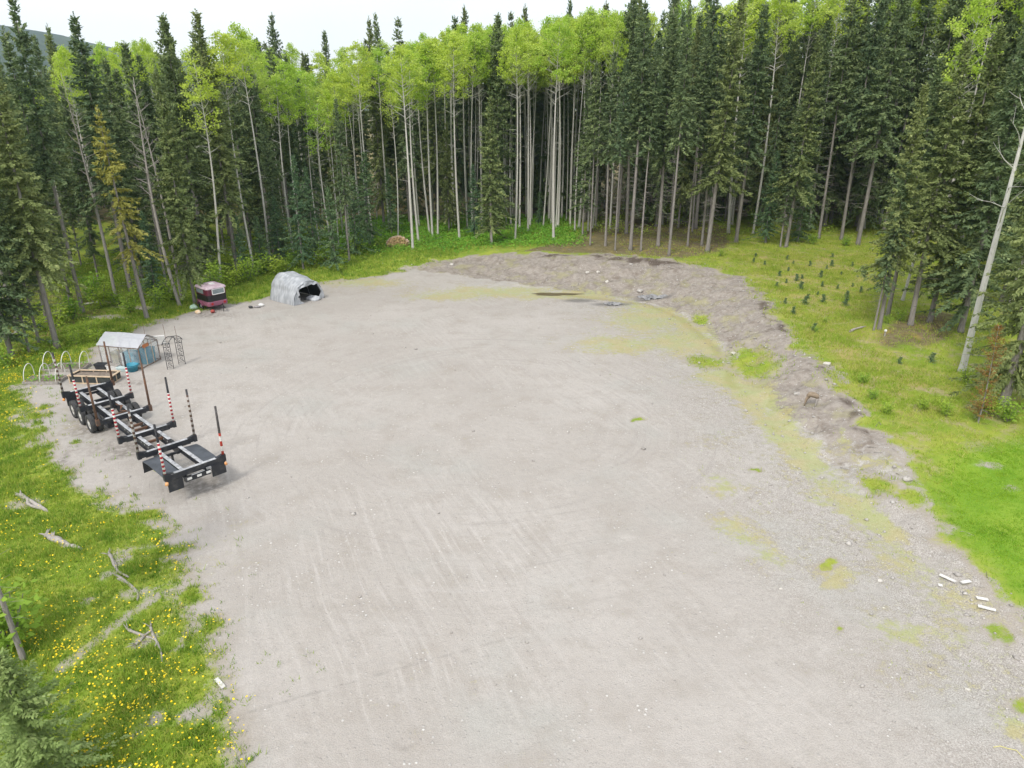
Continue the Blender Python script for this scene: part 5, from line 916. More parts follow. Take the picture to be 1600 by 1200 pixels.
    ('dense2', -29.02, 79.16, 21.25, 1.59, 0.007, -0.027, 0.93, 'dark spruce at the front of the wood behind the pink horse trailer', 'spruces at the front of the wood behind the pink horse trailer'),
    ('edge4', -40.95, 91.9, 21.0, 6.11, -0.014, -0.013, 0.96, 'dark spruce far back in the wood behind the pink horse trailer', 'spruces far back in the wood behind the pink horse trailer'),
    ('dense1', -28.41, 82.55, 20.5, 4.48, 0.016, -0.014, 1.0, 'dark spruce deeper in the wood behind the tarp shelter', 'spruces deeper in the wood behind the tarp shelter'),
    ('edge3', 22.23, 88.4, 23.5, 1.62, -0.019, 0.013, 0.89, 'dark spruce, fifth from the left among those fronting the wood behind the dirt bank', 'spruces at the front of the wood behind the dirt bank'),
    ('dense0', 48.76, 73.99, 29.0, 0.25, 0.011, -0.018, 0.91, 'dark spruce, eighth from the left among those fronting the wood behind the near right clump', 'spruces at the front of the wood behind the near right clump'),
    ('edge2', -49.6, 76.34, 17.25, 2.26, -0.002, -0.016, 0.74, 'dark spruce far back in the wood behind the hoop beds', 'spruces far back in the wood behind the hoop beds'),
    ('dense0', 33.09, 126.56, 29.0, 1.49, 0.032, -0.013, 0.88, 'dark spruce far back in the wood behind the dirt bank', 'spruces far back in the wood behind the dirt bank'),
    ('dense2', -63.19, 103.88, 20.25, 2.7, 0.01, 0.017, 0.65, 'dark spruce far back in the wood behind the hoop beds', 'spruces far back in the wood behind the hoop beds'),
    ('edge2', 49.76, 125.65, 29.0, 1.41, 0.003, -0.001, 0.98, 'dark spruce far back in the wood behind the seedling meadow', 'spruces far back in the wood behind the seedling meadow'),
    ('dense2', -64.78, 115.33, 19.25, 5.08, -0.005, -0.005, 1.05, 'dark spruce far back in the wood behind the greenhouse', 'spruces far back in the wood behind the greenhouse'),
    ('dense1', -72.33, 104.94, 18.5, 0.61, 0.023, 0.011, 0.94, 'dark spruce far back in the wood behind the hoop beds', 'spruces far back in the wood behind the hoop beds'),
    ('ragged1', 18.73, 110.89, 24.5, 0.05, -0.017, 0.027, 0.78, 'dark spruce far back in the wood behind the dirt bank', 'spruces far back in the wood behind the dirt bank'),
    ('aspen3', -24.85, 103.38, 21.5, 3.48, -0.023, -0.014, 1.02, 'pale-stemmed aspen far back in the wood behind the tarp shelter', 'aspens far back in the wood behind the tarp shelter'),
    ('aspen2', 7.29, 106.1, 25.0, 1.4, 0.006, -0.041, 0.88, 'pale-stemmed aspen deeper in the wood among the white-stem grove', 'aspens deeper in the wood among the white-stem grove'),
    ('edge2', -45.48, 65.99, 16.5, 1.87, 0.012, -0.013, 0.84, 'dark spruce far back in the wood behind the hoop beds', 'spruces far back in the wood behind the hoop beds'),
    ('edge2', -50.49, 85.89, 23.0, 0.8, 0.002, 0.014, 0.95, 'dark spruce far back in the wood behind the hoop beds', 'spruces far back in the wood behind the hoop beds'),
    ('dense2', -43.3, 125.91, 24.25, 5.38, -0.002, 0.01, 0.64, 'dark spruce far back in the wood behind the tarp shelter', 'spruces far back in the wood behind the tarp shelter'),
    ('aspen2', 78.22, 111.75, 29.0, 0.8, -0.009, 0.024, 0.7, 'pale-stemmed aspen far back in the wood behind the near right clump', 'aspens far back in the wood behind the near right clump'),
    ('aspen2', 9.54, 89.98, 24.25, 4.86, -0.022, 0.01, 0.63, 'pale-stemmed aspen, fifteenth from the left among those fronting the wood among the white-stem grove', 'aspens at the front of the wood among the white-stem grove'),
    ('aspen0', -2.92, 100.02, 24.25, 3.9, 0.037, 0.008, 0.67, 'pale-stemmed aspen deeper in the wood among the white-stem grove', 'aspens deeper in the wood among the white-stem grove'),
    ('dense2', -7.55, 100.5, 25.5, 1.88, 0.006, 0.009, 0.94, 'dark spruce deeper in the wood behind the firewood pile', 'spruces deeper in the wood behind the firewood pile'),
    ('aspen2', -3.31, 101.76, 24.25, 0.81, 0.017, 0.025, 0.85, 'pale-stemmed aspen deeper in the wood among the white-stem grove', 'aspens deeper in the wood among the white-stem grove'),
    ('dense2', 52.26, 68.12, 29.0, 0.75, -0.001, 0.006, 0.72, 'dark spruce deeper in the wood behind the near right clump', 'spruces deeper in the wood behind the near right clump'),
    ('dense1', 70.26, 89.89, 29.0, 3.41, 0.013, 0.011, 0.83, 'dark spruce far back in the wood behind the near right clump', 'spruces far back in the wood behind the near right clump'),
    ('aspen0', -64.55, 87.7, 18.5, 2.87, 0.007, -0.011, 1.04, 'pale-stemmed aspen far back in the wood behind the hoop beds', 'aspens far back in the wood behind the hoop beds'),
    ('ragged1', 69.72, 97.31, 29.0, 2.52, -0.041, 0.002, 0.77, 'dark spruce far back in the wood behind the near right clump', 'spruces far back in the wood behind the near right clump'),
    ('aspen0', 8.95, 104.72, 25.25, 4.16, 0.012, -0.012, 0.9, 'pale-stemmed aspen deeper in the wood among the white-stem grove', 'aspens deeper in the wood among the white-stem grove'),
    ('dense0', 45.04, 93.92, 27.25, 5.82, -0.006, 0.017, 1.07, 'dark spruce deeper in the wood behind the seedling meadow', 'spruces deeper in the wood behind the seedling meadow'),
    ('dense0', 42.88, 88.92, 28.0, 4.16, 0.009, -0.018, 0.83, 'dark spruce, sixth from the left among those fronting the wood behind the seedling meadow', 'spruces at the front of the wood behind the seedling meadow'),
    ('dense1', -69.23, 119.64, 18.25, 2.44, 0.002, -0.01, 0.91, 'dark spruce far back in the wood behind the hoop beds', 'spruces far back in the wood behind the hoop beds'),
    ('edge0', 44.94, 105.9, 29.0, 3.44, -0.001, -0.011, 0.8, 'dark spruce far back in the wood behind the seedling meadow', 'spruces far back in the wood behind the seedling meadow'),
    ('edge0', -26.93, 79.95, 22.5, 2.73, -0.018, 0.024, 0.83, 'dark spruce, first from the left among those fronting the wood behind the tarp shelter', 'spruces at the front of the wood behind the tarp shelter'),
    ('dense0', -67.2, 101.3, 16.0, 4.54, -0.031, -0.013, 1.03, 'dark spruce far back in the wood behind the hoop beds', 'spruces far back in the wood behind the hoop beds'),
    ('dense0', 18.57, 92.59, 28.75, 1.34, 0.009, -0.02, 0.66, 'dark spruce deeper in the wood behind the dirt bank', 'spruces deeper in the wood behind the dirt bank'),
    ('aspen2', 0.16, 103.46, 23.5, 2.57, -0.002, 0.027, 0.68, 'pale-stemmed aspen deeper in the wood among the white-stem grove', 'aspens deeper in the wood among the white-stem grove'),
    ('aspen2', 26.43, 87.48, 26.25, 3.21, -0.039, -0.023, 1.04, 'pale-stemmed aspen, fourth from the left among those fronting the wood behind the dirt bank', 'aspens at the front of the wood behind the dirt bank'),
    ('dense2', 15.43, 91.91, 24.0, 3.01, 0.011, 0.012, 0.8, 'dark spruce deeper in the wood behind the dirt bank', 'spruces deeper in the wood behind the dirt bank'),
    ('dense2', -1.66, 108.35, 24.5, 3.95, 0.024, -0.019, 0.82, 'dark spruce far back in the wood among the white-stem grove', 'spruces far back in the wood among the white-stem grove'),
    ('dense2', 37.01, 99.46, 26.75, 5.8, 0.004, 0.002, 0.68, 'dark spruce deeper in the wood behind the seedling meadow', 'spruces deeper in the wood behind the seedling meadow'),
    ('dense1', 33.3, 96.18, 25.0, 4.38, -0.007, 0.009, 0.85, 'dark spruce deeper in the wood behind the seedling meadow', 'spruces deeper in the wood behind the seedling meadow'),
    ('dense0', 40.38, 56.84, 25.0, 3.35, 0.002, -0.022, 0.98, 'dark spruce, eleventh from the left among those fronting the wood behind the near right clump', 'spruces at the front of the wood behind the near right clump'),
    ('aspen3', -71.19, 93.18, 18.75, 3.57, -0.018, 0.006, 0.79, 'pale-stemmed aspen far back in the wood behind the hoop beds', 'aspens far back in the wood behind the hoop beds'),
    ('aspen1', 57.22, 83.09, 29.0, 5.85, 0.021, 0.003, 1.08, 'pale-stemmed aspen deeper in the wood behind the near right clump', 'aspens deeper in the wood behind the near right clump'),
    ('ragged0', -58.05, 74.62, 18.75, 1.99, 0.003, 0.014, 0.89, 'dark spruce far back in the wood behind the hoop beds', 'spruces far back in the wood behind the hoop beds'),
    ('aspen0', -22.11, 100.77, 21.75, 4.25, -0.001, 0.027, 0.95, 'pale-stemmed aspen deeper in the wood behind the tarp shelter', 'aspens deeper in the wood behind the tarp shelter'),
    ('aspen1', -24.94, 94.61, 19.0, 3.69, 0.025, -0.019, 0.78, 'pale-stemmed aspen deeper in the wood behind the tarp shelter', 'aspens deeper in the wood behind the tarp shelter'),
    ('aspen2', 29.01, 94.82, 26.25, 0.79, -0.001, -0.004, 0.84, 'pale-stemmed aspen deeper in the wood behind the seedling meadow', 'aspens deeper in the wood behind the seedling meadow'),
    ('dense2', 37.35, 125.64, 29.0, 2.02, -0.005, -0.005, 0.91, 'dark spruce far back in the wood behind the dirt bank', 'spruces far back in the wood behind the dirt bank'),
    ('aspen0', 11.88, 103.01, 24.5, 0.57, -0.013, -0.004, 0.97, 'pale-stemmed aspen deeper in the wood behind the dirt bank', 'aspens deeper in the wood behind the dirt bank'),
    ('aspen2', 54.96, 72.26, 28.0, 2.9, -0.021, -0.008, 0.9, 'pale-stemmed aspen deeper in the wood behind the near right clump', 'aspens deeper in the wood behind the near right clump'),
    ('aspen1', -19.17, 102.32, 18.75, 3.05, 0.003, -0.034, 1.0, 'pale-stemmed aspen deeper in the wood behind the firewood pile', 'aspens deeper in the wood behind the firewood pile'),
    ('dense1', -68.21, 106.63, 17.25, 0.77, 0.0, -0.014, 0.64, 'dark spruce far back in the wood behind the hoop beds', 'spruces far back in the wood behind the hoop beds'),
    ('aspen0', 8.65, 101.79, 24.25, 4.32, 0.007, -0.017, 0.86, 'pale-stemmed aspen deeper in the wood among the white-stem grove', 'aspens deeper in the wood among the white-stem grove'),
    ('edge1', 23.16, 90.58, 27.75, 4.71, -0.015, 0.007, 0.98, 'dark spruce, sixth from the left among those fronting the wood behind the dirt bank', 'spruces at the front of the wood behind the dirt bank'),
    ('dense1', 48.32, 86.87, 29.0, 2.28, -0.0, 0.004, 0.86, 'dark spruce, third from the left among those fronting the wood behind the near right clump', 'spruces at the front of the wood behind the near right clump'),
    ('dense2', 64.35, 88.83, 29.0, 2.12, -0.011, 0.024, 0.65, 'dark spruce far back in the wood behind the near right clump', 'spruces far back in the wood behind the near right clump'),
    ('ragged1', 38.15, 103.35, 29.0, 4.36, 0.019, -0.019, 0.62, 'dark spruce deeper in the wood behind the seedling meadow', 'spruces deeper in the wood behind the seedling meadow'),
    ('ragged1', 38.94, 52.59, 23.0, 4.64, 0.009, 0.008, 0.67, 'dark spruce, fifteenth from the left among those fronting the wood behind the near right clump', 'spruces at the front of the wood behind the near right clump'),
    ('edge4', -84.48, 115.03, 15.5, 0.85, 0.014, -0.007, 0.67, 'dark spruce deeper in the wood behind the hoop beds', 'spruces deeper in the wood behind the hoop beds'),
    ('edge4', -26.46, 85.5, 21.75, 2.78, -0.001, 0.031, 1.04, 'dark spruce deeper in the wood behind the tarp shelter', 'spruces deeper in the wood behind the tarp shelter'),
    ('edge1', 24.07, 87.4, 24.25, 0.95, -0.0, 0.015, 1.07, 'dark spruce, seventh from the left among those fronting the wood behind the dirt bank', 'spruces at the front of the wood behind the dirt bank'),
    ('dense2', -37.25, 86.16, 24.5, 2.27, -0.016, -0.032, 0.62, 'dark spruce deeper in the wood behind the pink horse trailer', 'spruces deeper in the wood behind the pink horse trailer'),
    ('dense1', -24.54, 122.72, 19.75, 0.05, -0.037, -0.034, 0.64, 'dark spruce far back in the wood behind the firewood pile', 'spruces far back in the wood behind the firewood pile'),
    ('aspen2', 48.16, 94.45, 29.0, 6.17, 0.013, -0.016, 1.05, 'pale-stemmed aspen deeper in the wood behind the near right clump', 'aspens deeper in the wood behind the near right clump'),
    ('ragged1', -0.18, 127.34, 28.5, 5.35, 0.004, -0.026, 1.04, 'dark spruce far back in the wood among the white-stem grove', 'spruces far back in the wood among the white-stem grove'),
    ('dense0', -5.02, 109.16, 22.0, 2.08, -0.008, 0.007, 0.9, 'dark spruce far back in the wood behind the firewood pile', 'spruces far back in the wood behind the firewood pile'),
    ('dense2', 61.1, 108.24, 29.0, 1.34, -0.029, 0.005, 1.07, 'dark spruce far back in the wood behind the near right clump', 'spruces far back in the wood behind the near right clump'),
    ('dense2', 73.99, 118.8, 29.0, 0.96, 0.024, -0.015, 0.63, 'dark spruce far back in the wood behind the near right clump', 'spruces far back in the wood behind the near right clump'),
    ('aspen1', 65.66, 108.13, 29.0, 4.54, -0.008, -0.0, 0.74, 'pale-stemmed aspen far back in the wood behind the near right clump', 'aspens far back in the wood behind the near right clump'),
    ('dense2', -23.87, 86.2, 18.5, 3.75, -0.009, 0.008, 1.02, 'dark spruce, second from the left among those fronting the wood behind the tarp shelter', 'spruces at the front of the wood behind the tarp shelter'),
    ('dense0', 8.86, 115.57, 29.0, 1.43, -0.01, 0.025, 0.66, 'dark spruce far back in the wood among the white-stem grove', 'spruces far back in the wood among the white-stem grove'),
    ('aspen2', 2.35, 94.1, 23.75, 6.21, -0.017, 0.004, 0.82, 'pale-stemmed aspen, sixth from the left among those fronting the wood among the white-stem grove', 'aspens at the front of the wood among the white-stem grove'),
    ('edge0', 52.35, 83.06, 28.75, 5.1, -0.022, -0.002, 0.89, 'dark spruce, sixth from the left among those fronting the wood behind the near right clump', 'spruces at the front of the wood behind the near right clump'),
    ('aspen0', -0.74, 96.05, 23.0, 3.36, 0.004, -0.016, 0.7, 'pale-stemmed aspen, second from the left among those fronting the wood among the white-stem grove', 'aspens at the front of the wood among the white-stem grove'),
    ('aspen2', -1.86, 97.91, 22.75, 1.18, -0.029, -0.005, 0.8, 'pale-stemmed aspen deeper in the wood among the white-stem grove', 'aspens deeper in the wood among the white-stem grove'),
    ('dense0', 39.39, 47.94, 23.5, 3.38, 0.014, 0.009, 0.8, 'dark spruce at the front of the wood behind the near right clump', 'spruces at the front of the wood behind the near right clump'),
    ('dense2', -77.64, 127.58, 25.5, 0.15, 0.028, -0.002, 1.0, 'dark spruce far back in the wood behind the hoop beds', 'spruces far back in the wood behind the hoop beds'),
    ('dense1', 46.99, 65.94, 26.75, 2.0, 0.026, 0.0, 0.66, 'dark spruce, fourteenth from the left among those fronting the wood behind the near right clump', 'spruces at the front of the wood behind the near right clump'),
    ('edge0', -39.41, 127.93, 28.75, 4.88, 0.016, 0.016, 1.07, 'dark spruce far back in the wood behind the tarp shelter', 'spruces far back in the wood behind the tarp shelter'),
    ('aspen1', -7.96, 94.56, 22.75, 5.48, 0.038, 0.025, 0.63, 'pale-stemmed aspen, third from the left among those fronting the wood behind the firewood pile', 'aspens at the front of the wood behind the firewood pile'),
    ('aspen0', -25.78, 126.84, 18.5, 1.83, 0.005, 0.029, 0.93, 'pale-stemmed aspen far back in the wood behind the firewood pile', 'aspens far back in the wood behind the firewood pile'),
    ('aspen0', 38.88, 97.26, 28.5, 3.81, -0.025, -0.008, 0.62, 'pale-stemmed aspen deeper in the wood behind the seedling meadow', 'aspens deeper in the wood behind the seedling meadow'),
    ('aspen2', -5.77, 104.59, 23.25, 3.4, -0.003, -0.0, 0.98, 'pale-stemmed aspen deeper in the wood behind the firewood pile', 'aspens deeper in the wood behind the firewood pile'),
    ('aspen1', 50.2, 100.22, 29.0, 1.88, -0.019, -0.03, 1.02, 'pale-stemmed aspen deeper in the wood behind the near right clump', 'aspens deeper in the wood behind the near right clump'),
    ('aspen1', 84.78, 125.46, 29.0, 0.56, -0.009, -0.013, 0.94, 'pale-stemmed aspen far back in the wood behind the near right clump', 'aspens far back in the wood behind the near right clump'),
    ('aspen1', 5.79, 97.76, 24.25, 4.82, 0.01, -0.014, 0.79, 'pale-stemmed aspen deeper in the wood among the white-stem grove', 'aspens deeper in the wood among the white-stem grove'),
    ('aspen0', -19.88, 85.9, 18.5, 6.28, 0.009, 0.009, 1.05, 'pale-stemmed aspen, fourth from the left among those fronting the wood behind the tarp shelter', 'aspens at the front of the wood behind the tarp shelter'),
    ('aspen0', 12.96, 121.58, 27.0, 1.18, 0.01, 0.024, 0.68, 'pale-stemmed aspen far back in the wood behind the dirt bank', 'aspens far back in the wood behind the dirt bank'),
    ('aspen2', -9.27, 127.52, 25.0, 5.71, -0.015, 0.012, 0.65, 'pale-stemmed aspen far back in the wood behind the firewood pile', 'aspens far back in the wood behind the firewood pile'),
    ('aspen1', 1.95, 100.63, 24.0, 3.47, -0.034, -0.025, 0.65, 'pale-stemmed aspen deeper in the wood among the white-stem grove', 'aspens deeper in the wood among the white-stem grove'),
    ('aspen0', 3.89, 103.03, 24.0, 2.8, 0.032, -0.022, 0.77, 'pale-stemmed aspen deeper in the wood among the white-stem grove', 'aspens deeper in the wood among the white-stem grove'),
    ('aspen2', -24.69, 80.03, 18.25, 2.84, 0.002, 0.011, 1.03, 'pale-stemmed aspen, first from the left among those fronting the wood behind the tarp shelter', 'aspens at the front of the wood behind the tarp shelter'),
    ('aspen0', -29.3, 108.58, 19.0, 0.83, 0.019, -0.019, 0.66, 'pale-stemmed aspen far back in the wood behind the tarp shelter', 'aspens far back in the wood behind the tarp shelter'),
    ('aspen0', 76.66, 98.56, 29.0, 6.22, -0.004, 0.01, 0.7, 'pale-stemmed aspen far back in the wood behind the near right clump', 'aspens far back in the wood behind the near right clump'),
    ('aspen0', 2.14, 104.92, 25.0, 0.23, -0.027, -0.002, 0.94, 'pale-stemmed aspen deeper in the wood among the white-stem grove', 'aspens deeper in the wood among the white-stem grove'),
    ('aspen2', -14.46, 101.98, 19.5, 1.91, 0.003, -0.003, 0.88, 'pale-stemmed aspen deeper in the wood behind the firewood pile', 'aspens deeper in the wood behind the firewood pile'),
    ('aspen3', -5.31, 99.64, 24.25, 0.54, 0.017, -0.004, 0.73, 'pale-stemmed aspen deeper in the wood behind the firewood pile', 'aspens deeper in the wood behind the firewood pile'),
    ('aspen1', 35.66, 93.84, 28.0, 5.61, 0.005, 0.025, 0.97, 'pale-stemmed aspen, second from the left among those fronting the wood behind the seedling meadow', 'aspens at the front of the wood behind the seedling meadow'),
    ('aspen1', 7.43, 98.46, 25.0, 1.99, -0.023, 0.011, 0.69, 'pale-stemmed aspen deeper in the wood among the white-stem grove', 'aspens deeper in the wood among the white-stem grove'),
    ('aspen2', 8.58, 91.87, 24.0, 5.72, -0.002, -0.015, 0.99, 'pale-stemmed aspen, fourteenth from the left among those fronting the wood among the white-stem grove', 'aspens at the front of the wood among the white-stem grove'),
    ('aspen3', 58.96, 92.8, 29.0, 0.9, 0.047, 0.01, 1.04, 'pale-stemmed aspen deeper in the wood behind the near right clump', 'aspens deeper in the wood behind the near right clump'),
    ('aspen2', 52.51, 72.88, 28.5, 1.69, -0.007, 0.012, 0.65, 'pale-stemmed aspen, fifth from the left among those fronting the wood behind the near right clump', 'aspens at the front of the wood behind the near right clump'),
    ('aspen1', -60.86, 80.11, 19.0, 2.66, -0.015, 0.022, 1.02, 'pale-stemmed aspen far back in the wood behind the hoop beds', 'aspens far back in the wood behind the hoop beds'),
    ('aspen3', -7.74, 98.54, 23.75, 5.0, -0.009, 0.009, 0.72, 'pale-stemmed aspen deeper in the wood behind the firewood pile', 'aspens deeper in the wood behind the firewood pile'),
    ('aspen1', -52.91, 67.96, 18.25, 3.99, 0.002, 0.006, 0.78, 'pale-stemmed aspen far back in the wood behind the hoop beds', 'aspens far back in the wood behind the hoop beds'),
    ('aspen0', 29.4, 87.34, 26.0, 0.61, -0.001, -0.01, 1.02, 'pale-stemmed aspen, first from the left among those fronting the wood behind the seedling meadow', 'aspens at the front of the wood behind the seedling meadow'),
    ('aspen0', 28.22, 118.96, 28.5, 6.07, 0.013, -0.034, 0.83, 'pale-stemmed aspen far back in the wood behind the dirt bank', 'aspens far back in the wood behind the dirt bank'),
    ('aspen1', -83.06, 109.91, 19.5, 1.35, -0.032, 0.005, 0.76, 'pale-stemmed aspen deeper in the wood behind the hoop beds', 'aspens deeper in the wood behind the hoop beds'),
    ('aspen2', 49.1, 97.54, 29.0, 2.93, 0.0, -0.015, 1.02, 'pale-stemmed aspen deeper in the wood behind the near right clump', 'aspens deeper in the wood behind the near right clump'),
    ('aspen3', 5.24, 96.11, 24.5, 0.69, -0.041, -0.002, 0.89, 'pale-stemmed aspen, eighth from the left among those fronting the wood among the white-stem grove', 'aspens at the front of the wood among the white-stem grove'),
    ('aspen3', 2.66, 98.38, 23.25, 1.37, -0.003, 0.013, 0.85, 'pale-stemmed aspen deeper in the wood among the white-stem grove', 'aspens deeper in the wood among the white-stem grove'),
    ('aspen2', 7.78, 96.21, 24.25, 2.99, 0.014, -0.021, 0.9, 'pale-stemmed aspen, eleventh from the left among those fronting the wood among the white-stem grove', 'aspens at the front of the wood among the white-stem grove'),
    ('aspen3', 51.34, 77.36, 28.75, 1.97, 0.033, 0.003, 0.99, 'pale-stemmed aspen, second from the left among those fronting the wood behind the near right clump', 'aspens at the front of the wood behind the near right clump'),
    ('aspen0', 5.62, 91.97, 23.5, 0.28, 0.003, -0.036, 0.66, 'pale-stemmed aspen, ninth from the left among those fronting the wood among the white-stem grove', 'aspens at the front of the wood among the white-stem grove'),
    ('aspen2', -2.06, 104.82, 24.25, 4.04, -0.011, 0.004, 0.91, 'pale-stemmed aspen deeper in the wood among the white-stem grove', 'aspens deeper in the wood among the white-stem grove'),
    ('aspen0', 38.99, 117.84, 29.0, 1.56, 0.011, 0.012, 0.98, 'pale-stemmed aspen far back in the wood behind the seedling meadow', 'aspens far back in the wood behind the seedling meadow'),
    ('aspen3', 67.24, 127.59, 29.0, 4.43, -0.004, -0.027, 0.65, 'pale-stemmed aspen far back in the wood behind the near right clump', 'aspens far back in the wood behind the near right clump'),
    ('aspen0', -7.67, 102.53, 24.0, 3.07, -0.0, 0.027, 1.05, 'pale-stemmed aspen deeper in the wood behind the firewood pile', 'aspens deeper in the wood behind the firewood pile'),
    ('aspen3', -24.18, 90.88, 19.0, 2.72, -0.01, -0.041, 0.98, 'pale-stemmed aspen deeper in the wood behind the tarp shelter', 'aspens deeper in the wood behind the tarp shelter'),
    ('aspen3', -10.55, 91.49, 21.75, 3.35, -0.025, 0.023, 1.05, 'pale-stemmed aspen, second from the left among those fronting the wood behind the firewood pile', 'aspens at the front of the wood behind the firewood pile'),
    ('aspen2', 53.7, 105.43, 29.0, 5.27, -0.003, 0.014, 0.95, 'pale-stemmed aspen far back in the wood behind the near right clump', 'aspens far back in the wood behind the near right clump'),
    ('aspen2', 6.94, 100.94, 25.0, 4.68, -0.008, 0.029, 0.87, 'pale-stemmed aspen deeper in the wood among the white-stem grove', 'aspens deeper in the wood among the white-stem grove'),
    ('aspen3', -31.42, 96.46, 22.75, 4.91, -0.018, -0.021, 0.76, 'pale-stemmed aspen far back in the wood behind the tarp shelter', 'aspens far back in the wood behind the tarp shelter'),
    ('aspen0', -27.57, 96.42, 19.75, 1.05, 0.008, 0.018, 1.0, 'pale-stemmed aspen deeper in the wood behind the tarp shelter', 'aspens deeper in the wood behind the tarp shelter'),
    ('aspen2', 27.87, 92.21, 26.5, 4.36, 0.022, 0.026, 0.73, 'pale-stemmed aspen deeper in the wood behind the dirt bank', 'aspens deeper in the wood behind the dirt bank'),
    ('aspen1', -1.96, 94.66, 23.25, 0.43, -0.023, -0.008, 0.67, 'pale-stemmed aspen, first from the left among those fronting the wood among the white-stem grove', 'aspens at the front of the wood among the white-stem grove'),
    ('aspen0', -9.05, 97.2, 23.0, 5.89, 0.036, 0.001, 0.95, 'pale-stemmed aspen deeper in the wood behind the firewood pile', 'aspens deeper in the wood behind the firewood pile'),
    ('aspen2', 56.7, 101.28, 29.0, 6.27, 0.013, 0.009, 1.01, 'pale-stemmed aspen far back in the wood behind the near right clump', 'aspens far back in the wood behind the near right clump'),
    ('aspen3', 26.21, 97.2, 25.75, 4.95, 0.004, -0.015, 0.79, 'pale-stemmed aspen deeper in the wood behind the dirt bank', 'aspens deeper in the wood behind the dirt bank'),
    ('aspen2', 0.96, 92.97, 22.75, 0.39, -0.002, 0.004, 0.89, 'pale-stemmed aspen, fourth from the left among those fronting the wood among the white-stem grove', 'aspens at the front of the wood among the white-stem grove'),
    ('aspen2', -3.95, 93.79, 22.75, 4.5, -0.003, -0.027, 0.64, 'pale-stemmed aspen, ninth from the left among those fronting the wood behind the firewood pile', 'aspens at the front of the wood behind the firewood pile'),
    ('aspen2', -12.42, 96.19, 22.0, 2.18, -0.006, -0.029, 0.71, 'pale-stemmed aspen deeper in the wood behind the firewood pile', 'aspens deeper in the wood behind the firewood pile'),
    ('aspen0', 30.67, 100.19, 28.0, 1.42, -0.035, 0.008, 0.68, 'pale-stemmed aspen deeper in the wood behind the seedling meadow', 'aspens deeper in the wood behind the seedling meadow'),
    ('aspen2', -56.36, 118.31, 23.5, 2.2, 0.0, 0.028, 1.03, 'pale-stemmed aspen far back in the wood behind the greenhouse', 'aspens far back in the wood behind the greenhouse'),
    ('aspen3', 59.06, 81.31, 29.0, 3.23, -0.008, -0.009, 1.03, 'pale-stemmed aspen deeper in the wood behind the near right clump', 'aspens deeper in the wood behind the near right clump'),
    ('aspen0', -37.06, 110.68, 24.0, 0.9, -0.005, -0.023, 0.66, 'pale-stemmed aspen far back in the wood behind the tarp shelter', 'aspens far back in the wood behind the tarp shelter'),
    ('aspen0', -47.43, 99.76, 22.5, 4.83, -0.014, -0.026, 0.66, 'pale-stemmed aspen far back in the wood behind the greenhouse', 'aspens far back in the wood behind the greenhouse'),
    ('aspen2', -14.34, 104.9, 21.75, 6.13, 0.012, 0.026, 0.81, 'pale-stemmed aspen deeper in the wood behind the firewood pile', 'aspens deeper in the wood behind the firewood pile'),
    ('aspen0', 7.88, 90.02, 24.5, 3.45, 0.025, 0.004, 0.78, 'pale-stemmed aspen, thirteenth from the left among those fronting the wood among the white-stem grove', 'aspens at the front of the wood among the white-stem grove'),
    ('aspen0', 37.55, 90.71, 28.0, 4.82, -0.025, -0.023, 0.9, 'pale-stemmed aspen, third from the left among those fronting the wood behind the seedling meadow', 'aspens at the front of the wood behind the seedling meadow'),
    ('aspen0', 6.01, 93.85, 24.0, 1.1, -0.016, 0.003, 1.04, 'pale-stemmed aspen, tenth from the left among those fronting the wood among the white-stem grove', 'aspens at the front of the wood among the white-stem grove'),
    ('aspen2', 5.18, 101.19, 24.0, 0.72, -0.035, 0.0, 0.94, 'pale-stemmed aspen deeper in the wood among the white-stem grove', 'aspens deeper in the wood among the white-stem grove'),
    ('aspen1', -21.69, 91.65, 18.25, 4.0, -0.009, 0.011, 0.66, 'pale-stemmed aspen deeper in the wood behind the tarp shelter', 'aspens deeper in the wood behind the tarp shelter'),
    ('aspen0', 68.1, 100.49, 29.0, 5.29, -0.001, 0.003, 1.06, 'pale-stemmed aspen far back in the wood behind the near right clump', 'aspens far back in the wood behind the near right clump'),
    ('aspen0', -6.01, 96.77, 23.75, 2.47, -0.014, 0.011, 1.06, 'pale-stemmed aspen, fifth from the left among those fronting the wood behind the firewood pile', 'aspens at the front of the wood behind the firewood pile'),
    ('aspen0', -42.43, 80.57, 21.25, 4.56, -0.003, 0.003, 0.79, 'pale-stemmed aspen far back in the wood behind the greenhouse', 'aspens far back in the wood behind the greenhouse'),
    ('aspen3', -0.9, 100.85, 23.0, 5.56, -0.033, 0.003, 1.08, 'pale-stemmed aspen deeper in the wood among the white-stem grove', 'aspens deeper in the wood among the white-stem grove'),
    ('aspen1', -67.56, 91.94, 19.0, 5.22, 0.009, 0.002, 0.79, 'pale-stemmed aspen far back in the wood behind the hoop beds', 'aspens far back in the wood behind the hoop beds'),
    ('aspen0', 38.69, 50.14, 24.75, 5.75, -0.009, -0.031, 0.7, 'pale-stemmed aspen, sixth from the left among those fronting the wood behind the near right clump', 'aspens at the front of the wood behind the near right clump'),
    ('aspen2', -58.43, 93.82, 17.75, 5.72, -0.03, 0.012, 0.9, 'pale-stemmed aspen far back in the wood behind the hoop beds', 'aspens far back in the wood behind the hoop beds'),
    ('aspen1', -5.84, 94.26, 22.75, 4.88, -0.006, 0.016, 0.98, 'pale-stemmed aspen, sixth from the left among those fronting the wood behind the firewood pile', 'aspens at the front of the wood behind the firewood pile'),
    ('aspen0', -5.06, 92.51, 22.5, 4.12, 0.018, -0.0, 0.98, 'pale-stemmed aspen, seventh from the left among those fronting the wood behind the firewood pile', 'aspens at the front of the wood behind the firewood pile'),
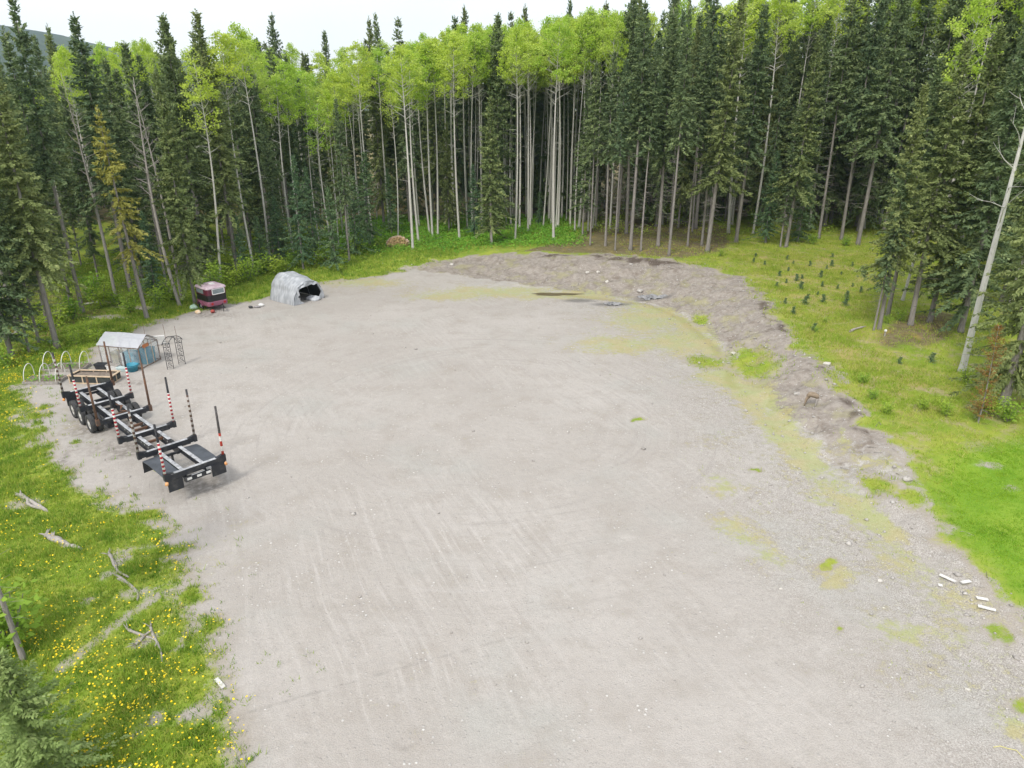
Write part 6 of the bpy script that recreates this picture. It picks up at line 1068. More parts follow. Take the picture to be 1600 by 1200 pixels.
    ('aspen2', 50.99, 103.36, 29.0, 2.13, -0.0, -0.009, 0.91, 'pale-stemmed aspen far back in the wood behind the seedling meadow', 'aspens far back in the wood behind the seedling meadow'),
    ('aspen0', 63.74, 94.82, 29.0, 0.45, 0.029, 0.008, 1.06, 'pale-stemmed aspen far back in the wood behind the near right clump', 'aspens far back in the wood behind the near right clump'),
    ('aspen2', 41.41, 102.32, 29.0, 0.51, 0.018, 0.006, 0.7, 'pale-stemmed aspen deeper in the wood behind the seedling meadow', 'aspens deeper in the wood behind the seedling meadow'),
    ('aspen0', 19.87, 94.92, 25.75, 3.19, 0.003, -0.01, 0.73, 'pale-stemmed aspen deeper in the wood behind the dirt bank', 'aspens deeper in the wood behind the dirt bank'),
    ('aspen0', -20.34, 83.46, 16.75, 5.84, 0.018, -0.007, 0.83, 'pale-stemmed aspen, third from the left among those fronting the wood behind the tarp shelter', 'aspens at the front of the wood behind the tarp shelter'),
    ('aspen0', -5.18, 102.23, 23.0, 0.02, 0.042, 0.021, 0.88, 'pale-stemmed aspen deeper in the wood behind the firewood pile', 'aspens deeper in the wood behind the firewood pile'),
    ('aspen0', -72.75, 127.29, 23.0, 5.24, -0.021, -0.004, 0.97, 'pale-stemmed aspen far back in the wood behind the hoop beds', 'aspens far back in the wood behind the hoop beds'),
    ('aspen0', 11.43, 86.63, 23.5, 4.56, -0.016, -0.01, 0.71, 'pale-stemmed aspen, second from the left among those fronting the wood behind the dirt bank', 'aspens at the front of the wood behind the dirt bank'),
    ('aspen1', 52.35, 65.68, 27.5, 1.26, -0.017, 0.014, 0.72, 'pale-stemmed aspen deeper in the wood behind the near right clump', 'aspens deeper in the wood behind the near right clump'),
    ('aspen0', 13.66, 94.25, 24.75, 5.09, 0.011, -0.018, 0.63, 'pale-stemmed aspen deeper in the wood behind the dirt bank', 'aspens deeper in the wood behind the dirt bank'),
    ('aspen2', 12.54, 91.89, 24.5, 1.03, 0.011, 0.019, 0.87, 'pale-stemmed aspen, third from the left among those fronting the wood behind the dirt bank', 'aspens at the front of the wood behind the dirt bank'),
    ('aspen3', 39.59, 54.79, 25.25, 1.46, -0.008, -0.009, 0.98, 'pale-stemmed aspen, third from the left among those fronting the wood behind the near right clump', 'aspens at the front of the wood behind the near right clump'),
    ('aspen1', 62.61, 79.62, 29.0, 3.83, 0.011, -0.019, 0.8, 'pale-stemmed aspen deeper in the wood behind the near right clump', 'aspens deeper in the wood behind the near right clump'),
    ('aspen1', 71.52, 127.55, 29.0, 1.98, -0.029, 0.018, 0.99, 'pale-stemmed aspen far back in the wood behind the near right clump', 'aspens far back in the wood behind the near right clump'),
    ('aspen2', 0.66, 97.89, 23.75, 1.62, 0.016, -0.009, 0.69, 'pale-stemmed aspen deeper in the wood among the white-stem grove', 'aspens deeper in the wood among the white-stem grove'),
    ('aspen0', -20.7, 98.09, 19.75, 0.31, -0.02, 0.003, 0.9, 'pale-stemmed aspen deeper in the wood behind the firewood pile', 'aspens deeper in the wood behind the firewood pile'),
    ('aspen2', 19.27, 104.67, 25.75, 3.94, -0.031, 0.001, 0.66, 'pale-stemmed aspen far back in the wood behind the dirt bank', 'aspens far back in the wood behind the dirt bank'),
    ('aspen1', 25.43, 100.35, 26.25, 0.63, 0.006, -0.007, 1.06, 'pale-stemmed aspen deeper in the wood behind the dirt bank', 'aspens deeper in the wood behind the dirt bank'),
]
FAR_TREES = [(-60.7, 114.9, 23.0), (62.1, 120.0, 27.0), (49.7, 103.6, 27.0), (72.6, 134.3, 27.0), (7.1, 102.8, 23.2), (66.3, 135.5, 27.0), (-71.8, 107.1, 18.8), (5.6, 128.1, 27.0), (31.4, 117.0, 27.0), (70.8, 125.5, 27.0), (-14.8, 149.0, 27.0), (-86.1, 147.1, 21.0), (31.6, 107.7, 27.0), (-47.1, 137.6, 24.5), (-73.1, 104.1, 17.0), (13.4, 129.9, 27.0), (-25.0, 117.1, 20.2), (-59.7, 130.3, 21.5), (-78.3, 149.5, 22.5), (28.1, 101.1, 27.0), (26.0, 119.1, 26.2), (76.6, 138.2, 27.0), (-34.3, 118.3, 23.0), (-43.1, 132.7, 26.0), (58.1, 105.1, 27.0), (-49.5, 141.0, 23.8), (-94.3, 131.4, 20.5), (19.8, 146.2, 27.0), (3.1, 111.2, 22.8), (-66.8, 111.7, 20.0), (98.2, 147.0, 27.0), (-79.5, 105.3, 17.0), (-76.1, 114.2, 17.2), (51.3, 128.2, 27.0), (94.2, 141.3, 27.0), (48.8, 139.4, 27.0), (10.3, 141.3, 27.0), (-64.8, 104.7, 17.0), (-68.6, 132.0, 23.0), (-60.4, 108.2, 21.2), (41.9, 106.2, 27.0), (72.7, 130.7, 27.0), (17.4, 103.6, 25.2), (-15.8, 144.6, 24.2), (-3.5, 131.9, 26.0), (-51.5, 121.0, 21.5), (35.3, 116.0, 27.0), (-106.2, 148.6, 17.2), (51.3, 115.2, 27.0), (-26.3, 105.7, 19.5), (56.3, 109.8, 27.0), (-24.2, 122.4, 21.8), (-101.6, 138.4, 18.5), (75.9, 144.9, 27.0), (88.4, 149.0, 27.0), (83.2, 131.3, 27.0), (53.8, 135.4, 27.0), (9.2, 128.6, 25.5), (-79.4, 117.7, 18.0), (53.2, 139.2, 27.0), (-21.6, 143.1, 23.8), (71.2, 103.7, 27.0), (22.7, 130.9, 27.0), (47.9, 117.0, 27.0), (-37.7, 127.5, 21.8), (17.7, 137.2, 27.0), (0.5, 106.8, 22.8), (0.3, 136.2, 25.5), (-55.9, 131.1, 22.8), (-17.5, 137.7, 24.8), (6.1, 109.7, 25.5), (30.2, 124.7, 27.0), (-51.0, 135.0, 22.8), (-85.5, 117.6, 19.2), (-70.0, 112.1, 18.5), (2.8, 120.9, 26.8), (-71.7, 132.6, 22.2), (-39.5, 106.2, 21.5), (-3.6, 147.7, 26.5), (85.6, 147.3, 27.0), (42.7, 148.7, 27.0), (-86.2, 127.2, 17.8), (-54.5, 135.3, 24.8), (-83.4, 134.4, 20.0), (21.1, 149.1, 27.0), (-11.9, 136.7, 24.0), (57.5, 129.8, 27.0), (20.5, 139.0, 27.0), (65.6, 132.3, 27.0), (-39.8, 103.2, 21.0), (45.3, 139.1, 27.0), (-81.9, 125.6, 17.0), (-16.1, 102.0, 22.5), (-2.9, 112.8, 24.5), (42.2, 110.7, 27.0), (-11.4, 141.0, 26.8), (98.7, 137.3, 27.0), (9.1, 146.1, 26.2), (34.7, 123.0, 27.0), (63.3, 112.4, 27.0), (41.6, 130.4, 27.0), (62.4, 137.5, 27.0), (52.9, 144.4, 27.0), (-69.6, 142.6, 23.0), (-90.8, 132.1, 20.8), (-23.3, 135.5, 23.5), (-18.7, 141.7, 25.0), (-28.8, 124.7, 21.2), (-50.0, 111.9, 22.5), (-14.5, 107.0, 20.8), (38.1, 140.2, 27.0), (-54.2, 124.2, 21.0), (-42.9, 116.5, 21.2), (-99.0, 144.8, 19.5), (-59.1, 125.1, 23.5), (-40.2, 112.3, 24.0), (76.6, 110.2, 27.0), (-55.6, 138.1, 24.8), (-35.5, 109.6, 24.0), (67.9, 110.2, 27.0), (-35.8, 145.1, 20.0), (-45.1, 135.0, 26.2), (45.3, 125.9, 27.0), (-71.1, 127.9, 24.0), (32.4, 139.3, 27.0), (-74.1, 111.9, 19.2), (2.2, 116.7, 24.2), (80.6, 110.5, 27.0), (-69.2, 102.6, 19.5), (39.6, 101.8, 27.0), (102.7, 142.0, 27.0), (77.6, 125.9, 27.0), (49.8, 145.6, 27.0), (95.2, 131.3, 27.0), (-29.9, 138.9, 23.8), (-34.1, 113.7, 22.8), (24.4, 137.2, 27.0), (-46.5, 131.8, 22.5), (-2.7, 121.7, 26.2), (24.2, 115.4, 27.0), (10.9, 111.6, 24.5), (-17.3, 128.1, 22.0), (8.5, 134.7, 25.5), (88.1, 133.2, 27.0), (87.0, 139.7, 27.0), (22.5, 109.6, 25.8), (-76.0, 100.8, 18.8), (106.7, 142.8, 27.0), (20.0, 113.5, 26.2), (-107.0, 143.3, 18.5), (-90.7, 141.9, 18.0), (4.3, 105.7, 23.2), (-15.4, 130.6, 22.2), (-41.6, 128.3, 25.5), (-42.4, 143.0, 23.2), (-13.9, 117.2, 24.0), (91.2, 131.5, 27.0), (33.1, 148.8, 27.0), (18.0, 142.5, 27.0), (42.1, 133.7, 27.0), (-56.6, 103.8, 22.2), (71.2, 141.9, 27.0), (86.5, 125.8, 27.0), (-4.6, 137.4, 25.0), (29.9, 149.4, 27.0), (32.1, 145.7, 27.0), (54.8, 106.8, 27.0), (28.2, 109.2, 27.0), (33.7, 127.2, 27.0), (-81.4, 139.3, 19.0), (49.0, 122.4, 27.0), (59.4, 139.7, 27.0), (2.6, 144.2, 24.0), (-39.4, 139.2, 20.0), (35.3, 113.0, 27.0), (-18.2, 113.8, 22.2), (46.6, 110.9, 27.0), (11.1, 118.9, 25.5), (-33.4, 127.9, 23.2), (28.2, 134.8, 27.0), (-54.7, 121.1, 23.2), (-77.3, 131.3, 18.8), (18.4, 129.4, 27.0), (91.0, 121.9, 27.0), (-62.0, 126.9, 21.2), (-80.9, 121.2, 19.5), (65.5, 149.1, 27.0), (-41.3, 121.4, 22.8), (-3.1, 104.4, 23.5), (-62.6, 101.2, 19.8)]

for (key, x, y, h, rz, lx, ly, rad, label, group) in TREES:
    if 'lower left corner' in label: key = 'pale0'
    h0, tm, cm, name, cat = PROTO[key]; s = h/h0
    r = empty(name, (x, y, gz(x, y)-.06), 0, label, cat, group)
    # lean first (about world axes), then the turn about its own stem
    r.rotation_euler = (Matrix.Rotation(lx, 3, 'Y') @ Matrix.Rotation(-ly, 3, 'X') @ Matrix.Rotation(rz, 3, 'Z')).to_euler()
    r.scale = (s*rad, s*rad*rnd.uniform(.88, 1.12), s)
    link('trunk', tm, None, r)
    if cm: link('crown', cm, None, r)
# the wood far behind reads as one mass
def far_forest():
    V = []; Fq = []; T = []; base = 0
    src = []
    for key in ('ragged0', 'dense0', 'edge0'):
        cm = PROTO[key][2]; co = np.empty(len(cm.vertices)*3, np.float32); cm.vertices.foreach_get('co', co); co = co.reshape(-1, 4, 3)
        keep = np.random.default_rng(3).random(len(co)) < .30
        cen = co[keep].mean(1, keepdims=True); src.append((PROTO[key][0], cen+(co[keep]-cen)*1.9))
    for i, (x, y, h) in enumerate(FAR_TREES):
        h0, q = src[i % 3]; s = h/h0; a = rnd.uniform(0, 6.28); ca, sa = math.cos(a), math.sin(a)
        p = q.reshape(-1, 3)*s; W = np.stack([p[:, 0]*ca-p[:, 1]*sa+x, p[:, 0]*sa+p[:, 1]*ca+y, p[:, 2]*1.0+.2], 1)
        V.append(W); T.append(np.full(len(W), rnd.uniform(0, .7)))
    V = np.concatenate(V); Fq = np.arange(len(V)).reshape(-1, 4)
    o = link('distant_forest', np_mesh('distant_forest', V, Fq, np.concatenate(T)), M_SPRUCE)
    tag(o, 'dark mass of spruce wood far behind the trees round the clearing', 'forest', kind='stuff')
far_forest()

# spruce seedlings in the meadow above the bank
spruce('seed', 1.0, .04, .46, 31, .02, M_YOUNG, dead=0, whorl=.10, step=.08, tw=.17, wid=.05, droop=0, power=.8)
SEED = [(24.73, 64.72), (26.23, 66.56), (27.86, 69.7), (29.15, 68.92), (30.24, 67.6), (31.41, 69.07), (33.3, 68.93), (30.67, 65.28), (26.37, 63.57), (28.4, 64.4), (25.63, 62.84), (24.45, 62.11), (23.08, 60.59), (24.85, 59.81), (27.17, 60.92), (28.09, 59.91), (29.87, 61.05), (29.65, 58.95), (25.63, 58.02), (24.31, 56.81), (21.9, 55.24), (23.37, 54.9), (25.14, 55.88), (26.56, 54.85), (27.59, 57.1), (21.59, 52.55), (32.42, 64.41), (33.13, 66.47), (24.66, 68.65), (24.97, 72.57), (23.98, 70.04), (24.6, 42.35), (26.79, 42.64), (21.52, 48.37), (27.99, 71.82), (33.11, 73.13)]
for i, (x, y) in enumerate(SEED):
    h0, tm, cm, _, _ = PROTO['seed']; s = rnd.uniform(.35, .72)
    r = empty('spruce_seedling', (x, y, gz(x, y)-.02), rnd.uniform(0, 6), 'small dark spruce seedling dotted about the meadow above the bank', 'seedling', 'spruce seedlings in the meadow')
    r.scale = (s, s, s*rnd.uniform(.75, 1.0)); link('trunk', tm, None, r); link('crown', cm, None, r)

# leafy shrubs along the wood edge
def shrub_proto(key, seed, n=520, leaf=.11):
    g = np.random.default_rng(seed); m = MB(); PB = []; TT = []
    for i in range(9):
        a = g.uniform(0, 6.28); l = g.uniform(.5, 1.0); d = np.array([math.cos(a)*.42, math.sin(a)*.42, 1]); tip = d*l
        m.tube([(0, 0, -.03), tuple(tip*.5+g.normal(0, .03, 3)), tuple(tip)], [.014, .009, .004], 4, False)
        k = n//9; t = g.uniform(.25, 1.05, k)
        PB.append(np.outer(t, tip)+g.normal(0, .13, (k, 3))*np.array([1, 1, .7])); TT.append(np.clip(g.uniform(0, .6)+g.uniform(0, .4, k), 0, 1))
    PB = np.concatenate(PB); PB[:, 2] = np.maximum(PB[:, 2], .03); TT = np.concatenate(TT)
    D = g.normal(0, 1, PB.shape); D[:, 2] *= .5
    V, Fq = kites(PB, D, leaf*g.uniform(.7, 1.4, len(PB)), leaf*g.uniform(.5, .9, len(PB)), g.uniform(-1, 1, len(PB)))
    sm_ = m.mesh('stems', True); sm_.materials.append(M_BARK); cm = np_mesh('foliage', V, Fq, np.repeat(TT, 4)); cm.materials.append(M_SHRUB)
    PROTO[key] = (sm_, cm)
shrub_proto('shrub0', 41); shrub_proto('shrub1', 42, 420); shrub_proto('shrub2', 43, 640, .09)
SHRUBS = [((-37.18, 61.24), 2.6, 'leafy green shrub behind the fallen pale log'), ((-36.94, 62.94), 2.2, 'leafy shrub to the right of the one behind the fallen log'), ((-34.12, 59.68), 1.6, 'low shrub left of the rust-yellow spruce'), ((-35.65, 55.56), 1.8, 'bright shrub at the foot of the long bare spruce trunk'),
 ((-27.39, 65.34), 2.0, 'yellow-green shrub hiding the foot of the white-stemmed aspen'), ((-26.6, 67.0), 2.4, 'tall slender yellow-green shrub right of the horse trailer'), ((-25.77, 68.19), 2.2, 'yellow-green shrub between horse trailer and tarp shelter'), ((-24.06, 71.17), 2.2, 'bright shrub just behind the top of the tarp shelter'), ((-23.28, 72.27), 1.6, 'low shrub behind the tarp shelter, right of the bright one'),
 ((-30.17, 61.41), 2.0, 'shrub at the foot of the bare grey aspen trunks'), ((-32.7, 61.35), 2.1, 'shrub behind the rust-yellow spruce'), ((-30.84, 50.04), 1.3, 'bushy green clump between greenhouse and wood'), ((-31.8, 49.22), 1.2, 'green clump above the far hoop bed'), ((-31.94, 51.0), 1.4, 'rounded green clump left of the greenhouse roof'),
 ((-36.45, 52.21), 1.6, 'shrub in the wood edge behind the hoop beds'), ((-39.21, 54.63), 2.0, 'tall shrub in the wood behind the hoop beds'), ((-33.82, 44.62), 1.5, 'shrub at the left picture edge by the hoop beds'),
 ((-28.41, 64.42), 2.1, 'bright shrub behind the horse trailer roof'), ((-28.46, 66.73), 2.4, 'taller bright shrub behind the right side of the horse trailer'), ((-25.62, 70.39), 2.0, 'bright shrub left behind the tarp shelter'), ((-25.31, 72.24), 2.6, 'tall bright shrub left of the young spruce behind the shelter'), ((-22.88, 73.91), 1.8, 'bright shrub at the foot of the young spruce behind the shelter'), ((-20.84, 74.37), 2.0, 'yellow-green shrub between the two young spruces right of the shelter'), ((-20.11, 75.85), 2.2, 'green shrub behind the small young spruce'), ((-17.28, 79.63), 1.8, 'green shrub left of the blue-green young spruce'), ((-15.67, 82.79), 1.5, 'green shrub just left of the firewood pile'), ((-32.06, 57.76), 1.7, 'bright shrub at the foot of the rust-yellow spruce'), ((-30.18, 58.95), 1.9, 'bright shrub between rust-yellow spruce and horse trailer'), ((-35.94, 53.85), 2.2, 'bright shrub between the hoop beds and the dark wood'), ((-35.28, 59.26), 2.4, 'tall bright shrub behind the greenhouse'),
 ((28.86, 50.87), 1.0, 'yellow-green shrub at the foot of the near right clump'), ((27.61, 50.07), .8, 'small yellow-green shrub beside the foremost clump trunk'), ((37.14, 79.33), 1.3, 'pale shrub at the far side of the seedling meadow'), ((33.94, 80.29), 1.2, 'shrub under the three bare-trunked spruces'), ((21.48, 73.02), .9, 'small bright shrub on the bank rim at the meadow corner'),
 ((20.91, 39.34), .8, 'round yellow-green bush on top of the near bank'), ((20.5, 37.22), .6, 'second small yellow bush below the round one on the bank'), ((20.35, 35.25), .8, 'third small yellow bush along the near bank top'), ((23.46, 34.99), 1.1, 'green bush in the rough grass near the big right spruce'), ((22.53, 35.74), .7, 'small green bush in the rough grass'), ((27.1, 39.31), 1.2, 'green bush hiding the foot of the leaning white aspen'), ((25.81, 35.04), 1.5, 'green bush at the foot of the big right-edge spruce'), ((26.38, 34.3), 1.3, 'green bush at the right picture edge under the big spruce'),
 ((23.16, 50.37), .5, 'low yellow-green bush beside the bank rim'), ((21.54, 48.08), .5, 'low green bush just below on the bank rim'), ((-16.66, 18.6), 2.4, 'yellow-green shrub by the trunk at lower left'), ((-17.78, 72.14), 1.0, 'low green bush right of the tarp shelter'), ((17.98, 96.28), 2.4, 'dark green shrub deep between trunks above the bank'), ((21.14, 95.04), 2.6, 'dim green shrub behind the thick pale trunk'), ((31.8, 93.97), 2.6, 'green shrub behind the meadow corner trees'), ((37.72, 94.13), 3.0, 'leafy green shrub behind the olive spruce at the meadow'), ((-17.09, 101.23), 2.6, 'dim leafy shrub in the wood behind the firewood')]
for i, ((x, y), s, label) in enumerate(SHRUBS):
    st, cm = PROTO['shrub%d' % (i % 3)]
    r = empty('leafy_shrub', (x, y, gz(x, y)), rnd.uniform(0, 6), label, 'shrub', 'shrubs along the wood edge')
    r.scale = (s*rnd.uniform(.8, 1.1), s*rnd.uniform(.8, 1.1), s); link('stems', st, None, r); link('foliage', cm, None, r)
# ================================================================= ground cover (stuff)
def in_view(x, y, z=0.0, pad=1.15):      # only where the place is modelled, with a margin
    yc = y*math.cos(math.radians(22))-(z-16.9)*math.sin(math.radians(22)); return (np.abs(x) < .72*yc*pad+3.0) & (y > 6)
def grass_mat(name, a, b, c, sc=.6):
    n = NT(name); p = n.pos(); t = n.attr('tone')
    col = n.mix(n.step(n.noise(p, sc, 4), .35, .65), a, b); col = n.mix(n.step(t, .55, 1, 0, .9), col, c)
    return n.done(n.leafy(col, .35, .7))
M_GRASS = grass_mat('grass_blades', (.15, .29, .03), (.32, .45, .055), (.52, .55, .12), 1.3)
M_LAWN = grass_mat('lawn_blades', (.19, .38, .025), (.28, .46, .035), (.38, .50, .06), .35)
M_MEADOW = grass_mat('meadow_blades', (.29, .42, .045), (.41, .49, .075), (.54, .50, .17), .5)
M_COVER = grass_mat('ground_cover_leaves', (.14, .37, .045), (.22, .45, .05), (.30, .48, .07))
def scatter(n, x0, x1, y0, y1, dens, seed):
    g = np.random.default_rng(seed); out = []
    x = g.uniform(x0, x1, n); y = g.uniform(y0, y1, n)
    k = in_view(x, y) & (g.random(n) < dens(x, y)); return x[k], y[k], g
def blades(name, label, x, y, g, hgt, wid, lean, mat, per=5, spread=.07, cat='grass'):
    m = len(x)*per; X = np.repeat(x, per)+g.normal(0, spread, m); Y = np.repeat(y, per)+g.normal(0, spread, m)
    Z = hterrain(X, Y)-.01; H = np.repeat(hgt*g.uniform(.6, 1.4, len(x))*(.35+1.5*fbm(x*1.1, y*1.1, 95)**1.3), per)*g.uniform(.6, 1.2, m)
    a = g.uniform(0, 6.28, m); b = g.uniform(0, 6.28, m); l = np.abs(g.normal(0, lean, m))
    dx, dy = np.cos(a)*wid*.5, np.sin(a)*wid*.5
    V = np.stack([np.stack([X-dx, Y-dy, Z], 1), np.stack([X+dx, Y+dy, Z], 1), np.stack([X+np.cos(b)*H*l, Y+np.sin(b)*H*l, Z+H], 1)], 1).reshape(-1, 3)
    T = np.repeat(np.repeat(g.random(len(x)), per), 3)
    o = link(name, np_mesh(name, V, np.arange(m*3).reshape(-1, 3), T), mat)
    return tag(o, label, cat, kind='stuff')
lw = lambda x, y: lawn_mask(x, y)
nolit = lambda x, y: 1-.85*litter_mask(x, y)
x, y, g = scatter(140000, -36, -5, 9, 46, lambda x, y: np.maximum(veg_mask(x, y)**1.5, .03*sstep(.5, .7, fbm(x*.9, y*.9, 92))*(sdist(x, y, BARE) > -3.2)), 1)
blades('grass', 'green dandelion grass along the left side of the gravel', x, y, g, .17, .032, .55, M_GRASS, 5)
x, y, g = scatter(60000, -46, -6, 45, 92, lambda x, y: veg_mask(x, y)**1.5*nolit(x, y), 2)
blades('grass', 'grass and weeds in front of the wood behind the shelter', x, y, g, .26, .05, .6, M_GRASS, 4, .10)
x, y, g = scatter(80000, 10, 34, 10, 36, lambda x, y: lw(x, y), 3)
blades('grass', 'short bright lawn at the lower right', x, y, g, .07, .030, .7, M_LAWN, 5)
x, y, g = scatter(190000, 12, 52, 26, 92, lambda x, y: veg_mask(x, y)*(1-lw(x, y))*(1-.8*litter_mask(x, y))*(.4+.6*np.clip(meadow_mask(x, y)+.2, 0, 1))*(.25+.75*sstep(.36, .6, fbm(x*.5, y*.5, 91))), 4)
blades('grass', 'yellow-green meadow grass above the dirt bank', x, y, g, .19, .042, .7, M_MEADOW, 3, .09)
x, y, g = scatter(40000, 4, 30, 12, 62, lambda x, y: np.maximum(blobs(x, y, GREEN), (.30*blobs(x, y, MOSS)+.10*blobs(x, y, MOSS2))*sstep(.5, .68, fbm(x*1.3, y*1.3, 93))), 5)
blades('weeds', 'thin green weeds growing in the wet gravel by the bank', x, y, g, .07, .03, .9, M_MEADOW, 3, .07, 'weeds')
cov = lambda x, y: veg_mask(x, y)*sstep(-26, -20, x)*sstep(10, 6, x)*sstep(78, 83, y)
x, y, g = scatter(26000, -30, 12, 76, 104, cov, 6)
m = len(x)*3; g2 = np.random.default_rng(66)
PBc = np.stack([np.repeat(x, 3)+g2.normal(0, .12, m), np.repeat(y, 3)+g2.normal(0, .12, m), np.zeros(m)], 1); PBc[:, 2] = hterrain(PBc[:, 0], PBc[:, 1])+g2.uniform(.05, .5, m)*np.repeat(.4+fbm(x*.6, y*.6, 12), 3)
Dc = g2.normal(0, 1, (m, 3)); Dc[:, 2] *= .3
V, Fq = kites(PBc, Dc, g2.uniform(.12, .26, m), g2.uniform(.10, .2, m), g2.uniform(-.7, .7, m))
tag(link('ground_cover', np_mesh('ground_cover', V, Fq, np.repeat(g2.random(m), 4)), M_COVER), 'bright green leafy ground cover under the aspens', 'ground cover', kind='stuff')
# leafy undergrowth in the wood edge
und = lambda x, y: np.maximum(np.where((x < -26) & (y > 44) & (y < 80), sstep(.36, .55, fbm(x*.35, y*.35, 61)), 0), np.where((y > 86) & (x > 10), .9*sstep(.42, .6, fbm(x*.3, y*.3, 62)), 0)+np.where((x > -30) & (x < -12) & (y > 70) & (y < 84), .5*sstep(.5, .62, fbm(x*.5, y*.5, 63)), 0))*sstep(.4, 2.5, sdist(x, y, BARE))
x, y, g = scatter(90000, -60, 60, 44, 112, und, 7)
m = len(x)*2; PBc = np.stack([np.repeat(x, 2)+g2.normal(0, .15, m), np.repeat(y, 2)+g2.normal(0, .15, m), np.zeros(m)], 1)
PBc[:, 2] = hterrain(PBc[:, 0], PBc[:, 1])+g2.uniform(.05, 2.6, m)*np.repeat(fbm(x*.7, y*.7, 13), 2)**1.6
Dc = g2.normal(0, 1, (m, 3)); Dc[:, 2] *= .4
V, Fq = kites(PBc, Dc, g2.uniform(.14, .30, m), g2.uniform(.08, .18, m), g2.uniform(-1, 1, m))
tag(link('undergrowth', np_mesh('undergrowth', V, Fq, np.repeat(g2.random(m), 4)), M_SHRUB), 'low leafy undergrowth at the feet of the trees', 'undergrowth', kind='stuff')
# dandelions
dd = lambda x, y: veg_mask(x, y)*np.maximum((.12+.88*sstep(.46, .62, fbm(x*.6, y*.6, 101)))*(.25+.75*sstep(.42, .6, fbm(x*2.2, y*2.2, 103)))*(.35+.65*sstep(22, 18, y)), .9*sstep(30, 33, y)*sstep(-26, -29, x)*sstep(.4, .6, fbm(x*.8, y*.8, 102)))
x, y, g = scatter(70000, -36, -6, 9, 47, dd, 8)
x2, y2, _ = scatter(900, -36, -14, 46, 72, lambda x, y: veg_mask(x, y)*sstep(3.0, .8, sdist(x, y, BARE))*.8, 9)
x = np.concatenate([x, x2]); y = np.concatenate([y, y2]); m = len(x); z = hterrain(x, y)+g.uniform(.10, .24, m)
r = g.uniform(.017, .036, m); V = []
tx, ty = g.normal(0, .3, m), g.normal(0, .3, m)
for j in range(6):
    a = j*math.pi/3; cx, cy = np.cos(a)*r, np.sin(a)*r; V.append(np.stack([x+cx, y+cy, z+cx*tx+cy*ty], 1))
V = np.stack(V, 1).reshape(-1, 3)
M_DAND = simple('dandelion_yellow', (.80, .56, .01), (.85, .66, .03), 3, space='pos')
tag(link('dandelions', np_mesh('dandelions', V, np.arange(m*6).reshape(-1, 6)), M_DAND), 'yellow dandelion heads speckled over the grass', 'dandelions', kind='stuff')
# loose stones
M_STONE = simple('pale_stone', (.50, .48, .45), (.30, .28, .26), 1.3, space='pos')
sd = lambda x, y: .75*np.clip(soil_mask(x, y), 0, 1)*sstep(.35, .6, fbm(x*.6, y*.6, 111))+.9*(1-sstep(.4, 2.2, dline(x, y, BANK_TOE)))*sstep(5, 14, x)+.035*(sdist(x, y, BARE) < -.5)+.35*sstep(9, 14, x)*(sdist(x, y, BARE) < 0)
x, y, g = scatter(21000, -30, 34, 11, 84, sd, 10)
m = len(x); s = g.uniform(.018, .055, m)*(1+g.random(m)**8*2.0); z = hterrain(x, y)+s*.25
oc = np.array([[1, 0, 0], [0, 1, 0], [-1, 0, 0], [0, -1, 0], [0, 0, 1], [0, 0, -1]], float)
J = oc[None]*g.uniform(.55, 1.25, (m, 6, 1))*s[:, None, None]*np.array([1.1, 1.0, .7]); a = g.uniform(0, 6.28, m)
V = np.stack([J[..., 0]*np.cos(a)[:, None]-J[..., 1]*np.sin(a)[:, None]+x[:, None], J[..., 0]*np.sin(a)[:, None]+J[..., 1]*np.cos(a)[:, None]+y[:, None], J[..., 2]+z[:, None]], 2).reshape(-1, 3)
fo = np.array([[0, 1, 4], [1, 2, 4], [2, 3, 4], [3, 0, 4], [1, 0, 5], [2, 1, 5], [3, 2, 5], [0, 3, 5]])
tag(link('gravel', np_mesh('gravel', V, (fo[None]+np.arange(m)[:, None, None]*6).reshape(-1, 3)), M_STONE), 'loose stones strewn over the bank and gravel edge', 'stones', kind='stuff')
# twigs and roots lying on the bank and under the trees
tw = lambda x, y: .5*soil_mask(x, y)+.5*litter_mask(x, y)*sstep(.3, 1, sdist(x, y, BARE))*(y < 98)+.9*blobs(x, y, [(-12.33, 18.90, 0.33, 0.48)])+1.0*(1-sstep(.2, 1.1, dline(x, y, RIM2)))+.8*(1-sstep(.2, .9, dline(x, y, RIM)))
x, y, g = scatter(9000, -46, 46, 14, 98, tw, 12)
m = len(x); L = g.uniform(.15, .7, m); a = g.uniform(0, 6.28, m); w = g.uniform(.008, .022, m); z0 = hterrain(x, y)+.02
x1, y1 = x+np.cos(a)*L, y+np.sin(a)*L; z1 = hterrain(x1, y1)+g.uniform(.01, .14, m)
px2, py2 = -np.sin(a)*w, np.cos(a)*w
V = np.stack([np.stack([x-px2, y-py2, z0], 1), np.stack([x+px2, y+py2, z0], 1), np.stack([x, y, z0+w*1.6], 1), np.stack([x1, y1, z1], 1)], 1).reshape(-1, 3)
ft = np.array([[0, 1, 3], [1, 2, 3], [2, 0, 3]])
tag(link('twigs', np_mesh('twigs', V, (ft[None]+np.arange(m)[:, None, None]*4).reshape(-1, 3)), M_DEAD), 'dead twigs and roots littering bank and forest floor', 'twigs', kind='stuff')
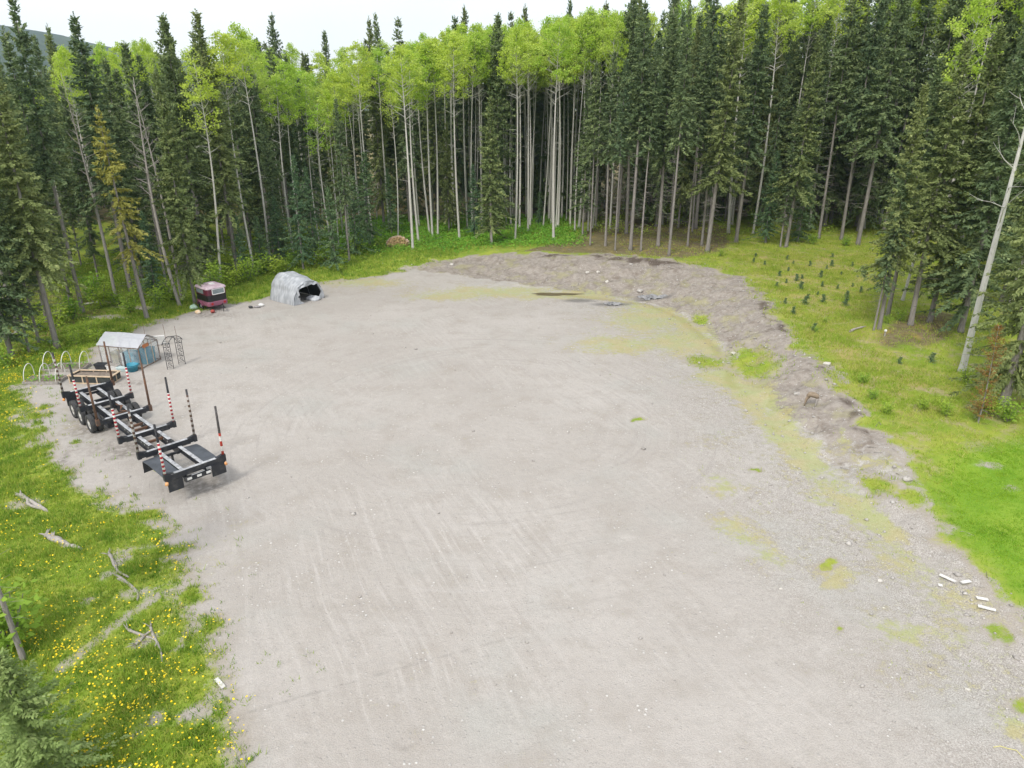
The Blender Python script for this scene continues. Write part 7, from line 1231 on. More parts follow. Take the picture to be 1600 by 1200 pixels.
# ================================================================= objects: materials
M_BLACK = simple('black_paint', (.018, .020, .026), (.075, .073, .070), 3.4, .5, 0, .5, lo=.45, hi=.8)
M_TOPWEAR = simple('worn_steel', (.52, .53, .55), (.25, .26, .27), 4.0, .5, .1)
M_RUST = simple('rusty_steel', (.17, .085, .05), (.10, .07, .055), 5.0, .85)
M_RUBBER = simple('tyre_rubber', (.035, .036, .038), (.06, .06, .06), 8.0, .8)
M_RIM = simple('rim_grey', (.55, .55, .53), (.33, .31, .28), 6.0, .5)
M_PANEL = simple('rubber_panel', (.085, .095, .11), (.06, .067, .078), 2.2, .6)
M_AMBER = simple('amber_lens', (.85, .35, .10), (.80, .42, .20), 5, .3)
M_WHITEP = simple('white_plastic', (.74, .74, .73), (.62, .62, .60), 5, .5)
M_RED = simple('red_plastic', (.45, .03, .03), (.35, .02, .02), 5, .4)
M_GALV = simple('galvanised', (.42, .43, .44), (.30, .31, .32), 7, .45, .5)
def stake_mat(name, period, red, base, split, worn, white=(.78, .77, .75)):
    n = NT(name); v = n.obj(); sx = n.n('ShaderNodeSeparateXYZ'); n.set(sx.inputs[0], v); z = sx.outputs[2]
    fr = n.math('FRACT', n.math('DIVIDE', z, period))
    band = n.mix(n.math('GREATER_THAN', fr, .5), red, white)
    w = n.noise(v, 9, 4, .7); band = n.mix(n.step(w, .58, .66, 0, worn), band, base)
    up = n.mix(n.step(w, .5, .65), base, tuple(k*1.8+.02 for k in base))
    return n.done(n.bsdf(n.mix(n.math('GREATER_THAN', z, split), band, up), .5))
M_STAKE_A = stake_mat('stake_red_white', .21, (.42, .018, .035), (.018, .018, .022), 1.62, .15)
M_STAKE_B = stake_mat('stake_worn_tape', .26, (.10, .06, .045), (.03, .03, .034), 2.2, .85, (.40, .38, .36))
M_STAKE_C = stake_mat('stake_orange_tape', .5, (.48, .05, .03), (.05, .045, .045), 1.15, .4)

# ================================================================= log trailer
TRZ = lambda s: 1.40+.021*s
tr = empty('log_trailer', (-19.44, 33.27, gz(-19.44, 33.27)), math.radians(-43.95), 'black triple-axle log trailer with upright red and white stakes, parked on the gravel', 'trailer')
BUNKS = [-7.24, -4.20, -1.52, 1.64, 4.12, 7.21]
# frame rails: I-beams, stepped down ahead of the fifth bunk
for sy in (-1, 1):
    m = MB(); yy = sy*.46
    def rail(s0, s1, zt, hh):
        a, b = (s0, yy, TRZ(s0)+zt), (s1, yy, TRZ(s1)+zt)
        m.beam((a[0], yy, a[2]-.02), (b[0], yy, b[2]-.02), .17, .025); m.beam((a[0], yy, a[2]-hh), (b[0], yy, b[2]-hh), .17, .025)
        m.beam((a[0], yy, a[2]-hh/2-.01), (b[0], yy, b[2]-hh/2-.01), .03, hh-.026)
    rail(-7.5, 3.2, -.16, .42); rail(4.35, 7.15, -.16, .24)
    r = m.build('frame_rail', M_BLACK, tr)
    w = MB(); w.beam((-7.5, yy, TRZ(-7.5)-.164), (3.2, yy, TRZ(3.2)-.164), .172, .012); w.beam((4.35, yy, TRZ(4.35)-.164), (7.15, yy, TRZ(7.15)-.164), .172, .012)
    w.build('worn_flange', M_TOPWEAR, r)
    gq = MB(); pr = [(3.15, -.16), (3.5, -.12), (3.8, -.15), (4.1, -.22), (4.4, -.16), (4.4, -.44), (4.0, -.70), (3.15, -.60)]
    for y0 in (-.05, .05): gq.v += [(a, yy+y0, TRZ(a)+b) for a, b in pr]
    k = len(pr); gq.f += [tuple(range(k)), tuple(reversed(range(k, 2*k)))]+[(i, (i+1) % k, k+(i+1) % k, k+i) for i in range(k)]
    gq.build('gooseneck_plate', M_BLACK, tr)
    for s_ in (-.2, .25, .7, 2.0, 2.45, 2.9):      # lightening holes show as pale discs in the web
        h = MB(); h.lathe([(0.001, .0), (.05, .0), (.05, .008), (.001, .008)], 10, Matrix.Translation((s_, yy-.026, TRZ(s_)-.37)) @ Matrix.Rotation(math.radians(90), 4, 'X')); h.build('web_hole', M_GALV, r)
for s_ in (-7.1, -5.6, -2.6, -.3, .35, 2.3, 3.4):
    mb = MB(); mb.beam((s_, -.46, TRZ(s_)-.36), (s_, .46, TRZ(s_)-.36), .10, .12); mb.build('crossmember', M_RUST if s_ > -3 else M_BLACK, tr)
for i, s_ in enumerate(BUNKS):
    z = TRZ(s_); rusty = i in (2,)
    mb = MB(); mb.box((s_, 0, z-.12), (.17, 2.46, .22)); mb.box((s_, 0, z-.245), (.24, 2.1, .03))
    for sy in (-1, 1): mb.beam((s_, sy*.95, z-.10), (s_, sy*1.24, z-.02), .165, .20)
    b = mb.build('bunk', M_BLACK, tr)
    t = MB(); t.box((s_, 0, z-.004), (.165, 2.2, .012)); t.build('worn_top', M_TOPWEAR, b)
    for sy in (-1, 1):
        pk = MB(); pk.box((s_, sy*1.31, z-.09), (.20, .16, .34)); pk.tube([(s_-.12, sy*1.31, z-.20), (s_+.12, sy*1.31, z-.20)], .035, 8)
        pb = pk.build('stake_pocket', M_RUST if (rusty or (i == 0 and sy == 1)) else M_BLACK, tr)
        mt = [M_STAKE_B if sy < 0 else M_RUST, M_STAKE_A, M_RUST, M_STAKE_A, M_STAKE_B, M_STAKE_A if sy < 0 else M_STAKE_C][i]
        st = MB(); lean = .02*sy
        st.tube([(0, 0, -.1), (0, lean*.5, 1.2), (0, lean, 2.47)], [.062, .058, .05], 8)
        o = st.build('stake', mt, tr, True); o.location = (s_, sy*1.31, z)
    if i in (0, 5):
        for sy in (-1, 1):
            if i == 0 and sy == 1: continue
            a = MB(); a.lathe([(.001, 0), (.07, .0), (.075, .10), (.05, .17), (.001, .18)], 12, Matrix.Translation((s_+(.06 if i else -.05), sy*1.36, z-.46)) @ Matrix.Rotation(math.radians(20*sy), 4, 'X')); a.build('marker_light', M_AMBER, tr, True)
# axles and dual wheels
for s_ in (-6.25, -4.95, -3.5):
    ax = MB(); ax.tube([(s_, -1.1, .52), (s_, 1.1, .52)], .07, 10); ax.box((s_, .46, .72), (.5, .09, .10)); ax.box((s_, -.46, .72), (.5, .09, .10)); ax.build('axle', M_BLACK, tr)
    for sy in (-1, 1):
        for yy in (1.16, .83):
            M = Matrix.Translation((s_, sy*yy, .52)) @ Matrix.Rotation(math.radians(90), 4, 'X')
            ty = MB(); ty.lathe([(.29, -.10), (.33, -.135), (.46, -.14), (.505, -.11), (.515, -.05), (.515, .05), (.505, .11), (.46, .14), (.33, .135), (.29, .10)], 28, M)
            t = ty.build('tyre', M_RUBBER, tr, True)
            ri = MB(); e = .10 if yy > 1 else .02
            e = -e*sy
            ri.lathe([(.30, -.10), (.30, .10)], 24, M); ri.lathe([(.295, e), (.24, e*.6), (.13, e*.35), (.12, e*1.3), (.001, e*1.3)], 24, M); ri.build('rim', M_RIM, t, True)
sus = MB(); sus.beam((-6.9, -.46, .98), (-2.9, -.46, .98), .1, .2); sus.beam((-6.9, .46, .98), (-2.9, .46, .98), .1, .2)
sus.box((-2.35, -.62, .75), (.75, .30, .32)); sus.build('suspension', M_BLACK, tr)
hs = MB()
for k_ in range(3): hs.tube([(-3.4+.1*k_, .2, 1.28), (-2.9, .30+.05*k_, 1.30), (-2.5, .1, 1.18), (-2.2+.1*k_, .34, 1.24)], .018, 5)
hs.build('air_hose', M_RUST, tr, True)
# panels, mudflaps, light bar
for sy in (-1, 1):
    pm = MB(); rows = [(4.30, -.30), (4.75, -.24), (5.4, -.22), (6.2, -.23), (7.08, -.25)]
    for (s_, dz) in rows:
        for yy in (.56, 1.27): pm.v += [(s_, sy*yy, TRZ(s_)+dz-(.04 if yy > 1 else 0)), (s_, sy*yy, TRZ(s_)+dz-.035-(.04 if yy > 1 else 0))]
    for i in range(len(rows)-1):
        a = i*4; pm.f += [(a, a+4, a+6, a+2), (a+1, a+3, a+7, a+5), (a, a+1, a+5, a+4), (a+2, a+6, a+7, a+3)]
    pm.f += [(0, 2, 3, 1), (16, 17, 19, 18)]; pm.build('fender_panel', M_PANEL, tr)
    fl = MB(); fl.box((7.30, sy*.98, TRZ(7.3)-.52), (.02, .66, .62)); fl.build('mudflap', M_BLACK, tr)
fl = MB(); fl.add([(4.28, -.58, TRZ(4.3)-.36), (4.28, -1.27, TRZ(4.3)-.40), (4.20, -1.27, TRZ(4.3)-1.0), (4.2, -.58, TRZ(4.3)-.95), (4.26, -.58, TRZ(4.3)-.36), (4.26, -1.27, TRZ(4.3)-.40), (4.18, -1.27, TRZ(4.3)-1.0), (4.18, -.58, TRZ(4.3)-.95)], [(0, 1, 2, 3), (7, 6, 5, 4), (0, 4, 5, 1), (1, 5, 6, 2), (2, 6, 7, 3), (3, 7, 4, 0)]); fl.build('mudflap', M_BLACK, tr)
fl = MB(); fl.box((-7.12, -.95, .84), (.03, .62, .75)); fl.build('mudflap', M_BLACK, tr)
fl = MB(); fl.box((-7.12, .95, .84), (.03, .62, .75)); fl.build('mudflap', M_BLACK, tr)
z = TRZ(7.21)
lb = MB(); lb.box((7.36, -.02, z-.44), (.20, 1.15, .20)); lb.beam((7.3, -.55, z-.42), (7.2, -.62, z-.2), .08, .05); lb.beam((7.3, .5, z-.42), (7.2, .58, z-.2), .08, .05); lbo = lb.build('light_bar', M_BLACK, tr)
for yy in (-.42, .02, .44):
    q = MB(); q.box((7.47, yy, z-.41), (.03, .2, .10)); q.build('lamp', M_WHITEP, lbo)
q = MB(); q.tube([(7.42, -.3, z-.30), (7.45, 0, z-.28), (7.42, .3, z-.29)], .025, 6); q.box((7.42, .5, z-.24), (.10, .2, .08)); q.build('coupling_lines', M_GALV, lbo)
lg = MB(); lg.tube([(4.5, 0, .06), (4.5, 0, TRZ(4.5)-.3)], .06, 8); lg.box((4.5, 0, .035), (.34, .34, .05)); lg.beam((4.5, -.46, TRZ(4.5)-.36), (4.5, .46, TRZ(4.5)-.36), .1, .1); lg.build('landing_leg', M_BLACK, tr)

# ================================================================= horse trailer
def rrect(L, W, r, z, n=5, taper=0.0):
    pts = []
    for cx, cy, a0 in ((L/2-r, W/2-r, 0), (-L/2+r, W/2-r, 90), (-L/2+r, -W/2+r, 180), (L/2-r, -W/2+r, 270)):
        for k in range(n+1):
            a = math.radians(a0+90*k/n); pts.append((cx+r*math.cos(a), cy+r*math.sin(a), z))
    return pts
M_MAROON = simple('maroon_paint', (.105, .012, .03), (.08, .01, .024), 2, .30, 0, .6)
M_PINK = simple('faded_pink_paint', (.26, .095, .15), (.20, .065, .105), 2.5, .4, 0, .5)
M_ROOF = simple('faded_roof', (.52, .43, .47), (.40, .29, .34), 2.5, .55)
M_GLASSD = simple('dull_window', (.16, .20, .21), (.22, .26, .27), 3, .15, 0, .6)
M_GLOSSB = simple('black_band', (.008, .008, .009), (.012, .012, .013), 3, .35, 0, .5)
hx, hy = -25.75, 59.35
ht_ = empty('horse_trailer', (hx, hy, gz(hx, hy)), math.radians(-41), 'maroon and pink horse trailer with black band, parked at the wood edge', 'trailer')
L_, W_, R_ = 2.1, 1.75, .22
MB().loops([rrect(L_-.02, W_-.02, R_, .42), rrect(L_+.04, W_+.04, R_, .50), rrect(L_+.04, W_+.04, R_, .76), rrect(L_, W_, R_, .82)]).build('lower_body', M_PINK, ht_)
MB().loops([rrect(L_-.01, W_-.01, R_, .82), rrect(L_-.01, W_-.01, R_, 1.36)]).build('black_band', M_GLOSSB, ht_)
up = MB().loops([rrect(L_, W_, R_, 1.36), rrect(L_+.02, W_+.02, R_, 1.40), rrect(L_, W_, R_, 1.88)]).build('upper_body', M_MAROON, ht_)
rf = MB().loops([rrect(L_+.10, W_+.10, R_+.03, 1.88), rrect(L_+.10, W_+.10, R_+.03, 1.95), rrect(L_-.05, W_-.05, R_, 2.04), rrect(L_-.6, W_-.6, R_, 2.10)]).build('roof', M_ROOF, ht_)
MB().box((.1, .1, 2.13), (.4, .4, .08)).build('roof_vent', M_WHITEP, rf)
wnd = MB().box((L_/2+.012, .12, 1.64), (.03, 1.02, .40)).build('window', M_GLASSD, ht_)
fr = MB(); 
for (a, b) in (((0, -.53), (.06, .44)), ((0, .53), (.06, .44))): fr.box((L_/2+.02, .12+a[1], 1.64), (.04, b[0], b[1]))
for zz in (1.42, 1.86): fr.box((L_/2+.02, .12, zz), (.04, 1.0, .06))
fr.build('window_frame', M_WHITEP, wnd)
w2 = MB().box((-.15, -W_/2-.01, 1.64), (1.15, .02, .34)).build('side_window', M_GLASSD, ht_)
for yy in (-.55, .55): MB().lathe([(.001, 0), (.10, 0), (.10, .03), (.001, .04)], 16, Matrix.Translation((L_/2+.02, yy, .64)) @ Matrix.Rotation(math.radians(90), 4, 'Y')).build('round_lamp', M_RED, ht_)
for sy in (-1, 1):
    M = Matrix.Translation((-.35, sy*.86, .33)) @ Matrix.Rotation(math.radians(90), 4, 'X')
    t = MB().lathe([(.18, -.09), (.30, -.10), (.33, -.06), (.33, .06), (.30, .10), (.18, .09)], 22, M).build('wheel', M_RUBBER, ht_, True)
    MB().lathe([(.185, -sy*.0), (.12, sy*.08), (.001, sy*.09)], 18, M).build('rim', M_RIM, t, True)
    f_ = MB(); 
    for k in range(8):
        a0, a1 = math.radians(10+20*k), math.radians(30+20*k)
        f_.beam((-.35+.42*math.cos(a0), sy*.93, .33+.42*math.sin(a0)), (-.35+.42*math.cos(a1), sy*.93, .33+.42*math.sin(a1)), .22, .03, (0, 1, 0) if False else (math.cos(a0), 0, math.sin(a0)))
    f_.build('fender', M_PINK, ht_)
tg = MB(); tg.beam((L_/2-.1, -.4, .42), (L_/2+.85, 0, .40), .08, .08); tg.beam((L_/2-.1, .4, .42), (L_/2+.85, 0, .40), .08, .08); tg.tube([(L_/2+.7, 0, .02), (L_/2+.7, 0, .75)], .03, 8); tg.box((L_/2+.92, 0, .42), (.2, .1, .1)); tg.build('tow_bar', M_BLACK, ht_)

# ================================================================= tarp shelter
n = NT('silver_tarp'); v = n.obj()
w1 = n.noise(n.mapv(v, scale=(1.6, .7, .25)), 3.2, 4, .55); w2_ = n.noise(v, 1.4, 3)
col = n.mix(n.step(w1, .35, .68), (.30, .32, .345), (.46, .48, .51)); col = n.mix(n.step(w2_, .5, .75, 0, .5), col, (.60, .62, .64))
M_TARP = n.done(n.bsdf(col, .42, n.bump(w1, .3, .04), spec=.5))
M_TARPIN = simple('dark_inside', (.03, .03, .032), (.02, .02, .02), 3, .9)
SH = (-17.95, 61.25); shz = gz(*SH)
sh = empty('tarp_shelter', (SH[0], SH[1], shz), math.atan2(.60, -.80), 'hooped shelter covered in crumpled silver-grey tarp with a dark opening', 'shelter')
# local x runs from the mouth to the back, y across
def tarp_pt(u, a, off=0.0):
    hw = 1.50-.06*u+.06*math.sin(3*u); H = 1.85+.45*math.sin(min(1, u*1.3)*math.pi/2)-.3*max(0, u-.72)/.28
    back = max(0, (u-.80)/.20); sc = math.sqrt(max(0.02, 1-back*back*.8))
    cx = math.cos(a); sx = math.sin(a)
    y = hw*sc*(abs(cx)**.8)*(1 if cx > 0 else -1); z = H*sc*max(0, sx)**.72
    wr = .018*math.sin(9*a+3*u)+.015*math.sin(11*u+4*a)+.012*math.sin(23*a+2*u)+.16*(float(fbm(np.array(u*6+3.0), np.array(a*3.2), 131, 3))-.5)
    foot = max(0, .35-max(0, sx))*.35
    return (u*4.1-foot*.2+wr*.4, y*(1+wr*.5+foot)+off*cx, max(.015, z*(1+wr*.5)+off*sx))
NU, NA = 26, 44
def sheet(off):
    V = []
    for i in range(NU+1):
        for j in range(NA+1): V.append(tarp_pt(i/NU, math.pi*j/NA, off))
    Fq = [(i*(NA+1)+j, i*(NA+1)+j+1, (i+1)*(NA+1)+j+1, (i+1)*(NA+1)+j) for i in range(NU) for j in range(NA)]
    return V, Fq
m = MB(); V, Fq = sheet(0); m.add(V, Fq); cover = m.build('tarp_cover', M_TARP, sh, True)
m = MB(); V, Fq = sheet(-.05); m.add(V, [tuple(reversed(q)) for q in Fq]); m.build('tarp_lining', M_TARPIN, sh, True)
# ragged front flap hanging over the mouth, and the back wall
m = MB(); rows = 6
for j in range(NA+1):
    a = math.pi*j/NA; t = math.sin(a)
    if t < .35: dep = .85*(1-t/.35)+.34
    else: dep = .30+.07*math.sin(5*a)+.04*math.sin(13*a+1)
    side = 1.0 if math.cos(a) > 0 else .7
    p0 = Vector(tarp_pt(0, a))
    for k in range(rows+1):
        f = k/rows; q = p0.copy()
        q.y = p0.y*(1-f*dep*.42*side*(.4+abs(math.cos(a)))); q.z = max(.02, p0.z-(f*dep*(t**.6)*(.95+.08*math.sin(5*a))))
        q.x = -.05*math.sin(f*3+9*a)-.10*f*t+.02*math.sin(20*a); m.v.append(tuple(q))
for j in range(NA):
    for k in range(rows): a_ = j*(rows+1)+k; m.f.append((a_, a_+1, a_+rows+2, a_+rows+1))
m.build('front_flap', M_TARP, sh, True)
m = MB(); m.v.append((3.95, 0, .9))
for j in range(NA+1): m.v.append(tarp_pt(1, math.pi*j/NA))
m.f += [(0, j+1, j+2) for j in range(NA)]; m.build('back_wall', M_TARP, sh, True)
for u in (.06, .5, .92):
    m = MB(); m.tube([tarp_pt(u, math.pi*j/14, -.09) for j in range(15)], .02, 5); m.build('hoop_pole', M_GALV, sh, True)
M_BLUE = simple('blue_plastic', (.03, .10, .26), (.02, .07, .2), 4, .4)
def bucket(name, loc, r, h, mat, label, cat='bucket'):
    o = empty(name, (loc[0], loc[1], gz(*loc)+.01), 0, label, cat)
    MB().lathe([(.001, 0), (r*.82, 0), (r, h), (r*1.05, h), (r*1.05, h-.03), (r*.97, h-.035), (r*.8, .03), (.001, .03)], 16).build('body', mat, o, True)
    MB().tube([(r*math.cos(a), r*.15, h-.02+.25*r*math.sin(a)) for a in [math.pi*k/8 for k in range(9)]], .008, 5).build('handle', M_GALV, o)
    return o
bucket('bucket', (-19.37, 61.45), .22, .42, M_BLUE, 'blue bucket in the mouth of the tarp shelter')
bucket('bucket', (-18.86, 61.03), .2, .38, M_WHITEP, 'white bucket in the mouth of the tarp shelter')
m = MB(); cx, cy = (-17.83, 61.88); m.blob((0, 0, .14), (.75, .4, .24), 3, 16, 10, .3); o = m.build('crumpled_sheet', M_TARP, None, True); o.location = (cx, cy, gz(cx, cy)); tag(o, 'crumpled grey sheet lying in the mouth of the tarp shelter', 'sheet')
for (pt, rr, mt, name, label, cat) in (((-27.28, 58.94), (.32, .28, .24), simple('pale_green_bag', (.45, .68, .50), (.62, .75, .66), 3, .6), 'stuffed_bag', 'pale green bag left of the horse trailer wheel', 'bag'),
      ((-26.36, 57.62), (.22, .2, .17), simple('tan_ball', (.62, .42, .22), (.72, .62, .5), 3, .6), 'toy_ball', 'tan toy ball in front of the horse trailer wheel', 'toy'),
      ((-25.19, 57.81), (.20, .17, .15), simple('dull_red_toy', (.40, .08, .06), (.22, .05, .05), 4, .6), 'toy_ball', 'dull red toy beside the horse trailer', 'toy'),
      ((-22.48, 59.18), (.17, .14, .12), M_BLACK, 'scrap_bundle', 'small black bundle on the gravel left of the tarp shelter', 'bundle'),
      ((-21.99, 59.38), (.28, .18, .09), simple('grey_cloth', (.33, .31, .31), (.2, .19, .2), 4, .8), 'scrap_bundle', 'grey cloth bundle on the gravel near the tarp shelter', 'bundle'),
      ((-21.79, 59.79), (.26, .2, .14), M_WHITEP, 'scrap_bundle', 'white cloth bundle on the gravel next to the tarp shelter', 'bundle')):
    o = MB().blob((0, 0, rr[2]*.85), rr, int(pt[0]*10) % 97, 14, 9, .22).build(name, mt, None, True); o.location = (pt[0], pt[1], gz(*pt)); tag(o, label, cat)

# ================================================================= greenhouse
n = NT('clear_plastic'); v = n.obj()
tr_ = n.n('ShaderNodeBsdfTransparent'); tr_.inputs[0].default_value = (.93, .95, .95, 1)
df = n.bsdf(n.mix(n.noise(v, 3, 4), (.62, .66, .70), (.75, .78, .80)), .25, n.bump(n.noise(v, 5, 3), .5, .05), spec=.6)
mx = n.n('ShaderNodeMixShader'); n.set(mx.inputs[0], n.step(n.noise(v, 1.8, 4), .3, .7, .14, .36)); n.t.links.new(tr_.outputs[0], mx.inputs[1]); n.t.links.new(df, mx.inputs[2])
M_PLASTIC = n.done(mx.outputs[0])
n = NT('milky_plastic'); v = n.obj()
tr_ = n.n('ShaderNodeBsdfTransparent'); df = n.bsdf(n.mix(n.noise(v, 2.5, 5), (.58, .60, .64), (.42, .44, .50)), .3, n.bump(n.noise(v, 5, 3), .6, .05), spec=.6)
mx = n.n('ShaderNodeMixShader'); mx.inputs[0].default_value = .72; n.t.links.new(tr_.outputs[0], mx.inputs[1]); n.t.links.new(df, mx.inputs[2])
M_MILKY = n.done(mx.outputs[0])
M_WOODP = simple('pale_lumber', (.58, .46, .32), (.45, .35, .25), 5, .8)
M_WOODB = simple('brown_lumber', (.24, .165, .115), (.17, .12, .09), 5, .85)
M_GREYW = simple('weathered_wood', (.36, .34, .31), (.24, .22, .20), 6, .9)
M_TEAL = simple('teal_plastic', (.06, .30, .40), (.04, .22, .32), 3, .35)
ga = (-27.67, 45.07); gh_yaw = math.radians(-11.6)
gh = empty('greenhouse', (ga[0], ga[1], gz(*ga)), gh_yaw, 'small gabled greenhouse of clear plastic on a wooden frame', 'greenhouse')
GL, GW, GE, GR = 3.0, 1.9, 1.45, 2.08
for i in range(5):
    for yy in (0, GW): MB().beam((GL*i/4, yy, 0), (GL*i/4, yy, GE), .06, .06).build('post', M_WOODB, gh)
for i in (0, 2, 4):
    for (a, b) in ((0, GW/2), (GW, GW/2)): MB().beam((GL*i/4, a, GE), (GL*i/4, b, GR), .05, .06).build('rafter', M_WOODB, gh)
for yy, zz in ((0, GE), (GW, GE), (GW/2, GR), (0, .06), (GW, .06)): MB().beam((0, yy, zz), (GL, yy, zz), .06, .07).build('rail', M_WOODB, gh)
for xx in (0, GL):
    MB().beam((xx, 0, GE), (xx, GW, GE), .05, .05).build('rail', M_WOODB, gh); MB().beam((xx, 0, .06), (xx, GW, .06), .05, .05).build('rail', M_WOODB, gh)
for k, yy in enumerate((.62, 1.28)): MB().beam((GL, yy, 0), (GL, yy, GE+(GR-GE)*.6), .05, .05).build('post', M_WOODP, gh)
def sheetq(name, pts, mat):
    nn = 10; m = MB(); a, b, c, d = [Vector(p) for p in pts]; nm = (b-a).cross(d-a).normalized()
    for i in range(nn+1):
        for j in range(nn+1):
            u, w = i/nn, j/nn; p = a.lerp(b, u).lerp(d.lerp(c, u), w)+nm*(.025+.02*math.sin(9*u+4*w)+.012*math.sin(17*w+5*u)); m.v.append(tuple(p))
    m.f = [(i*(nn+1)+j, (i+1)*(nn+1)+j, (i+1)*(nn+1)+j+1, i*(nn+1)+j+1) for i in range(nn) for j in range(nn)]
    return m.build(name, mat, gh, True)
sheetq('roof_sheet', [(-.1, -.1, GE+.03), (GL+.08, -.1, GE+.03), (GL+.08, GW/2, GR+.05), (-.1, GW/2, GR+.05)], M_MILKY)
sheetq('roof_sheet', [(GL+.08, GW+.1, GE+.03), (-.1, GW+.1, GE+.03), (-.1, GW/2, GR+.05), (GL+.08, GW/2, GR+.05)], M_MILKY)
for i in range(4): sheetq('side_pane', [(GL*i/4+.02, -.035, .1), (GL*(i+1)/4-.02, -.035, .1), (GL*(i+1)/4-.02, -.035, GE-.04), (GL*i/4+.02, -.035, GE-.04)], M_PLASTIC)
sheetq('side_pane', [(GL, GW+.03, .1), (0, GW+.03, .1), (0, GW+.03, GE), (GL, GW+.03, GE)], M_PLASTIC)
for k, (y0, y1) in enumerate(((.03, .60), (.65, 1.26), (1.31, GW-.03))): sheetq('gable_pane', [(GL+.035, y0, .1), (GL+.035, y1, .1), (GL+.035, y1, GE-.03), (GL+.035, y0, GE-.03)], M_PLASTIC)
m = MB(); m.add([(GL+.04, 0, GE), (GL+.04, GW, GE), (GL+.04, GW/2, GR)], [(0, 1, 2)]); m.build('gable_pane', M_PLASTIC, gh)
m = MB(); m.box((GL+.09, .62, GE+.02), (.03, .55, .24)); m.build('gable_board', simple('orange_board', (.50, .19, .08), (.42, .16, .07), 4, .7), gh)
def at_gh(x, y): return (ga[0]+x*math.cos(gh_yaw)-y*math.sin(gh_yaw), ga[1]+x*math.sin(gh_yaw)+y*math.cos(gh_yaw))
def tub(name, loc, size, mat, label, cat, rz=0.0, lid=None):
    o = empty(name, (loc[0], loc[1], gz(*loc)+.01), rz, label, cat); a, b, h = size
    MB().loops([rrect(a*.86, b*.86, .06, 0), rrect(a, b, .07, h), rrect(a*1.05, b*1.05, .08, h), rrect(a*1.05, b*1.05, .08, h-.05)]).build('body', mat, o)
    MB().loops([rrect(a*1.06, b*1.06, .08, h+.002), rrect(a*1.06, b*1.06, .08, h+.035), rrect(a*.9, b*.9, .08, h+.05)]).build('lid', lid or mat, o)
    return o
tub('storage_tub', at_gh(1.9, .55), (.8, .6, .95), M_TEAL, 'teal tub inside the greenhouse', 'tub', gh_yaw)
tub('storage_tub', at_gh(2.6, 1.2), (.7, .9, 1.0), M_TEAL, 'larger teal tub inside by the greenhouse gable', 'tub', gh_yaw)
tub('storage_tub', at_gh(1.4, .6), (.5, .5, .8), M_WHITEP, 'white box standing inside the greenhouse', 'tub', gh_yaw)
tub('storage_tub', at_gh(.5, .9), (.6, .6, .75), simple('sand_sack', (.50, .44, .30), (.36, .33, .25), 3, .9), 'tan crate inside the left part of the greenhouse', 'crate', gh_yaw)
lp = (-25.16, 44.1); o = empty('plastic_tub', (lp[0], lp[1], gz(*lp)), 0, 'round teal tub on the gravel before the greenhouse', 'tub')
MB().lathe([(.001, 0), (.30, 0), (.38, .46), (.41, .47), (.41, .44), (.36, .43), (.29, .04), (.001, .04)], 20).build('body', M_TEAL, o, True); MB().lathe([(.405, .40), (.415, .40), (.415, .36), (.405, .36)], 20).build('rim', M_TEAL, o, True)
lp = (-26.56, 44.34); tub('plant_tray', lp, (.9, .45, .32), M_WHITEP, 'white tray of pots in front of the greenhouse', 'tray', -.2, M_GREYW)
lp = (-27.39, 44.46); tub('plant_tray', lp, (.8, .5, .35), M_BLACK, 'black tub in front of the greenhouse, left of the white tray', 'tub', -.1)
lp = (-25.84, 44.1); tub('plant_tray', lp, (.7, .35, .22), simple('pale_tray', (.5, .6, .6), (.4, .5, .5), 4, .6), 'pale flat tray between white tray and teal tub', 'tray', -.1)
lp = (-25.73, 49.34); o = MB().box((0, 0, .42), (.75, .08, .75), 0, Matrix.Rotation(.3, 4, 'X')).build('white_board', M_WHITEP); o.location = (lp[0], lp[1], gz(*lp)); o.rotation_euler = (0, 0, .3); tag(o, 'white board propped behind the greenhouse gable', 'board')

# garden stakes
for i, pt in enumerate(((-27.79, 51.28), (-25.89, 50.52), (-24.83, 50.07))):
    o = MB().tube([(0, 0, 0), (.02, .01, .6), (0, 0, 1.25)], .012, 5).build('garden_stake', M_RUST); o.location = (*pt, gz(*pt))
    tag(o, ['thin metal garden stake behind the greenhouse', 'thin metal garden stake left behind the black arch', 'thin metal garden stake right behind the black arch'][i], 'stake', 'thin garden stakes')
# ================================================================= black garden arch
pA, pB, qA, qB = (-22.97, 44.34), (-22.6, 44.46), (-22.63, 45.31), (-22.25, 45.44)
ar = empty('garden_arch', (pA[0], pA[1], gz(*pA)), 0, 'black wrought metal garden arch with scrollwork sides', 'garden arch')
def loc(p, z): return (p[0]-pA[0], p[1]-pA[1], z)
def lerp2(a, b, t): return (a[0]+(b[0]-a[0])*t, a[1]+(b[1]-a[1])*t)
for (a, b) in ((pA, pB), (qA, qB)):
    for p in (a, b): MB().tube([loc(p, 0), loc(p, 1.85)], .022, 6).build('upright', M_BLACK, ar)
    for zz in (.15, .62, 1.10, 1.55, 1.83): MB().tube([loc(a, zz), loc(b, zz)], .016, 5).build('bar', M_BLACK, ar)
    m = MB()
    for k in range(5):
        z0 = .2+.32*k; pts = [loc(lerp2(a, b, .5+.38*math.sin(t*6.28)*(1-t*.4)), z0+.28*t+.06*math.cos(t*12)) for t in [i/12 for i in range(13)]]
        m.tube(pts, .014, 4); m.tube([loc(lerp2(a, b, 1-(.5+.38*math.sin(t*6.28)*(1-t*.4))), z0+.28*t) for t in [i/12 for i in range(13)]], .012, 4)
    tag(m.build('scrollwork', M_BLACK, ar), kind='stuff')
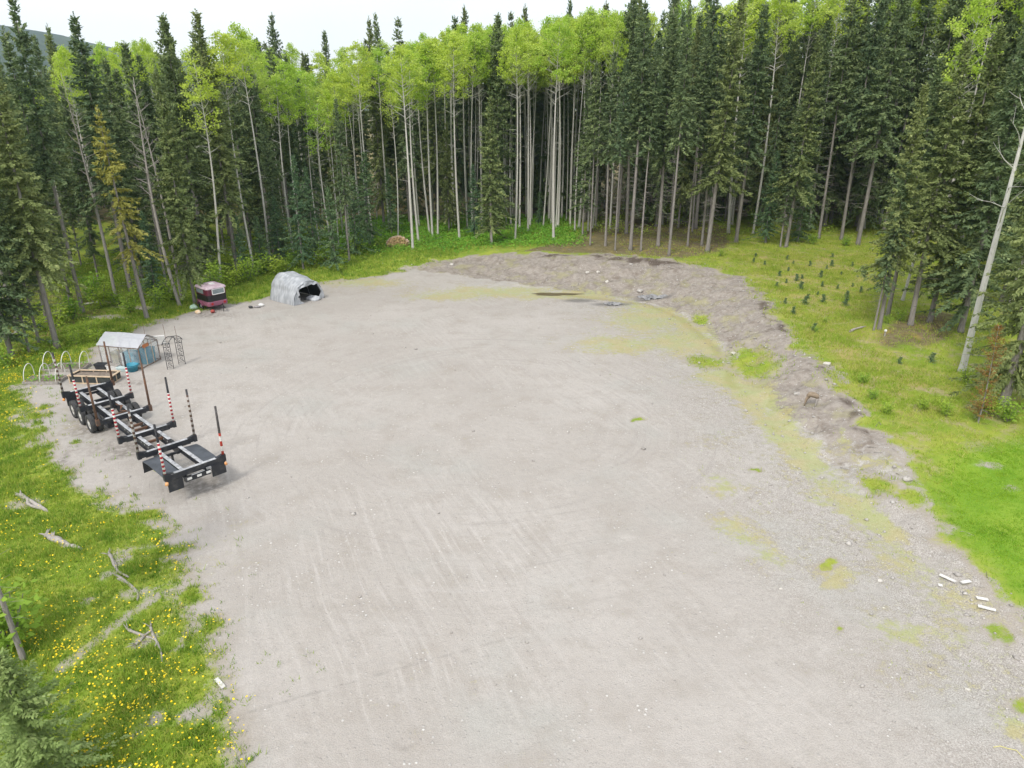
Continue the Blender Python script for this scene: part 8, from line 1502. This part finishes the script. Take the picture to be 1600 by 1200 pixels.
for (a, b) in ((pA, qA), (pB, qB)):
    MB().tube([loc(lerp2(a, b, -.12+1.24*t), 1.72+.42*math.sin(math.pi*t)**.8) for t in [i/14 for i in range(15)]], .022, 6).build('arched_top', M_BLACK, ar)
for t in (.15, .35, .5, .65, .85): MB().tube([loc(lerp2(pA, qA, -.12+1.24*t), 1.72+.42*math.sin(math.pi*t)**.8), loc(lerp2(pB, qB, -.12+1.24*t), 1.72+.42*math.sin(math.pi*t)**.8)], .014, 5).build('bar', M_BLACK, ar)

# ================================================================= planter, hoop beds
c4 = [(-28.08, 41.87), (-25.25, 41.65), (-25.23, 42.72), (-27.88, 42.89)]
po = c4[0]; pl = empty('planter_box', (po[0], po[1], gz(*po)), 0, 'raised wooden planter box with black lined sides beside the trailer', 'planter')
M_LINER = simple('black_liner', (.03, .034, .034), (.05, .055, .05), 3, .6); M_SOIL = simple('garden_soil', (.24, .20, .165), (.16, .13, .105), 6, .95, bump=.6)
def lc(p, z): return (p[0]-po[0], p[1]-po[1], z)
for i in range(4):
    a, b = c4[i], c4[(i+1) % 4]
    MB().beam(lc(a, .53), lc(b, .53), .13, .045).build('top_board', M_WOODP, pl)
    ia, ib = lerp2(a, b, .03), lerp2(a, b, .97)
    MB().beam(lc(ia, .28), lc(ib, .28), .03, .42).build('lined_side', M_LINER, pl)
    MB().beam(lc(ia, .05), lc(ib, .05), .06, .07).build('bottom_board', M_WOODP, pl)
    for t in ((.02, .33, .66) if i in (0, 2) else (.02, .5)):
        p = lerp2(a, b, t); MB().beam(lc(p, 0), lc(p, .505), .07, .07).build('leg', M_WOODP, pl)
m = MB(); m.add([lc(lerp2(c4[i], c4[(i+2) % 4], .03), .43) for i in range(4)], [(0, 1, 2, 3)]); m.build('soil', M_SOIL, pl)
M_PVC = simple('white_pipe', (.78, .78, .75), (.68, .68, .64), 4, .4)
def hoop_bed(o, L, Wd, yaw, n_h, label):
    b = empty('hoop_bed', (o[0], o[1], gz(*o)), yaw, label, 'garden bed')
    for yy in (0, Wd): MB().beam((0, yy, .09), (L, yy, .09), .05, .20).build('board', M_GREYW, b)
    for xx in (0, L): MB().beam((xx, .03, .09), (xx, Wd-.03, .09), .05, .20).build('board', M_GREYW, b)
    MB().add([(.02, .02, .15), (L-.02, .02, .15), (L-.02, Wd-.02, .15), (.02, Wd-.02, .15)], [(0, 1, 2, 3)]).build('soil', M_SOIL, b)
    for i in range(n_h):
        x = .12+(L-.24)*i/(n_h-1); MB().tube([(x+.12*math.sin(math.pi*t), Wd/2-Wd/2*math.cos(math.pi*t), .05+1.15*math.sin(math.pi*t)**.75) for t in [k/16 for k in range(17)]], .024, 6).build('hoop', M_PVC, b, True)
    g_ = np.random.default_rng(int(L*100)); k = 160; PBh = np.stack([g_.uniform(.1, L-.1, k), g_.uniform(.1, Wd-.1, k), g_.uniform(.16, .32, k)], 1); D = g_.normal(0, 1, (k, 3))
    V, Fq = kites(PBh, D, g_.uniform(.08, .18, k), g_.uniform(.05, .1, k), g_.uniform(-1, 1, k)); tag(link('seedling_leaves', np_mesh('seedling_leaves', V, Fq, np.repeat(g_.random(k), 4)), M_COVER, b), kind='stuff')
hoop_bed((-30.89, 41.61), 2.2, 1.15, math.radians(2), 3, 'garden bed with three white hoops, the one nearer the trailer')
hoop_bed((-31.05, 43.86), 2.6, 1.2, math.radians(2), 3, 'garden bed with three white hoops, the one nearer the wood')

# ================================================================= firewood pile
wp_ = (-13.35, 83.3); wz = gz(*wp_)
fw = empty('firewood_pile', (wp_[0], wp_[1], wz), .12, 'low rounded pile of split firewood on the green slope', 'firewood')
M_CUT = simple('cut_wood', (.78, .56, .30), (.28, .17, .08), 7, .85); M_SPLIT = simple('split_wood', (.55, .42, .30), (.40, .30, .22), 5, .9)
ends = MB(); q = random.Random(9); zz = .09; row = 0
while zz < 1.1:
    half = 1.25*math.sqrt(max(0, 1-(zz/1.2)**2)); xx = -half+(row % 2)*.09
    while xx < half:
        r_ = q.uniform(.065, .10); k_ = q.randint(5, 7); dep = q.uniform(-.05, .08)
        ends.tube([(xx, -.42+dep, zz+q.uniform(-.02, .02)), (xx, .38, zz)], r_, k_); xx += .185
    zz += .16; row += 1
tag(ends.build('log_stack', M_CUT, fw), kind='stuff')
top_ = MB(); q = random.Random(10)
for k in range(60):
    a = q.uniform(0, math.pi); xx = 1.28*math.cos(a); zz = 1.17*math.sin(a); yy = q.uniform(-.08, .5)
    top_.tube([(xx-.18, yy+q.uniform(-.1, .1), zz+q.uniform(-.03, .03)), (xx+.18, yy+q.uniform(-.1, .1), zz+q.uniform(-.03, .03))], q.uniform(.05, .08), 5)
tag(top_.build('top_layer', M_SPLIT, fw), kind='stuff')

# ================================================================= logs, stumps, planks, rocks
def log(name, a, b, r0, r1, label, mat=M_DEAD, lift=.0, cat='log', group=None, seed=1):
    q = random.Random(seed); a = Vector((*a, gz(*a)+r0*.5)); b = Vector((*b, gz(*b)+r1*.5+lift)); m = MB(); k = 12; L = (b-a).length
    o = empty(name, tuple(a-Vector((0, 0, r0*.5))), 0, label, cat, group); off = Vector(o.location)
    bend = [Vector((q.gauss(0, .05), q.gauss(0, .05), q.gauss(0, .02)))*min(1.5, L) for _ in range(4)]
    def c(t): return a.lerp(b, t)+bend[0]*math.sin(3*t)+bend[1]*math.sin(6*t+1)
    for e in range(3):
        sh_ = Vector((q.gauss(0, .6), q.gauss(0, .6), q.gauss(0, .25)))*r0; t0, t1 = (0, 1) if e == 0 else (q.uniform(0, .3), q.uniform(.5, .95)); ph = q.uniform(0, 6)
        pts = [c(t0+(t1-t0)*i/k)-off+sh_*(.6+.5*math.sin(ph+i*.6)) for i in range(k+1)]
        MB().tube(pts, [(r0+(r1-r0)*i/k)*(1.0 if e == 0 else .6)*q.uniform(.7, 1.15)*(.45 if i in (0, k) else 1) for i in range(k+1)], 9).build('stem', mat, o, True)
    p = c(.06)-off
    for e in range(3):
        d = Vector((a.x-b.x, a.y-b.y, 0)).normalized()+Vector((q.gauss(0, .8), q.gauss(0, .8), q.uniform(.2, .9))); d.normalize()
        MB().tube([p, p+d*.18, p+d*.34+Vector((0, 0, -.04))], [r0*.4, r0*.25, r0*.08], 6).build('root', mat, o, True)
    return o
log('fallen_log', (-22.55, 28.18), (-20.31, 26.78), .15, .07, 'grey rotten log lying in the dandelion grass, upper of two', seed=2)
log('fallen_log', (-19.05, 24.79), (-17.38, 24.07), .17, .08, 'grey rotten log lying in the dandelion grass, lower of two', seed=3)
log('fallen_log', (-19.37, 24.97), (-18.68, 24.6), .13, .1, 'short grey stump piece touching the lower rotten log', seed=4)
log('fallen_log', (-38.34, 59.99), (-34.36, 60.48), .10, .07, 'pale fallen log lying among shrubs behind the rust-yellow spruce', M_ABARK, .15, seed=5)
log('fallen_log', (-38.46, 50.94), (-37.91, 52.19), .12, .08, 'pale fallen log in the wood at the left picture edge', M_ABARK, .1, seed=6)
log('fallen_log', (-12.44, 83.78), (-9.54, 87.18), .12, .09, 'dark rotten log lying right of the firewood pile', M_BARK, .0, seed=7)
log('fallen_log', (-10.61, 84.28), (-8.66, 87.84), .09, .07, 'second dark log lying beside the one right of the firewood', M_BARK, .1, seed=8)
log('fallen_log', (23.86, 48.19), (25.65, 49.41), .10, .05, 'dead branch lying at the foot of the near right clump', M_DEAD, .05, seed=9)
log('dead_branch', (-16.11, 23.72), (-14.49, 22.11), .07, .04, 'grey dead branch on the bare strip in the grass, upper end', M_DEAD, .03, 'branch', None, 12)
log('dead_branch', (-14.94, 22.34), (-13.41, 20.79), .06, .035, 'grey dead branch on the bare strip in the grass, lower end', M_DEAD, .02, 'branch', None, 13)
log('dead_branch', (-13.03, 19.36), (-11.7, 18.48), .06, .03, 'grey dead branch across the brush pile in the dandelions', M_DEAD, .06, 'branch', None, 14)
log('dead_branch', (-12.43, 19.59), (-11.21, 17.85), .05, .03, 'grey dead branch sticking out below the brush pile', M_DEAD, .04, 'branch', None, 15)
log('dead_branch', (-12.51, 18.66), (-12.2, 19.27), .05, .03, 'short grey branch lying over the brush pile', M_DEAD, .12, 'branch', None, 16)
# root stump on the bank
sp = (17.11, 37.29); o = empty('root_stump', (*sp, gz(*sp)), 0, 'brown torn root stump standing on its roots on the dirt bank', 'stump')
M_ROOT = simple('torn_root', (.30, .24, .18), (.22, .17, .12), 6, .9, bump=.5)
MB().tube([(-.30, 0, .56), (-.15, .02, .68), (.05, 0, .66), (.24, -.03, .58), (.30, -.05, .46)], [.08, .15, .17, .15, .08], 9).build('stem', M_ROOT, o, True)
MB().tube([(-.26, 0, .58), (-.36, -.05, .35), (-.42, -.10, -.03)], [.08, .06, .035], 6).build('root', M_ROOT, o, True)
MB().tube([(.26, -.04, .52), (.22, -.14, .25), (.12, -.25, -.03)], [.06, .045, .03], 6).build('root', M_DEAD, o, True)
MB().tube([(.22, .0, .62), (.36, .02, .85), (.34, .05, 1.05)], [.04, .025, .012], 5).build('root', M_DEAD, o, True)
MB().tube([(-.05, .08, .6), (-.15, .25, .3), (-.2, .32, -.03)], [.07, .05, .03], 6).build('root', M_ROOT, o, True)
# white-capped post
sp = (26.13, 47.5); o = empty('marker_post', (*sp, gz(*sp)), 0, 'short white-capped post by the near right clump', 'post')
MB().tube([(0, 0, -.05), (0, 0, .38)], .05, 8).build('post', M_GREYW, o); MB().lathe([(.001, .52), (.08, .50), (.10, .40), (.09, .36), (.001, .36)], 12).build('cap', M_WHITEP, o, True)
# planks
M_PLANK = simple('white_painted_plank', (.70, .69, .67), (.55, .54, .51), 5, .7)
PLK = [((16.14, 22.19), (16.5, 21.75), 'longest white plank on the stones by the lawn'), ((16.58, 21.59), (16.97, 21.68), 'short white plank just beside the longest one'), ((16.66, 20.78), (17.02, 20.68), 'white plank between the short one and the lowest one'), ((16.48, 20.38), (16.96, 20.14), 'lowest white plank, closest to the bottom corner of the lawn'), ((-9.24, 17.15), (-8.87, 16.79), 'short pale plank at the edge of the dandelion grass'), ((15.84, 21.71), (15.97, 21.66), 'tiny white wood scrap below the longest plank')]
for a, b, label in PLK:
    cx, cy = (a[0]+b[0])/2, (a[1]+b[1])/2; za, zb = gz(*a), gz(*b)
    o = MB().beam((a[0]-cx, a[1]-cy, max(za, zb)+.05), (b[0]-cx, b[1]-cy, max(za, zb)+.045), .13, .03).build('plank', M_PLANK); o.location = (cx, cy, 0); tag(o, label, 'plank', 'loose planks')
# rocks
M_ROCK = simple('grey_rock', (.46, .44, .41), (.32, .30, .28), 3, .9, bump=.5); M_ROCKW = simple('white_rock', (.58, .56, .51), (.46, .44, .41), 3, .9, bump=.4)
RK = [((7.4, 68.89), .22, M_ROCKW, 'white rock on the dirt bank, left of two'), ((8.47, 68.87), .2, M_ROCKW, 'white rock on the dirt bank, right of two'), ((9.09, 66.47), .24, M_ROCKW, 'pale rock low on the dirt bank'), ((11.87, 70.25), .2, M_ROCK, 'small grey rock high on the dirt bank'), ((11.77, 63.83), .3, M_ROCK, 'grey rock at the foot of the dirt bank by the wet patch'), ((19.89, 42.1), .22, M_ROCKW, 'pale rock on the near bank rim'), ((16.81, 38.64), .18, M_ROCK, 'grey rock beside the root stump'), ((-6.39, 74.73), .22, M_ROCKW, 'white rock at the back edge of the gravel'), ((18.16, 28.63), .2, M_ROCK, 'grey rock at the lawn edge'), ((15.56, 47.26), .18, M_ROCKW, 'pale rock in the green weeds by the rill'), ((13.85, 22.03), .09, M_ROCKW, 'small pale rock on the gravel near the planks'), ((14.0, 16.74), .07, M_ROCKW, 'small white rock in the mossy gravel'), ((9.96, 21.58), .06, M_ROCKW, 'small white rock on the open gravel')]
for i, (pt, r_, mt, label) in enumerate(RK):
    o = MB().blob((0, 0, r_*.3), (r_, r_*.8, r_*.6), i+40, 9, 7, .3).build('rock', mt); o.location = (*pt, gz(*pt)); tag(o, label, 'rock', 'rocks')
# dark plastic sheet scraps on the wet ground
M_SCRAP = simple('dark_plastic', (.14, .14, .145), (.30, .30, .305), 3, .55, 0, .35)
for i, (pt, rx_, ry_, label) in enumerate((((12.65, 62.18), 1.15, .7, 'crumpled grey plastic sheet at the foot of the dirt bank'), ((8.86, 60.4), .75, .5, 'dark flattened plastic scrap on the wet gravel'))):
    m = MB(); nn = 14; q = random.Random(i)
    for a_ in range(nn+1):
        for b_ in range(nn+1):
            u, w = a_/nn*2-1, b_/nn*2-1; e = 1+.2*math.sin(5*math.atan2(w, u)+i)
            x_, y_ = u*rx_*e, w*ry_*e; m.v.append((x_, y_, gz(pt[0]+x_, pt[1]+y_)-gz(*pt)+.03+max(0, (1-u*u)*(1-w*w))*(.12+.12*abs(math.sin(7*u+3*w)*math.cos(6*w-2*u)))))
    m.f = [(a_*(nn+1)+b_, (a_+1)*(nn+1)+b_, (a_+1)*(nn+1)+b_+1, a_*(nn+1)+b_+1) for a_ in range(nn) for b_ in range(nn) if (a_-nn/2)**2+(b_-nn/2)**2 < (nn/2)**2*(1.1+.3*math.sin(a_*2+b_))]
    o = m.build('plastic_sheet', M_SCRAP, None, False); o.location = (*pt, gz(*pt)); tag(o, label, 'plastic sheet')
# puddle
n = NT('puddle_water'); M_WATER = n.done(n.bsdf((.13, .105, .055), .3, None, 0, .25)); pd = (4.01, 63.88)
m = MB(); k = 36
for j in range(k):
    a = 2*math.pi*j/k; rr_ = 1+.18*math.sin(3*a+1)+.10*math.sin(7*a); m.v.append((2.2*rr_*math.cos(a), .5*rr_*math.sin(a), 0))
zmax = max(gz(pd[0]+vx, pd[1]+vy) for vx, vy, _ in m.v)
m.f.append(tuple(range(k))); o = m.build('puddle', M_WATER); o.location = (pd[0], pd[1], zmax+.004); tag(o, kind='structure')
# yellow strap
sp = (13.78, 14.4); pts = [(13.48, 14.65), (13.69, 14.69), (13.86, 14.61), (14.06, 14.55), (14.08, 14.4), (14.1, 14.24)]
M_STRAP = simple('yellow_strap', (.66, .62, .28), (.58, .54, .22), 4, .6); m = MB()
m.tube([(p[0]-sp[0], p[1]-sp[1], gz(*p)-gz(*sp)+.02) for p in pts], .012, 5); o = m.build('yellow_strap', M_STRAP, None, True); o.location = (*sp, gz(*sp)); tag(o, 'thin yellow strap lying on gravel in the bottom right corner', 'strap')

# ================================================================= haze over the valley
n = NT('valley_haze'); vol = n.n('ShaderNodeVolumePrincipled'); vol.inputs['Color'].default_value = (.60, .80, 1.0, 1); vol.inputs['Density'].default_value = 0.00013; vol.inputs['Anisotropy'].default_value = .2
n.t.links.new(vol.outputs[0], n.out.inputs['Volume'])
hz_ = MB().box((0, 1150, 145), (6200, 4300, 300)).build('haze', n.m); tag(hz_, 'thin pale air between the clearing and the far hill', 'haze', kind='stuff')
